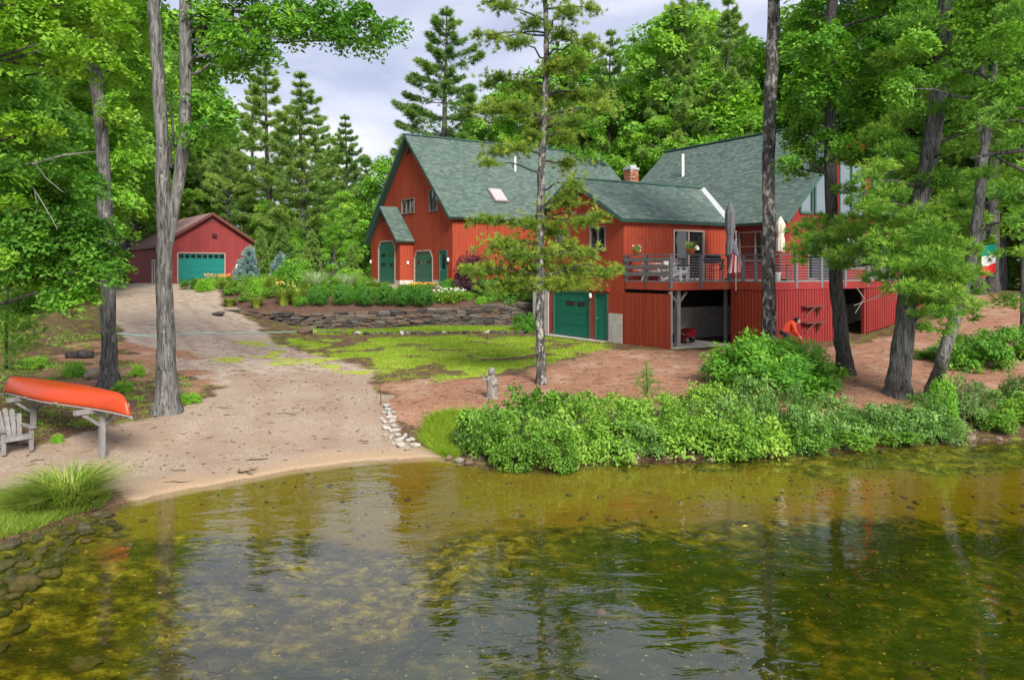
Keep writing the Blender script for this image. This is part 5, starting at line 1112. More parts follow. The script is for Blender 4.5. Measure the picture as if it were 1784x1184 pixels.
# ---------------- shrubs
def shrub_proto(r, h, leaf, per, mat, nc=22, stems=True, sr=.22, asp=.55):
    g = Geo(); s = Geo(); cl = []
    for k in range(nc):
        a = k*2.4+RNG.random()*.5; f = RNG.random()**.6; rr = r*.85*math.sqrt(RNG.random()); z = h*(.15+.75*RNG.random()*math.sqrt(max(.05, 1-(rr/r)**2)))
        q = r*(.24+.16*RNG.random()); cl.append((math.cos(a)*rr, math.sin(a)*rr, z, q, q, q*.8))
        s.tube(curve((math.cos(a)*rr*.2, math.sin(a)*rr*.2, -.1), (math.cos(a)*rr, math.sin(a)*rr, z), .1, 4, .03), np.linspace(.018, .006, 4), 4)
    P, N, V = spray_points(cl, per, sr, .4, droop=.5); leaves(g, P, N, V, leaf, asp); return g.mesh('shrub_leaves', M[mat]), s.mesh('shrub_stems', M['twig'])
def ball_proto():
    g = Geo(); s = Geo(); n = 420; u = rsph(n); u[:, 2] = np.where(u[:, 2] < -.75, -u[:, 2], u[:, 2]); P, N, V = [], [], []
    for k in range(n):
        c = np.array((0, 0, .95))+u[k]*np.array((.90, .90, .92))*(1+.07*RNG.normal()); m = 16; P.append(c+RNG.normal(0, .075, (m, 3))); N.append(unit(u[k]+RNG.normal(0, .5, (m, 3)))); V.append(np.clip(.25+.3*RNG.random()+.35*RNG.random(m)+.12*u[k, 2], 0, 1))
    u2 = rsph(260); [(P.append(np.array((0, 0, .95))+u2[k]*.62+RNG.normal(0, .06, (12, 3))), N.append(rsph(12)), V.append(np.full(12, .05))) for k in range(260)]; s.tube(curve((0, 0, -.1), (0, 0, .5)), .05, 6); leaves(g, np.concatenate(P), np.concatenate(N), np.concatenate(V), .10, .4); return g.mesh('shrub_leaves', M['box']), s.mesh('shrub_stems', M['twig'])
SH = {'bush': [shrub_proto(1, 1.2, .10, 215, 'bush', 20, sr=.20), shrub_proto(1, 1.2, .085, 250, 'bush', 24, sr=.17), shrub_proto(1, 1.2, .115, 170, 'bush', 18, sr=.2)], 'bush2': [shrub_proto(1, 1.1, .085, 260, 'bush2', 20, sr=.2), shrub_proto(1, 1.1, .075, 300, 'bush2', 24, sr=.16)],
      'rhodo': [shrub_proto(1, 1.3, .13, 170, 'rhodo', 26, asp=.34)], 'box': [ball_proto()], 'dark': [shrub_proto(1, 1.1, .11, 190, 'oak', 24)],
      'purple': [shrub_proto(1, 1.9, .10, 170, 'purple', 30)], 'lime': [shrub_proto(1, 1.2, .085, 240, 'lime', 24)]}
def shrub(kind, v, loc, rx, h_s, label, cat='shrub', group=None, name='shrub'):
    fm, sm = SH[kind][v % len(SH[kind])]
    t = thing(name, label, cat, tuple(loc), RNG.random()*6.28, group); t.scale = (rx, rx, h_s)
    for nm, me in (('foliage', fm), ('stems', sm)):
        o = bpy.data.objects.new(nm, me); COL.objects.link(o); o.parent = t
    return t
def shore_shrub(kind, v, px, py_top, Y_, wpx, label, **k):
    x = (px-CX)*Y_/F; z = max(gz(x, Y_), .02); top = EYE+(HY-py_top)*Y_/F; base_h = {'rhodo': 1.12, 'bush': 1.04, 'bush2': .98, 'dark': 1.05, 'lime': 1.08}[kind]
    return shrub(kind, v, (x, Y_, z-.03), wpx*Y_/F/2/1.05, (top-z)/base_h, label, **k)
GB_ = 'green bushes along the lake bank'
lb = 'mid-green small-leaved bush in the row along the water'
for kind, v, px, pt, Y_, wp in [('bush',0,855,690,16.9,130),('bush',1,905,715,16.3,120),('bush2',0,830,720,17.3,90),('bush',2,940,668,18.2,130),('bush',0,985,665,18.3,130),('bush',1,1010,700,16.9,130),('bush',2,1060,720,16.9,130),('bush',0,1080,672,18.2,130),
    ('bush',1,1140,690,17.7,130),('bush2',1,1110,735,17.0,110),('bush',2,1200,715,17.2,140),('bush',0,1195,672,18.8,120),('bush',1,1260,700,17.7,130),('bush2',0,1300,655,18.6,130),('bush',2,1330,710,17.8,130),('bush',0,1250,650,19.3,110),('bush2',1,1385,680,18.2,120),
    ('bush',1,1400,725,18.0,110),('bush2',0,1450,690,18.6,120),('bush2',1,1500,705,18.8,120),('bush',2,1470,740,18.3,100),('bush2',0,1560,700,19.1,130),('bush2',1,1610,690,19.3,120),('bush',0,1545,735,18.7,110),('bush2',0,1640,720,19.0,90),('bush',1,960,745,16.1,110),('bush',2,1290,740,17.3,110),('bush',0,890,760,16.05,80)]:
    shore_shrub(kind, v, px, pt, Y_-(.6 if px > 1200 else .25), wp, lb if kind == 'bush' else 'greyer blue-green bush in the row along the water', group=GB_ if kind == 'bush' else 'blue-green bushes along the lake bank')
for kind, v, px, pt, Y_, wp, l in [('rhodo',0,1295,575,22.4,170,'big bright rhododendron below the bare pine trunk, left half'),('rhodo',0,1400,588,22.6,150,'big bright rhododendron below the bare pine trunk, right half'),('rhodo',0,1350,612,21.4,190,'bright rhododendron in front of the two tall ones'),
    ('rhodo',0,1352,584,22.9,110,'low bright rhododendron in the gap below the stooping person'),('lime',0,1640,650,18.9,60,'bright upright bush at the foot of the thin leaning trunk'),('dark',0,1695,572,24.5,120,'dark round bush below the needle-covered mound'),('dark',0,1755,560,26,110,'dark bush at the right edge below the mound'),('dark',0,1640,600,26,90,'small dark bush between thick pine and mound'),
    ('bush2',1,1690,660,19.6,110,'greyish twiggy bush by the water near the right edge'),('bush',0,1730,700,19.2,110,'green bush by the water near the right edge'),('bush',2,1785,680,19.6,110,'green bush cut by the right edge at the water'),('bush2',0,1800,650,20.6,120,'grey-green bush cut by the right edge above the water')]:
    shore_shrub(kind, v, px, pt, Y_, wp, l)
g = Geo()   # dead twigs standing in the hedge
for px, py, Y_ in ((955,735,16.4),(975,745,16.4),(940,750,16.3),(1205,720,17.2),(1665,690,19.3),(1690,670,19.2),(1705,690,19.0),(1680,710,19.0),(1250,700,17.7),(1080,735,16.9)):
    q = at(px, py, Y_); 
    for k in range(9): g.tube(curve(q+np.array((RNG.normal(0, .12), RNG.normal(0, .1), -.45)), q+np.array((RNG.normal(0, .35), RNG.normal(0, .25), .15+RNG.normal(0, .15))), 0, 5, .04), np.linspace(.009, .003, 5), 4)
tag(g.build('dead_twigs', M['twig'], smooth=True), kind='stuff')
# little pine behind the hedge
t, b, q = near_tree('pine_sapling', 'tiny pine seedling rising out of the bushes right of the pine', 'pine tree', [on_ground(1127, 690), at(1127, 650, 19.6), at(1126, 632, 19.6)], [.02, .015, .006], M['darkbark'], 1.1, 6)
cl = pxclumps([(1127,650,9),(1122,668,14),(1135,675,14),(1126,636,5)], 19.6, .05, 1.1); P, A, V = pine_points(cl, 900); g = Geo(); tufts(g, P-b, A, V, .10, .011, 10, .6); g.build('crown', M['gpine'], t)
# planted bed
for k, (px, py) in enumerate([(556,545),(597,548),(636,548),(671,545),(704,543),(737,542)]):
    Y_ = 39.9+.25*(k > 2); x = (px-CX)*Y_/F; shrub('box', 0, (x, Y_, gz(x, Y_)-.02), .56+.02*(k % 3), .56+.03*(k % 2), 'clipped round boxwood in the row behind the dry-stone wall', 'boxwood', 'clipped boxwoods in a row on the wall', 'boxwood')
def bed(kind, px, py, wpx, hpx, label, Y_=None, **k):
    p = on_ground(px, py); Y_ = Y_ or p[1]; x = (px-CX)*Y_/F; z = gz(x, Y_); hm = {'bush': 1.25, 'bush2': 1.15, 'dark': 1.2, 'lime': 1.25, 'purple': 2.0, 'rhodo': 1.35}[kind]
    return shrub(kind, random.randrange(3), (x, Y_, z-.05), wpx*Y_/F/2/1.05, hpx*Y_/F/hm, label, **k)
bed('purple', 822, 520, 62, 92, 'dark purple-leaved shrub against the house wall', 42.3)
bed('dark', 862, 525, 70, 45, 'rounded dark green shrub right of the purple one', 41.5); bed('dark', 905, 525, 56, 42, 'dark shrub behind the pine at the end of the bed', 41.2)
bed('rhodo', 916, 572, 44, 44, 'leafy bright shrub at the right end of the dry-stone wall', 37.6); bed('lime', 838, 528, 24, 16, 'small yellow-green mound between larger shrubs on the bed', 40.5)
bed('bush', 785, 528, 60, 32, 'leafy white-flowering plant at the middle of the bed', 41.2); bed('bush2', 750, 522, 40, 22, 'low leafy plant left of the white flowers', 41.8)
bed('lime', 515, 512, 78, 58, 'large round yellow-green shrub beside the drive', 45.5); bed('lime', 610, 512, 70, 38, 'spreading pale green shrub behind the boxwoods', 45)
bed('bush', 345, 512, 60, 30, 'low green bush at the left tip of the bed', 47.5); bed('bush', 430, 512, 50, 28, 'green bush below the blue spruce', 46); bed('dark', 455, 500, 36, 24, 'small dark bush between the two spruces', 49); bed('bush', 385, 505, 44, 24, 'green bush beside the orange flowers', 48)
bed('rhodo', 790, 500, 50, 30, 'bright leafy shrub near the entry door', 43.2)
for px, py, hp, wp, Y_, lab in ((425, 503, 66, 52, 47.5, 'larger blue spruce in front of the garage'), (486, 492, 52, 44, 52, 'smaller blue spruce right of the first')):
    x = (px-CX)*Y_/F; z = gz(x, Y_); h = hp*Y_/F+.1; a, c = pine(h, wp*Y_/F, .05, L=.16, W=.03, dens=60, k=9, tier=.22, irregular=.15); t = thing('blue_spruce', lab, 'spruce', (x, Y_, z-.03)); a.build('trunk', M['darkbark'], t); c.build('crown', M['spruce'], t)
for kd, px, py, wp, hp, lab in (('lime',360,506,46,26,'light green mounded bush at the left tip of the planted bed'),('bush',408,512,44,26,'mid-green bush left of the blue spruce foot'),('lime',452,512,50,32,'yellow-green mound in front of the gap between the spruces'),('rhodo',545,506,46,30,'bright mounded shrub right of the large round shrub'),('bush',475,518,44,28,'green mound below the large round shrub'),
    ('lime',575,508,50,34,'pale green mound behind the second boxwood'),('bush',640,506,46,30,'green mound behind the third boxwood'),('bush',430,524,34,20,'small green mound low on the mulch slope'),('rhodo',500,500,50,44,'tall leafy shrub behind the large round shrub')): bed(kd, px, py, wp, hp, lab)
BEDG = 'mixed perennials filling the planted bed'
for k in range(46):
    px = RNG.uniform(520, 930); py = RNG.uniform(503, 534); 
    if 640 < px < 780 and py < 507: continue
    p = on_ground(px, py)
    if not bedmask(p[:1], p[1:2])[0] or p[1] > 45.5 or (540 < px < 750 and p[1] < 41.2): continue
    kd = ['lime', 'bush', 'bush', 'rhodo', 'bush2'][k % 5]
    bed(kd, px, py, RNG.uniform(20, 44), RNG.uniform(13, 26), {'lime': 'low yellow-green perennial clump among the plants of the bed', 'bush': 'low mid-green perennial clump among the plants of the bed', 'rhodo': 'low broad-leaved perennial among the plants of the bed', 'bush2': 'low greyish perennial clump among the plants of the bed'}[kd], group=BEDG+' '+{'lime': '(yellow-green)', 'bush': '(mid-green)', 'rhodo': '(broad-leaved)', 'bush2': '(greyish)'}[kd])
# flowers and ornamental grasses
def grass_clump(loc, r, h, n, mat, wd=.018, lean=.6, name='ornamental_grass', label='', cat='grass clump', group=None, root=.35):
    a = RNG.random(n)*6.283; rr = r*root*np.sqrt(RNG.random(n)); base = np.stack([np.cos(a)*rr, np.sin(a)*rr, np.zeros(n)-.03], -1)
    a2 = a+RNG.normal(0, .5, n); hh = h*(.6+.5*RNG.random(n)); out = r*lean*(.4+.8*RNG.random(n))
    d = np.stack([np.cos(a2), np.sin(a2), 0*a2], -1); s = np.stack([-np.sin(a2), np.cos(a2), 0*a2], -1)*(wd/2)
    m1 = base+d*(out*.35)[:, None]+np.array((0, 0, 1))*(hh*.65)[:, None]; tip = base+d*out[:, None]*1.1+np.array((0, 0, 1))*(hh*.85)[:, None]
    v = np.stack([base-s, base+s, m1+s*.8, m1-s*.8, tip], 1).reshape(-1, 3); i = np.arange(n)[:, None]*5
    g = Geo(); V = np.repeat(np.clip(.1+.8*RNG.random(n), 0, 1), 5); g.add(v, [i+np.array([[0, 1, 2, 3]]), i+np.array([[3, 2, 4]])], V)
    o = g.build(name, M[mat], loc=tuple(loc)); tag(o, label, cat, group); return o
for px, py, wp, hp, mat, lab, Y_ in [(400,534,30,18,'tallgrass','small bright grass clump low on the mulch slope',None),(447,536,32,22,'tallgrass','second bright grass clump right of the first on the mulch',None),(495,536,40,34,'tallgrass','daylily clump left of the boxwood row',40.5),(518,540,42,38,'tallgrass','bright daylily clump beside the first boxwood',40.2),
    (480,520,44,40,'tallgrass','tall grass clump below the round shrub',43.5),(552,512,64,44,'silver','large pale fountain grass behind the boxwoods, left',43),(603,516,60,36,'silver','pale fountain grass behind the boxwoods, right',43.5),(540,522,46,30,'tallgrass','yellowish grass clump behind the first boxwood',42.2),(660,510,60,18,'tallgrass','low yellow-green groundcover clump behind the boxwoods',43.5),(710,508,60,16,'tallgrass','low grass clump in front of the porch',43.8),(395,510,40,16,'tallgrass','pale grass clump on the left tip of the bed',46)]:
    p = on_ground(px, py); yy = Y_ or p[1]; x = (px-CX)*yy/F; r = wp*yy/F/2
    grass_clump((x, yy, gz(x, yy)), r, hp*yy/F, 420, mat, .03, .9, label=lab)
def flowers(loc, r, h, n, mat, size, label, leafm='bush'):
    t = thing('flower_patch', label, 'flowers', tuple(loc)); g = Geo(); f = Geo()
    a = RNG.random(n)*6.283; rr = r*np.sqrt(RNG.random(n)); P = np.stack([np.cos(a)*rr, np.sin(a)*rr, h*(.7+.3*RNG.random(n))], -1); N = unit(RNG.normal(0, .4, (n, 3))+np.array((0, -.3, 1)))
    leaves(f, P, N, RNG.random(n), size, .9); f.build('blossoms', M[mat], t)
    m = n*4; a = RNG.random(m)*6.283; rr = r*np.sqrt(RNG.random(m)); P = np.stack([np.cos(a)*rr, np.sin(a)*rr, h*.75*RNG.random(m)], -1); leaves(g, P, unit(RNG.normal(0, .6, (m, 3))+np.array((0, 0, 1))), RNG.random(m), size*1.5, .4); g.build('foliage', M[leafm], t); return t
for px, Y_, wp, hp, mat, lab in ((380, 49.5, 46, 20, 'orange_petal', 'orange flowers in front of the garage door'), (738, 44.5, 46, 9, 'orange_petal', 'low orange flowers at the porch corner'), (783, 40.9, 56, 26, 'white_petal', 'white flowers in the middle of the bed'), (500, 42.0, 40, 30, 'yellow_petal', 'yellow flowers beside the round shrub')):
    x = (px-CX)*Y_/F; flowers((x, Y_, gz(x, Y_)), wp*Y_/F/2, hp*Y_/F, {'white_petal': 90, 'yellow_petal': 36}.get(mat, 130), mat, .10, lab)

# ---------------- grass, litter, ground cover
def scatter(n, x0, x1, y0, y1): return RNG.uniform(x0, x1, n), RNG.uniform(y0, y1, n)
def blades(g, x, y, h, wd=.012, lean=.35):
    n = len(x); z = ground(x, y)-.01; a = RNG.random(n)*6.283; hh = h*(.5+.8*RNG.random(n)); b = np.stack([x, y, z], -1); s = np.stack([np.cos(a), np.sin(a), 0*a], -1)*(wd/2)
    t = b+np.stack([RNG.normal(0, lean, n)*hh, RNG.normal(0, lean, n)*hh, hh], -1)
    g.add(np.stack([b-s, b+s, t], 1).reshape(-1, 3), np.arange(3*n).reshape(-1, 3), np.repeat(np.clip(.15+.5*fbm(x*.8, y*.8, 91)+.35*RNG.random(n), 0, 1), 3))
g = Geo(); x, y = scatter(300000, -13, 6, 22.5, 39.6); mk_ = masks(x, y); k = (RNG.random(len(x)) < mk_[1]*(0.35+1.1*(fbm(x*2, y*2, 95)-.3))) & (mk_[3] < .3) & ~bedmask(x, y); blades(g, x[k], y[k], .085, .026, .5)
x, y = scatter(40000, -11.2, 1.4, 36.8, 39.6); k = inpoly(x, y, STRIP) & ~bedmask(x, y); blades(g, x[k], y[k], .16, .03); tag(g.build('lawn_grass', M['grass']), kind='stuff')
g = Geo(); x, y = scatter(90000, -11.5, -6.9, 10.0, 13.6); d = shore_d(x, y); pol = pxpoly([(-60,960),(0,945),(60,925),(120,900),(175,885),(190,868),(150,850),(90,845),(0,868),(-60,880)]); k = (d > .02) & inpoly(x, y, pol); blades(g, x[k], y[k], .16, .016, .6); tag(g.build('bank_grass', M['tallgrass']), kind='stuff')
p = on_ground(118, 885); grass_clump(p, .72, .78, 1100, 'tallgrass', .017, 1.3, name='tall_grass', label='tall arching green grass tuft on the bank at lower left', root=.42)
p = on_ground(60, 890); grass_clump(p, .6, .5, 700, 'tallgrass', .012, 1.0, name='tall_grass', label='shorter grass clump left of the tall arching tuft')
g = Geo(); x, y = scatter(60000, -3, 0, 16.2, 19.4); pol = pxpoly([(735,770),(770,800),(800,800),(830,740),(830,700),(790,715),(745,730)]); k = inpoly(x, y, pol) & (shore_d(x, y) > .03); blades(g, x[k][::2], y[k][::2], .20, .018, .9); tag(g.build('bank_grass', M['grass']), kind='stuff')
g = Geo(); cl = []   # leafy ground cover and moss on the left bank
pol = pxpoly([(0,600),(130,590),(200,640),(170,690),(60,680),(0,640)])
for k in range(900):
    x_ = RNG.uniform(-20, -8.5); y_ = RNG.uniform(16.5, 33); mk_ = masks(np.array([x_]), np.array([y_]))
    if mk_[0][0] > .1 or mk_[3][0] > .1 or mk_[1][0] > .2 or fbm(np.array([x_*.45]), np.array([y_*.45]), 97)[0] < .40: continue
    cl.append((x_, y_, gz(x_, y_)+.05, .25, .25, .10))
P, N, V = spray_points(cl, 60, .16, .4, 5); leaves(g, P, N, V, .07); tag(g.build('ground_cover', M['lime']), kind='stuff')
pol2 = [(330,690),(300,640),(130,640),(60,690),(140,740),(240,720),(350,700)]
for (px, py, wp, hp, lab) in ((240, 655, 30, 28, 'small green sprout bush between the two oaks'), (215, 680, 40, 24, 'little leafy plant at the foot of the single oak'), (330, 700, 50, 22, 'mossy leafy clump right of the twin oak'), (100, 770, 26, 20, 'small green weed between chair and canoe post'), (130, 655, 44, 34, 'leafy bush behind the orange canoe'), (60, 640, 60, 26, 'trailing green plant on the left bank'), (205, 715, 30, 18, 'weed under the canoe bow')):
    bed('lime', px, py, wp, hp, lab)
# twigs, cones and litter on the sand and the needles
g = Geo(); n = 2600; x, y = scatter(n, -13, 16, 14.5, 31); d = shore_d(x, y); k = (d > .3) & ((x < 4) | (y > 20)); x, y = x[k], y[k]; z = ground(x, y)+.006; a = RNG.normal(0, .7, len(x)); l = RNG.choice([.06, .1, .18, .3], len(x), p=[.45, .3, .2, .05])
dv = np.stack([np.cos(a), np.sin(a), 0*a], -1)*l[:, None]/2; up = np.array((0, 0, .012)); sv = np.stack([-np.sin(a), np.cos(a), 0*a], -1)*.008; p = np.stack([x, y, z], -1)
v = np.stack([p-dv-sv, p+dv-sv, p+dv+sv, p-dv+sv, p-dv*.8+up, p+dv*.8+up], 1).reshape(-1, 3); i = np.arange(len(x))[:, None]*6
g.add(v, [i+np.array([[0, 1, 5, 4]]), i+np.array([[2, 3, 4, 5]])], np.repeat(RNG.random(len(x)), 6)); tag(g.build('litter', M['dry']), kind='stuff')
# ================================================================== STONES
def rock_mesh(seed, flat=.6, sub=3, rough=.22):
    import bmesh
    bm = bmesh.new(); bmesh.ops.create_icosphere(bm, subdivisions=sub, radius=.5)
    for v in bm.verts:
        c = v.co.normalized(); k = 1+rough*mnoise.noise(c*1.3+Vector((seed*3.1, seed, 0)))*1.6+.06*mnoise.noise(c*4+Vector((0, seed*2.7, 5)))
        v.co = Vector((c.x*.5*k, c.y*.5*k*(.72+.2*math.sin(seed)), c.z*.5*k*flat))
    me = bpy.data.meshes.new('rock'); bm.to_mesh(me); bm.free()
    for p in me.polygons: p.use_smooth = True
    return me
def slab_mesh(seed):
    """a split wall stone: squared, edges knocked off"""
    rg = np.random.default_rng(seed); g = Geo(); N = 3; vs = []; idx = {}
    for i in range(N):
        for j in range(N):
            for k in range(N):
                if i == 1 and j == 1 and k == 1: continue
                p = np.array([i-1, j-1, k-1.0]); r = np.abs(p).sum(); p = p*.5*(1-.10*(r == 3)-.03*(r == 2))+rg.normal(0, .035, 3)*np.array((1, 1, 1.2)); idx[(i, j, k)] = len(vs); vs.append(p)
    f = []
    for ax in range(3):
        for s in (0, 2):
            for a in range(2):
                for b in range(2):
                    q = []
                    for da, db in ((0, 0), (1, 0), (1, 1), (0, 1)):
                        c = [0, 0, 0]; c[ax] = s; c[(ax+1) % 3] = a+da; c[(ax+2) % 3] = b+db; q.append(idx[tuple(c)])
                    f.append(tuple(q) if s else tuple(q[::-1]))
    g.add(vs, f); return g.mesh('stone', M['wallstone'])
SLABS = [slab_mesh(100+k) for k in range(10)]
t = thing('dry_stone_wall', 'long low dry-stone retaining wall of dark flat stones below the planted bed', 'stone wall', (RWX[0], RWY[0], 0)); b0 = np.array((RWX[0], RWY[0], 0))
seg = np.concatenate([[0], np.cumsum(np.hypot(np.diff(RWX), np.diff(RWY)))]); LW = seg[-1]
def wpos(s): return np.interp(s, seg, RWX), np.interp(s, seg, RWY)
def wdir(s):
    a = np.array(wpos(min(s+.2, LW))); c = np.array(wpos(max(s-.2, 0))); d = a-c; return d/np.linalg.norm(d)
stones = []; zrow = 0.0; row = 0
while zrow < 1.7:
    hrow = RNG.uniform(.085, .15); s = -RNG.random()*.3
    while s < LW:
        ln = RNG.uniform(.34, .85)*(1.25 if row < 2 else 1); sm = min(max(s+ln/2, 0), LW); x, y = wpos(sm); zb = gz(x, y-.25)-.05; zt = np.interp(x, RWX, RWT)
        if zb+zrow+hrow*.6 < zt: stones.append((sm, ln, hrow*RNG.uniform(.8, 1.12), zb+zrow+hrow/2+RNG.normal(0, .008), RNG.normal(0, .03)+zrow*.05))
        s += ln*.985
    zrow += hrow*.97; row += 1
order = sorted(range(len(stones)), key=lambda i: -stones[i][1]*stones[i][2]); keep = set(order[:300]); rest = Geo()
for i, (sm, ln, hh, z, off) in enumerate(stones):
    x, y = wpos(sm); d = wdir(sm); n = np.array((-d[1], d[0])); ang = math.atan2(d[1], d[0])+RNG.normal(0, .06); px_ = np.array((x+n[0]*off, y+n[1]*off, z))
    me = SLABS[RNG.integers(10)]; tilt = RNG.normal(0, .035); sc_ = (ln*1.02, RNG.uniform(.3, .42), hh*1.05)
    if i in keep:
        o = bpy.data.objects.new('stone', me); COL.objects.link(o); o.parent = t; o.location = px_-b0; o.rotation_euler = (RNG.normal(0, .04), tilt, ang); o.scale = sc_
    else:
        v = np.array([w_.co for w_ in me.vertices])*np.array(sc_); c, s_ = math.cos(ang), math.sin(ang); v = np.stack([v[:, 0]*c-v[:, 1]*s_, v[:, 0]*s_+v[:, 1]*c, v[:, 2]], -1)+px_-b0
        rest.add(v, [tuple(p.vertices) for p in me.polygons], RNG.random())
if rest.n: tag(rest.build('small_stones', M['wallstone'], t), kind='stuff')
bk = Geo()
for s in np.arange(0, LW, .6):
    x, y = wpos(s+.3); d = wdir(s+.3); n = np.array((-d[1], d[0])); zt = np.interp(x, RWX, RWT)-.12; z0 = gz(x, y-.3)-.3
    bk.obox((x-d[0]*.34+n[0]*.16-b0[0], y-d[1]*.34+n[1]*.16-b0[1], z0), (d[0]*.68, d[1]*.68, 0), (n[0]*.3, n[1]*.3, 0), (0, 0, zt-z0))
tag(bk.build('rubble_core', M['black_soffit'], t), kind='stuff')
ROCKS = {m: [rock_mesh(k+.37*len(m), fl) for k, fl in enumerate((.55, .65, .5, .75, .6))] for m in ('palestone', 'shorestone', 'lakestone', 'wallstone')}
for m, l in ROCKS.items():
    for me in l: me.materials.append(M[m])
def rock(kind, pos, size, label, group=None, v=None, flat=1.0, name='stone', sink=.25):
    me = ROCKS[kind][RNG.integers(5) if v is None else v]; o = bpy.data.objects.new(name, me); COL.objects.link(o)
    o.location = (pos[0], pos[1], pos[2]+size*.3*flat*(1-2*sink)); o.rotation_euler = (RNG.normal(0, .15), RNG.normal(0, .15), RNG.random()*6.28); o.scale = (size*1.15, size, size*flat)
    tag(o, label, 'rock' if size > .3 else 'stone', group); return o
for cx_, cy_, w_ in [(150,640,60),(158,668,58),(165,700,62),(170,728,60),(130,762,48),(188,762,56),(112,742,40),(150,812,58),(200,795,56),(214,828,52),(178,836,44),(135,866,40),(180,880,52),(236,862,66),(252,900,74),(266,940,80),(318,905,46),(345,900,50),(362,938,80),(312,968,56),(290,872,44),(222,905,36),(200,930,30),(130,690,40),(196,690,44),(205,735,40),(130,800,36),(240,825,40)]:
    p = on_ground(640+cx_*.228, 560+(cy_+w_*.25)*.228); rock('palestone', p, w_*.228*p[1]/F*1.05, 'pale rounded stone in the row edging the sand', 'pale stones edging the sand', flat=.95, sink=.2)
for px, py, w_ in [(783,799,16),(800,803,15),(822,799,20),(838,802,20),(845,796,14),(817,807,14),(795,795,12),(1165,799,14),(1187,796,16),(1288,789,22),(1440,772,18),(1453,770,14),(1380,783,14),(1340,787,12),(1240,800,12),(1397,774,16),(1520,772,12),(1480,776,14),(1575,769,12),(1660,767,12),(1740,766,14),(1206,797,12),(860,808,10)]:
    p = gp(px, py, 0.0); rock('shorestone', p, w_*p[1]/F, 'brown rounded stone at the waterline under the bushes', 'brown stones along the waterline', sink=.3)
p = gp(1101, 796, .0); rock('shorestone', p, 40*p[1]/F, 'largest pale boulder at the waterline under the middle bushes', name='boulder', v=3, sink=.3)
p = gp(1690, 767, .0); rock('shorestone', p, 30*p[1]/F, 'flat brown boulder at the waterline near the right edge', name='boulder', v=0, sink=.3)
p = gp(1606, 767, .0); rock('palestone', p, 22*p[1]/F, 'pale boulder at the waterline below the thin leaning trunk', name='boulder', v=1, sink=.3)
p = on_ground(165, 658); rock('shorestone', p, 30*p[1]/F, 'tan boulder behind the canoe beside the single oak', name='boulder', v=3)
p = on_ground(531, 582); rock('wallstone', p, 26*p[1]/F, 'dark boulder at the left end of the lawn edging', name='boulder', v=3)
p = on_ground(380, 549); rock('wallstone', p, 34*p[1]/F, 'flat slab at the left tip of the dry-stone wall', name='boulder', v=2, flat=.45)
for cx_, cy_, w_ in [(130,720,150),(110,950,80),(260,655,90),(170,645,70),(55,660,55),(15,870,80),(430,435,110),(570,395,70),(600,420,60),(580,458,60),(440,485,60),(350,500,56),(300,535,56),(285,562,70),(205,545,70),(100,545,50),(110,580,70),(190,580,60),(130,612,70),(430,1130,150),(835,895,30),(600,1032,34),(1130,1130,130),(60,775,80),(15,750,60),(310,602,60),(380,540,44),(180,492,46),(500,352,60),(470,390,44),(380,470,50),(330,440,36),(255,500,44),(60,600,50),(20,690,60),(90,820,60),(40,560,44),(10,1030,70),(520,300,50),(550,312,44),(350,530,40),(230,610,50),(90,690,46),(150,790,44),(480,330,40)]:
    p = on_ground(cx_*.3413, 780+cy_*.3413); big = w_ > 105
    rock('lakestone', p, w_*.3413*p[1]/F*1.0, 'olive sunken stone among the rocks in the shallows at lower left', 'sunken stones in the left shallows', flat=.8, sink=.15)
for k in range(46):
    p = on_ground(RNG.uniform(-10, 190), RNG.uniform(890, 1060)+0)
    if p[0] > -6.6 or shore_d(p[:1], p[1:2])[0] > -.05: continue
    rock('lakestone', p, RNG.uniform(.12, .34), 'olive sunken stone among the rocks in the shallows at lower left', 'sunken stones in the left shallows', flat=.8, sink=.15)
for k in range(34):
    px = 552+k*10.6+RNG.normal(0, 2); p = np.array(((px-CX)*37.15/F, 37.15+RNG.normal(0, .06), 0)); p[2] = gz(p[0], p[1])
    rock('wallstone' if k % 7 else 'palestone', p, RNG.uniform(.26, .42), 'grey half-buried stone in the low edging of the lawn', 'low edging stones of the lawn', flat=.9, sink=.25)
g = Geo(); me = ROCKS['lakestone'][0]; ico = rock_mesh(3, .55, 1); bv = np.array([v.co for v in ico.vertices]); bf = np.array([tuple(p.vertices) for p in ico.polygons])
x, y = scatter(5200, -9.5, 11, 6.5, 18); d = shore_d(x, y); k = (d < -.2) & (RNG.random(len(x)) < .25+.9*(fbm(x*.8, y*.8, 33)-.4)*2); x, y = x[k], y[k]; z = ground(x, y)
for i in range(len(x)):
    s = RNG.choice([.03, .05, .08, .13], p=[.45, .35, .15, .05])*(1+.5*RNG.random()); a = RNG.random()*6.28; c, s_ = math.cos(a), math.sin(a); v = bv*s; g.add(np.stack([v[:, 0]*c-v[:, 1]*s_, v[:, 0]*s_+v[:, 1]*c, v[:, 2]], -1)+np.array((x[i], y[i], z[i]+s*.1)), bf, RNG.random())
tag(g.build('lake_pebbles', M['lakestone'], smooth=True), kind='stuff')

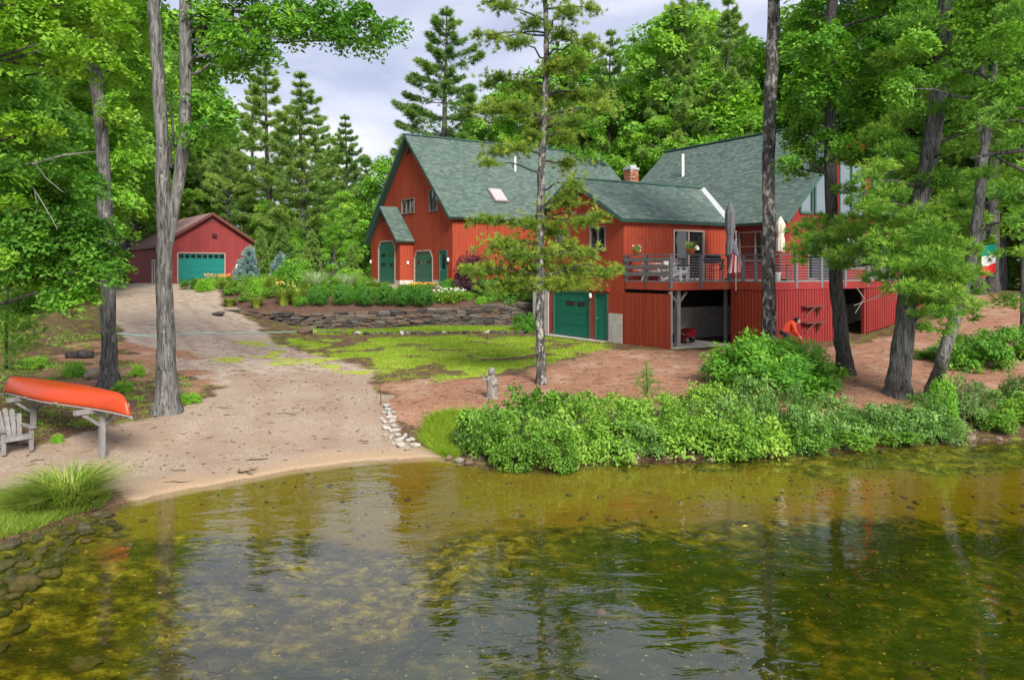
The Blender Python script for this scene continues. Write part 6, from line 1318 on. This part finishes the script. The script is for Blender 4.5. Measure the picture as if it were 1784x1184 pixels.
# ================================================================== CANOE, RACK, CHAIR
ca = np.array([-7.60, 14.85, 1.36]); cb = np.array([-11.95, 17.55, 1.42]); cc = (ca+cb)/2; CL_ = np.linalg.norm((cb-ca)[:2]); cang = math.atan2((ca-cb)[1], (ca-cb)[0])
can = thing('canoe', 'upturned orange canoe lying on a low timber rack', 'canoe', tuple(cc), cang)
ns_, nu = 45, 17; V = np.zeros((ns_, nu, 3))
for i in range(ns_):
    t_ = i/(ns_-1)*2-1; e = abs(t_); w_ = .40*max(0, 1-e**1.9)**.95+.006; dep = .30; zg = -.12*e**4
    zk = .32-.03*e**2-.26*max(0, (e-.78)/.22)**2.6
    for j in range(nu):
        ph = (j/(nu-1)*2-1)*math.pi/2; yy = w_*np.sign(math.sin(ph))*abs(math.sin(ph))**.80; h = abs(math.cos(ph))**.85
        z = zg+(zk-zg)*h; xx = t_*CL_/2 - np.sign(t_)*.05*h*e**8
        V[i, j] = (xx, yy, z)
g = Geo(); I_ = (np.arange(ns_-1)[:, None]*nu+np.arange(nu-1)[None]).ravel(); g.add(V.reshape(-1, 3), np.stack([I_, I_+1, I_+nu+1, I_+nu], -1)); hull = g.build('hull', M['orange'], can, smooth=True)
sol = hull.modifiers.new('thick', 'SOLIDIFY'); sol.thickness = .012
for j in (0, nu-1):
    g = Geo(); g.tube(V[:, j]+np.array((0, 0, -.012)), .020, 6); g.build('gunwale', M['gunwale'], can, smooth=True)
g = Geo(); g.tube(V[1:-1, nu//2]+np.array((0, 0, .004)), .012, 5); g.build('keel_strip', simple('keel', (.45, .06, .02), .5), can, smooth=True)
for sg in (-1, 1):
    g = Geo(); x0 = sg*CL_/2; g.tube([(x0-sg*.22, 0, -.13), (x0+sg*.05, 0, -.145)], .03, 6); g.build('deck_plate', M['gunwale'], can)
for tx in (-.7, .55):
    g = Geo(); g.box((tx-.05, -.44, .0), (tx+.05, .44, .03)); g.build('thwart', M['grey_wood'], can)
rk = thing('canoe_rack', 'low weathered timber rack holding the orange canoe', 'rack', tuple(cc), cang)
for tx in (CL_*.5-1.0, -CL_*.5+1.35):
    p = cc+np.array((math.cos(cang)*tx, math.sin(cang)*tx, 0)); zg_ = gz(p[0], p[1])-cc[2]
    g = Geo(); g.box((tx-.05, -.045, zg_-.3), (tx+.05, .045, -.12)); g.build('post', M['grey_wood'], rk)
    g = Geo(); g.box((tx-.06, -.55, -.12), (tx+.06, .55, -.035)); g.build('crossarm', M['grey_wood'], rk)
    g = Geo(); g.bar((tx, -.4, -.13), (tx, -.03, -.42), .06); g.bar((tx, .4, -.13), (tx, .03, -.42), .06); g.build('brace', M['grey_wood'], rk)
def adirondack(label, loc, rz, mat, group=None, sc=1.0):
    t = thing('adirondack_chair', label, 'chair', loc, rz, group); t.scale = (sc,)*3   # local +x is the front
    for k in range(5):
        x0 = .30-k*.12; g = Geo(); z0 = .38-.03*k; g.obox((x0-.105, -.27, z0), (.108, 0, .028), (0, .54, 0), (0, 0, .022)); g.build('seat_slat', mat, t)
    bx, bz = -.20, .26; dv = np.array((-.34, 0, .72)); dv /= np.linalg.norm(dv)
    for k in range(5):
        o = k-2; ln = .78-.055*o*o*.8; y0 = o*.105; sp = o*.012; p0 = np.array((bx, y0-.046, bz)); g = Geo()
        e1 = dv*ln+np.array((0, sp*3, 0)); nrm = np.array((dv[2], 0, -dv[0]))*.02
        top = [p0, p0+np.array((0, .092, 0)), p0+e1*.95+np.array((0, .100, 0)), p0+e1+np.array((0, .075, 0)), p0+e1+np.array((0, .02, 0)), p0+e1*.95-np.array((0, .006, 0))]
        g.prism(top, nrm); g.build('back_slat', mat, t)
    g = Geo(); p = np.array((bx, 0, bz))+dv*.5; g.bar(p+np.array((-.03, -.30, 0)), p+np.array((-.03, .30, 0)), .03, .08); g.build('back_rail', mat, t)
    for sg in (-1, 1):
        y = sg*.29
        g = Geo(); g.box((.28, y-.045, 0), (.33, y+.045, .55)); g.build('front_leg', mat, t)
        g = Geo(); g.prism([(.34, y-.012, .30), (.34, y-.012, .42), (-.5, y-.012, .10), (-.62, y-.012, 0), (-.46, y-.012, 0)], (0, .025, 0)); g.build('rear_leg', mat, t)
        g = Geo(); g.prism([(.40, y-.07, .55), (.40, y+.07, .55), (-.38, y+.045+sg*.03, .55), (-.38, y-.045+sg*.03, .55)], (0, 0, .024)); g.build('arm', mat, t)
    g = Geo(); g.box((.335, -.29, .30), (.355, .29, .41)); g.build('front_apron', mat, t)
    return t
px_ = on_ground(22, 786); adirondack('weathered grey slatted armchair at the left edge of the sand', tuple(px_), math.radians(-38), M['grey_wood'], None, .86)

# ================================================================== FIGURES
def fused(parts, voxel, name, mat, parent=None, smooth=True, loc=None, subs=1):
    """several tapered limbs fused into one continuous skin"""
    g = Geo()
    for p in parts:
        if p[0] == 'tube': g.tube(p[1], p[2], 12)
        else:
            c, r = np.array(p[1]), np.array(p[2]); th = np.linspace(-math.pi/2, math.pi/2, 9); ring = [(max(.001, math.cos(a)), math.sin(a)) for a in th]
            k = Geo(); k.lathe(ring, (0, 0, 0), 12); g.add(np.vstack(k.v)*r+c, k.f)
    o = g.build('tmp', mat); md = o.modifiers.new('r', 'REMESH'); md.mode = 'VOXEL'; md.voxel_size = voxel; md.use_smooth_shade = smooth
    ms = o.modifiers.new('s', 'SMOOTH'); ms.factor = .5; ms.iterations = 3*subs
    dg = bpy.context.evaluated_depsgraph_get(); me = bpy.data.meshes.new_from_object(o.evaluated_get(dg)); me.name = name
    bpy.data.objects.remove(o); n = bpy.data.objects.new(name, me); COL.objects.link(n)
    if not me.materials: me.materials.append(mat)
    for p in me.polygons: p.use_smooth = smooth
    if parent is not None: n.parent = parent
    if loc is not None: n.location = loc
    return n
# weathered wooden carving behind the bushes
f = on_ground(857, 692)
parts = [('tube', [(0, 0, -.1), (0, 0, .1), (.02, 0, .3), (.0, 0, .48), (-.01, 0, .60), (0, 0, .66)], [.17, .165, .16, .145, .11, .085]), ('ball', (-.01, -.02, .74), (.105, .10, .12)), ('tube', [(-.02, -.06, .72), (-.06, -.15, .70)], [.06, .035]),
    ('tube', [(-.07, -.06, .56), (-.20, -.10, .50), (-.24, -.12, .58)], [.055, .045, .035]), ('tube', [(-.24, -.12, .46), (-.23, -.10, .62), (-.17, -.08, .75)], [.035, .03, .025]), ('tube', [(.10, -.02, .54), (.14, -.1, .40), (.02, -.17, .36)], [.06, .05, .04]),
    ('tube', [(-.08, -.08, .0), (-.09, -.10, -.1)], [.09, .10]), ('tube', [(.09, -.08, .0), (.10, -.10, -.1)], [.09, .10])]
st_ = fused(parts, .016, 'carved_figure', M['carving'], loc=tuple(f)); tag(st_, 'weathered grey wooden carved figure standing behind the shore bushes', 'carving'); st_.scale = (1.0, 1.0, .98)
# person stooping by the wall of the deck
pf_ = np.array(((1368-CX)*28.4/F, 28.4, 0)); pf_[2] = gz(pf_[0], pf_[1])
per = thing('person', 'person in an orange jacket with short black hair stooping beside the deck wall', 'person', tuple(pf_), math.radians(-8))
hip = np.array((-.05, 0, .78)); ch_ = np.array((.24, 0, 1.06)); nk = np.array((.36, 0, 1.16)); hd = np.array((.44, 0, 1.22))
def leg(s): return [hip+np.array((0, s*.09, 0)), np.array((.10, s*.12, .43)), np.array((-.06, s*.12, .08)), np.array((.10, s*.13, .035))]
def arm(s): return [ch_+np.array((.0, s*.19, .02)), np.array((.34, s*.24, .80)), np.array((.50, s*.16, .62))]
bp_ = [('tube', [hip, (hip+ch_)/2+np.array((0, 0, .03)), ch_, nk, nk+np.array((.04, 0, .04))], [.14, .13, .15, .065, .06]), ('ball', hd, (.105, .082, .115)), ('tube', [hd+np.array((.08, 0, -.02)), hd+np.array((.125, 0, -.045))], [.022, .014])]
for s in (-1, 1):
    bp_.append(('tube', leg(s), [.09, .065, .045, .04])); bp_.append(('tube', arm(s), [.06, .045, .032]))
    h0 = arm(s)[2]; bp_.append(('tube', [h0, h0+np.array((.05, -s*.01, -.06))], [.034, .036]))
    for q in range(4): bp_.append(('tube', [h0+np.array((.045, -s*.03+q*.02*s, -.055)), h0+np.array((.085, -s*.035+q*.021*s, -.10)), h0+np.array((.08, -s*.035+q*.021*s, -.145+.012*abs(q-1.3)))], [.010, .009, .007]))
    bp_.append(('tube', [h0+np.array((.01, -s*.035, -.03)), h0+np.array((.055, -s*.065, -.075))], [.012, .009])); bp_.append(('ball', hd+np.array((0, s*.082, -.005)), (.022, .012, .03)))
fused(bp_, .010, 'body', M['skin'], per)
jk = [('tube', [hip+np.array((0, 0, -.02)), (hip+ch_)/2+np.array((-.01, 0, .045)), ch_+np.array((0, 0, .01)), nk], [.165, .165, .18, .085])]
for s in (-1, 1): jk.append(('tube', [ch_+np.array((.0, s*.12, .03))]+arm(s)[:2]+[arm(s)[1]*.25+arm(s)[2]*.75], [.11, .082, .066, .052]))
fused(jk, .016, 'jacket', M['jacket'], per)
tr_ = [('ball', hip, (.165, .165, .15))]+[('tube', leg(s)[:3], [.115, .088, .068]) for s in (-1, 1)]; fused(tr_, .016, 'trousers', M['denim'], per)
sh_ = [('tube', [np.array((-.10, s*.125, .045)), np.array((.06, s*.13, .045)), np.array((.17, s*.135, .035))], [.05, .052, .04]) for s in (-1, 1)]; fused(sh_, .012, 'shoes', M['dark'], per)
fused([('ball', hd+np.array((-.022, 0, .03)), (.108, .094, .112)), ('ball', hd+np.array((-.06, 0, -.03)), (.075, .08, .08))], .012, 'hair', M['hair'], per)
for s in (-1, 1):
    g = Geo(); g.lathe([(0, -.012), (.012, 0), (0, .012)], hd+np.array((.095, s*.034, .01)), 8); g.build('eye', M['hair'], per)

# ================================================================== THINGS ON THE DECK
def L2(a, b, z): return hw(a, b, z)
def closed_umbrella(a, b, ztop, zbot, rmax, mat, label, waist=.62):
    p = L2(a, b, DZ); t = thing('patio_umbrella', label, 'umbrella', tuple(p)); g = Geo(); g.tube([(0, 0, 0), (0, 0, ztop-DZ)], .024, 8); g.lathe([(0, ztop-DZ), (.03, ztop-DZ+.03), (0, ztop-DZ+.10)], (0, 0, 0), 8); g.build('pole', M['rail_grey'], t)
    g = Geo(); g.lathe([(.26, 0), (.26, .06), (.05, .10), (.05, .3), (0, .3)], (0, 0, 0), 14); g.build('base', M['dark'], t)
    n, m = 24, 22; th = np.linspace(0, 2*np.pi, n, endpoint=False); V = []
    for i in range(m):
        f_ = i/(m-1); z = ztop-DZ-.02-f_*(ztop-zbot); r = rmax*(min(1, f_*4.2)**.8)*(1-.30*math.exp(-((f_-waist)/.09)**2))*(1+.12*f_)*(1-.25*max(0, (f_-.3)))
        fold = 1+.24*np.cos(8*th+f_*1.2)*min(1, f_*5); V.append(np.stack([r*fold*np.cos(th), r*fold*np.sin(th), np.full(n, z)+.03*np.cos(8*th)*(f_ > .9)], -1))
    V = np.array(V).reshape(-1, 3); i = np.arange(m-1)[:, None]*n; j = np.arange(n)[None]; g = Geo(); g.add(V, np.stack([i+j, i+(j+1) % n, i+n+(j+1) % n, i+n+j], -1).reshape(-1, 4)); g.build('canopy', mat, t, smooth=True)
    g = Geo(); zz = ztop-DZ-.02-waist*(ztop-zbot); g.lathe([(rmax*.8, -.03), (rmax*.84, 0), (rmax*.8, .03)], (0, 0, zz), 16); g.build('tie_strap', mat, t); return t
closed_umbrella(4.6, -1.75, 7.25, 4.75, .19, M['charcoal_cloth'], 'closed charcoal umbrella on the deck below the valley of the roof', .66)
closed_umbrella(5.25, -3.9, 6.45, 4.95, .17, M['beige_cloth'], 'closed cream umbrella on the deck right of the bare trunk', .55)
p = L2(9.3, -3.9, DZ); t = thing('beach_umbrella', 'small open blue and white umbrella on the deck behind the pine boughs', 'umbrella', tuple(p)); g = Geo(); g.tube([(0, 0, 0), (.1, 0, 1.9)], .02, 8); g.build('pole', M['steel'], t)
for k in range(8):
    g = Geo(); a = [k*math.pi/4+q*math.pi/16 for q in range(5)]; rows = [(.02, 1.92), (.4, 1.82), (.75, 1.60), (.95, 1.36)]; V = [(r*math.cos(x_)+.1, r*math.sin(x_), z) for r, z in rows for x_ in a]
    g.add(V, [(i*5+j, i*5+j+1, i*5+j+6, i*5+j+5) for i in range(3) for j in range(4)]); g.build('canopy_panel', M['blue_cloth'] if k % 2 else M['white'], t, smooth=True)
# stars and stripes hanging from a staff on the railing
p = L2(JA-.12, FB0-.42, DZ-.42); t = thing('flag', 'red, white and blue striped flag with stars hanging furled from a deck staff', 'flag', tuple(p))
g = Geo(); g.tube([(0, 0, 0), (.0, 0, 2.28)], .016, 8); g.lathe([(0, 2.26), (.035, 2.31), (0, 2.36)], (0, 0, 0), 8); g.build('staff', M['beige_cloth'], t); t.scale = (1.12, 1.1, 1.06)
ns_, nt2 = 30, 26; S, T = np.meshgrid(np.linspace(0, 1, ns_), np.linspace(0, 1, nt2), indexing='ij')
zc = 2.22-.80*T*(1-S*.93)-S*1.42-.12*(1-T)*S; xc = .02+(T-.42)*.72*S**.7+.05*np.sin(T*11+S*2)*S**.5-.10*S; yc = -.05-.06*np.cos(T*13+S*1.5)*np.minimum(1, S*3)
V = np.stack([xc, yc, zc], -1).reshape(-1, 3); g = Geo()
for i in range(ns_-1):
    for j in range(nt2-1):
        mi = 2 if (i < 12 and j < 14) else (0 if (j//2) % 2 == 0 else 1)
        g.f.append(np.array([[i*nt2+j, i*nt2+j+1, (i+1)*nt2+j+1, (i+1)*nt2+j]])); g.m.append(np.array([mi]))
g.v.append(V); g.a.append(np.zeros(len(V))); g.n = len(V); fl_ = g.build('cloth', [M['flag_red'], M['white'], M['flag_blue']], t, smooth=True)
g = Geo()
for r in range(9):
    for c in range(6 if r % 2 == 0 else 5):
        s_ = (.5+c+(0 if r % 2 == 0 else .5))/6*11.4/29; q = (r+1)/10*13/25; i, j = s_*(ns_-1), q*(nt2-1); P_ = V.reshape(ns_, nt2, 3)[int(round(i)), int(round(j))]
        a = [math.pi/2+k*math.pi/5 for k in range(10)]; g.add([P_+np.array(((.026 if k % 2 == 0 else .011)*math.cos(x_), -.012, (.026 if k % 2 == 0 else .011)*math.sin(x_))) for k, x_ in enumerate(a)], [tuple(range(10))])
tag(g.build('stars', M['white'], fl_), kind='stuff')
# green, white and red flag on the leaning trunk
p = at(1700, 432, 19.05); t = thing('flag', 'green, white and red flag with a small dark emblem hanging beside the thin leaning trunk', 'flag', tuple(p))
g = Geo(); g.tube([(-.02, .12, -.03), (.72, -.05, .10)], .014, 7); g.build('staff', M['rail_grey'], t); t.scale = (.82,)*3
nu_, nv = 14, 31; V = []
for i in range(nv):
    for j in range(nu_):
        u = j/(nu_-1); v = i/(nv-1); V.append((.16+u*.44+.02*math.sin(v*4), -.03+.05*math.sin(u*7+v*3)*v, .07+u*.05-v*.92-.10*(1-u)*v+.06*u*v))
g = Geo(); g.v.append(np.array(V)); g.a.append(np.zeros(len(V))); g.n = len(V)
for i in range(nv-1):
    for j in range(nu_-1): g.f.append(np.array([[i*nu_+j, i*nu_+j+1, (i+1)*nu_+j+1, (i+1)*nu_+j]])); g.m.append(np.array([i//10]))
fl_ = g.build('cloth', [M['flag_green'], M['white'], M['flag_brightred']], t, smooth=True)
ec = np.array(V[15*nu_+6])+np.array((0, -.035, 0)); g = Geo()
g.prism([ec+np.array((x_, 0, z_)) for x_, z_ in ((-.05, .07), (-.02, .085), (.02, .06), (.05, .01), (.06, -.05), (.02, -.02), (.0, -.05), (-.03, -.03), (-.02, .01), (-.045, .035))], (0, -.006, 0))
for k in range(7):
    a = math.pi+k*math.pi/6; g.prism([ec+np.array((.085*math.cos(a)+.016*math.cos(b_), 0, -.01+.08*math.sin(a)+.016*math.sin(b_))) for b_ in (0, 2.1, 4.2)], (0, -.006, 0))
g.build('emblem', M['emblem'], fl_)
# furniture
adirondack('white slatted armchair on the deck by the glass door', tuple(L2(1.15, -2.0, DZ)), HANG+math.radians(-70), M['white'], None, 1.0)
def trestle(label, a, b, rz, mat):
    t = thing('picnic_table', label, 'table', tuple(L2(a, b, DZ)), rz)
    for k in range(5): g = Geo(); g.box((-.8, -.36+k*.145, .70), (.8, -.36+k*.145+.135, .735)); g.build('top_plank', mat, t)
    for sg in (-1, 1):
        for k in range(2): g = Geo(); g.box((-.8, sg*.66-.14+k*.145, .42), (.8, sg*.66-.14+k*.145+.135, .455)); g.build('seat_plank', mat, t)
    for x_ in (-.55, .55):
        g = Geo(); g.bar((x_, -.6, 0), (x_, -.2, .7), .08, .04); g.build('leg', mat, t); g = Geo(); g.bar((x_, .6, 0), (x_, .2, .7), .08, .04); g.build('leg', mat, t); g = Geo(); g.box((x_-.02, -.75, .36), (x_+.02, .75, .42)); g.build('crosspiece', mat, t)
    return t
trestle('white picnic table with benches behind the board railing', 1.25, -.95, HANG+.1, M['white'])
def wire_chair(label, a, b, rz, group=None):
    t = thing('patio_chair', label, 'chair', tuple(L2(a, b, DZ)), rz, group); g = Geo(); g.box((-.24, -.24, .42), (.24, .24, .45)); g.build('seat', M['dark'], t)
    g = Geo(); 
    for k in range(7): g.bar((-.24+k*.08, .24, .45), (-.22+k*.073, .32, .92), .012)
    g.bar((-.25, .32, .92), (.25, .32, .92), .03); g.build('backrest', M['dark'], t)
    for x_ in (-.22, .22):
        for y_ in (-.22, .22): g = Geo(); g.bar((x_, y_, 0), (x_, y_, .43), .03); g.build('leg', M['dark'], t)
        g = Geo(); g.bar((x_, -.22, .64), (x_, .26, .66), .03); g.bar((x_, -.22, .43), (x_, -.22, .64), .025); g.build('arm', M['dark'], t)
    return t
wire_chair('black patio chair behind the cables left of the charcoal umbrella', 2.15, -1.6, HANG+1.2)
wire_chair('black patio chair beside the striped flag', 3.1, -2.3, HANG-2.2); wire_chair('black patio chair below the cream umbrella', 5.3, -4.0, HANG+2.6)
t = thing('patio_table', 'round black patio table round the foot of the charcoal umbrella', 'table', tuple(L2(4.6, -1.75, DZ))); g = Geo(); g.lathe([(.06, .70), (.55, .70), (.56, .715), (.55, .73), (.06, .73)], (0, 0, 0), 20); g.build('tabletop', M['dark'], t)
for k in range(4): g = Geo(); a = k*math.pi/2+.5; g.bar((.45*math.cos(a), .45*math.sin(a), 0), (.35*math.cos(a), .35*math.sin(a), .70), .035); g.build('leg', M['dark'], t)
t = thing('barbecue', 'black barbecue grill standing on the deck left of the flag', 'grill', tuple(L2(2.75, -2.45, DZ)), HANG); g = Geo(); g.box((-.3, -.22, .75), (.3, .22, .92)); g.build('firebox', M['dark'], t)
g = Geo(); g.tube([(-.3, 0, .92), (.3, 0, .92)], .20, 12); g.build('lid', M['dark'], t)
for x_ in (-.25, .25):
    for y_ in (-.18, .18): g = Geo(); g.bar((x_, y_, 0), (x_, y_, .75), .03); g.build('leg', M['dark'], t)
g = Geo(); g.box((-.62, -.2, .86), (-.31, .2, .89)); g.build('side_shelf', M['rail_grey'], t)
t = thing('bucket', 'white bucket standing on the deck right of the bare trunk', 'bucket', tuple(L2(4.35, -4.45, DZ))); g = Geo(); g.lathe([(0, 0), (.13, 0), (.155, .33), (.17, .34), (.17, .36), (.145, .36), (.125, .04), (0, .04)], (0, 0, 0), 16); g.build('pail', M['white'], t, smooth=True); g = Geo(); g.tube([(-.165, 0, .33), (-.14, .06, .22), (0, .16, .16), (.14, .06, .22), (.165, 0, .33)], .006, 5); g.build('handle', M['steel'], t)
def planter(a, b, z, r, leafm, petal, label):
    t = thing('flower_basket', label, 'planter', tuple(L2(a, b, z))); g = Geo(); g.lathe([(0, 0), (r*.6, 0), (r, r*.9), (r*1.05, r*.95), (r*.95, r*.95), (r*.55, r*.1), (0, r*.1)], (0, 0, 0), 14); g.build('basket', M['terracotta'], t, smooth=True)
    P, N, V = spray_points([(0, 0, r*1.5, r*1.15, r*1.15, r*.9)], 500, .10, .5, 26); g = Geo(); leaves(g, P, N, V, .055); g.build('foliage', M[leafm], t)
    P = rsph(34)*np.array((r*1.2, r*1.2, r*.9))+np.array((0, 0, r*1.6)); g = Geo(); leaves(g, P, rsph(34), RNG.random(34), .075, .95); g.build('blossoms', M[petal], t)
    g = Geo()
    for k in range(3): a_ = k*2.09; g.tube([(r*math.cos(a_), r*math.sin(a_), r*.95), (0, 0, r*2.6)], .004, 4)
    g.build('hanger', M['dark'], t); return t
planter(1.15, FB0+.04, DZ+1.095, .22, 'lime', 'yellow_petal', 'basket of yellow flowers on the handrail in front of the glass door'); planter(.05, -.75, DZ+1.095, .17, 'bush', 'pale_petal', 'basket of pale flowers on the left handrail below the shepherd hook')
t = tag(Geo().tube([(0, 0, -1.0), (0, 0, .45), (.03, 0, .62), (.14, 0, .70), (.26, 0, .66), (.30, 0, .55)], .012, 6).build('shepherd_hook', M['dark'], loc=tuple(L2(.12, -1.2, DZ+1.1)), smooth=True), 'thin black shepherd hook rising over the left handrail', 'plant hook')
t.rotation_euler = (0, 0, math.pi)
for k, (a, b, lab) in enumerate(((2.2, -.9, 'red fuel can on the slab under the deck, left one'), (2.65, -.75, 'red fuel can on the slab under the deck, right one'))):
    t = thing('fuel_can', lab, 'fuel can', tuple(L2(a, b, 1.03)), HANG+.3*k); g = Geo(); g.prism([(-.2, -.12, 0), (.2, -.12, 0), (.2, -.12, .30), (.08, -.12, .42), (-.2, -.12, .42)], (0, .24, 0)); g.build('can', M['rubber'], t)
    g = Geo(); g.tube([(-.16, 0, .42), (-.14, 0, .50), (.02, 0, .50), (.05, 0, .43)], .02, 6); g.build('handle', M['rubber'], t); g = Geo(); g.tube([(.14, 0, .36), (.28, 0, .46)], .022, 6); g.build('spout', M['dark'], t)
t = thing('wheelbarrow', 'dark red wheelbarrow in the shade under the deck', 'wheelbarrow', tuple(L2(2.0, -1.6, 1.03)), HANG+.2); g = Geo(); g.prism([(-.35, -.3, .5), (.45, -.3, .62), (.30, -.3, .30), (-.2, -.3, .28)], (0, .6, 0)); g.build('tray', M['rubber'], t)
for sg in (-1, 1): g = Geo(); g.bar((.55, sg*.1, .2), (-.85, sg*.3, .52), .04); g.build('handle', M['grey_wood'], t); g = Geo(); g.bar((-.25, sg*.22, .3), (-.3, sg*.25, 0), .03); g.build('leg', M['dark'], t)
g = Geo(); g.tube([(.55, -.04, .19), (.55, .04, .19)], .19, 16); g.build('wheel', M['dark'], t)

# ================================================================== SMALL THINGS ON THE GROUND
pts = []
for a, c in zip([(200,582),(250,586),(300,585),(350,582),(400,581),(450,581),(490,580)], [(250,586),(300,585),(350,582),(400,581),(450,581),(490,580),(532,576)]):
    for k in range(6): q = on_ground(a[0]+(c[0]-a[0])*k/6, a[1]+(c[1]-a[1])*k/6+.8*math.sin(a[0]*.05+k*.6)); pts.append(q)
pts = np.array(pts); pts[1:-1] = (pts[:-2]+pts[1:-1]*2+pts[2:])/4; pts[:, 2] = ground(pts[:, 0], pts[:, 1])+.022
tag(Geo().tube(pts, .026, 6).build('garden_hose', M['hose'], smooth=True), 'pale blue-green garden hose lying across the drive', 'hose')
p = on_ground(664, 706); tag(Geo().tube([(0, 0, -.1), (-.01, 0, .25), (-.05, 0, .56)], [.014, .012, .008], 6).build('stick', M['driftwood'], loc=tuple(p)), 'thin stick standing upright above the pale edging stones', 'stick')
p = on_ground(428, 826); g = Geo()
for q, r in (([(-.14, 0, .02), (.0, .02, .05), (.14, .05, .07), (.22, .08, .10)], .018), ([(-.15, .03, .02), (-.1, -.03, .09), (-.12, -.06, .13)], .012), ([(0, .02, .05), (.08, -.06, .03), (.18, -.1, .02)], .012), ([(-.14, 0, .03), (-.2, .05, .06)], .010)): g.tube(q, np.linspace(r, r*.5, len(q)), 6)
tag(g.build('driftwood', M['driftwood'], loc=tuple(p), smooth=True), 'small dark forked driftwood at the edge of the water', 'driftwood')
p = on_ground(447, 803); tag(Geo().tube([(-.2, -.06, .015), (-.08, 0, .03), (.05, .02, .02), (.22, .1, .03)], [.010, .012, .010, .006], 6).build('stick', M['driftwood'], loc=tuple(p)), 'dark curved stick lying on the sand above the driftwood', 'stick')
for px, py, ln, lab in ((305, 842, .5, 'thin dark twig line on the sand near the tall grass'), (500, 722, .7, 'brown branch lying across the middle of the sand'), (385, 712, .6, 'brown branch on the sand right of the twin oak')):
    p = on_ground(px, py); tag(Geo().tube([(-ln/2, 0, .012), (-ln*.1, .04, .02), (ln*.2, .02, .014), (ln/2, .07, .012)], [.006, .009, .008, .004], 5).build('stick', M['driftwood'], loc=tuple(p)), lab, 'stick')
p = on_ground(138, 624); t = thing('log', 'short dark rotting log on the left bank behind the canoe', 'log', tuple(p), .4); g = Geo(); g.tube([(-.4, 0, .1), (0, .02, .12), (.42, 0, .1)], [.13, .14, .12], 10, wob=.05); g.build('wood', M['darkbark'], t, smooth=True)
p = gp(1298, 916, .004); g = Geo(); g.add([(-.05, 0, 0), (0, .025, .01), (.06, 0, .012), (0, -.025, .006)], [(0, 1, 2, 3)]); tag(g.build('floating_leaf', M['yellow_petal'], loc=tuple(p)), 'single yellow leaf floating on the lake', 'leaf')
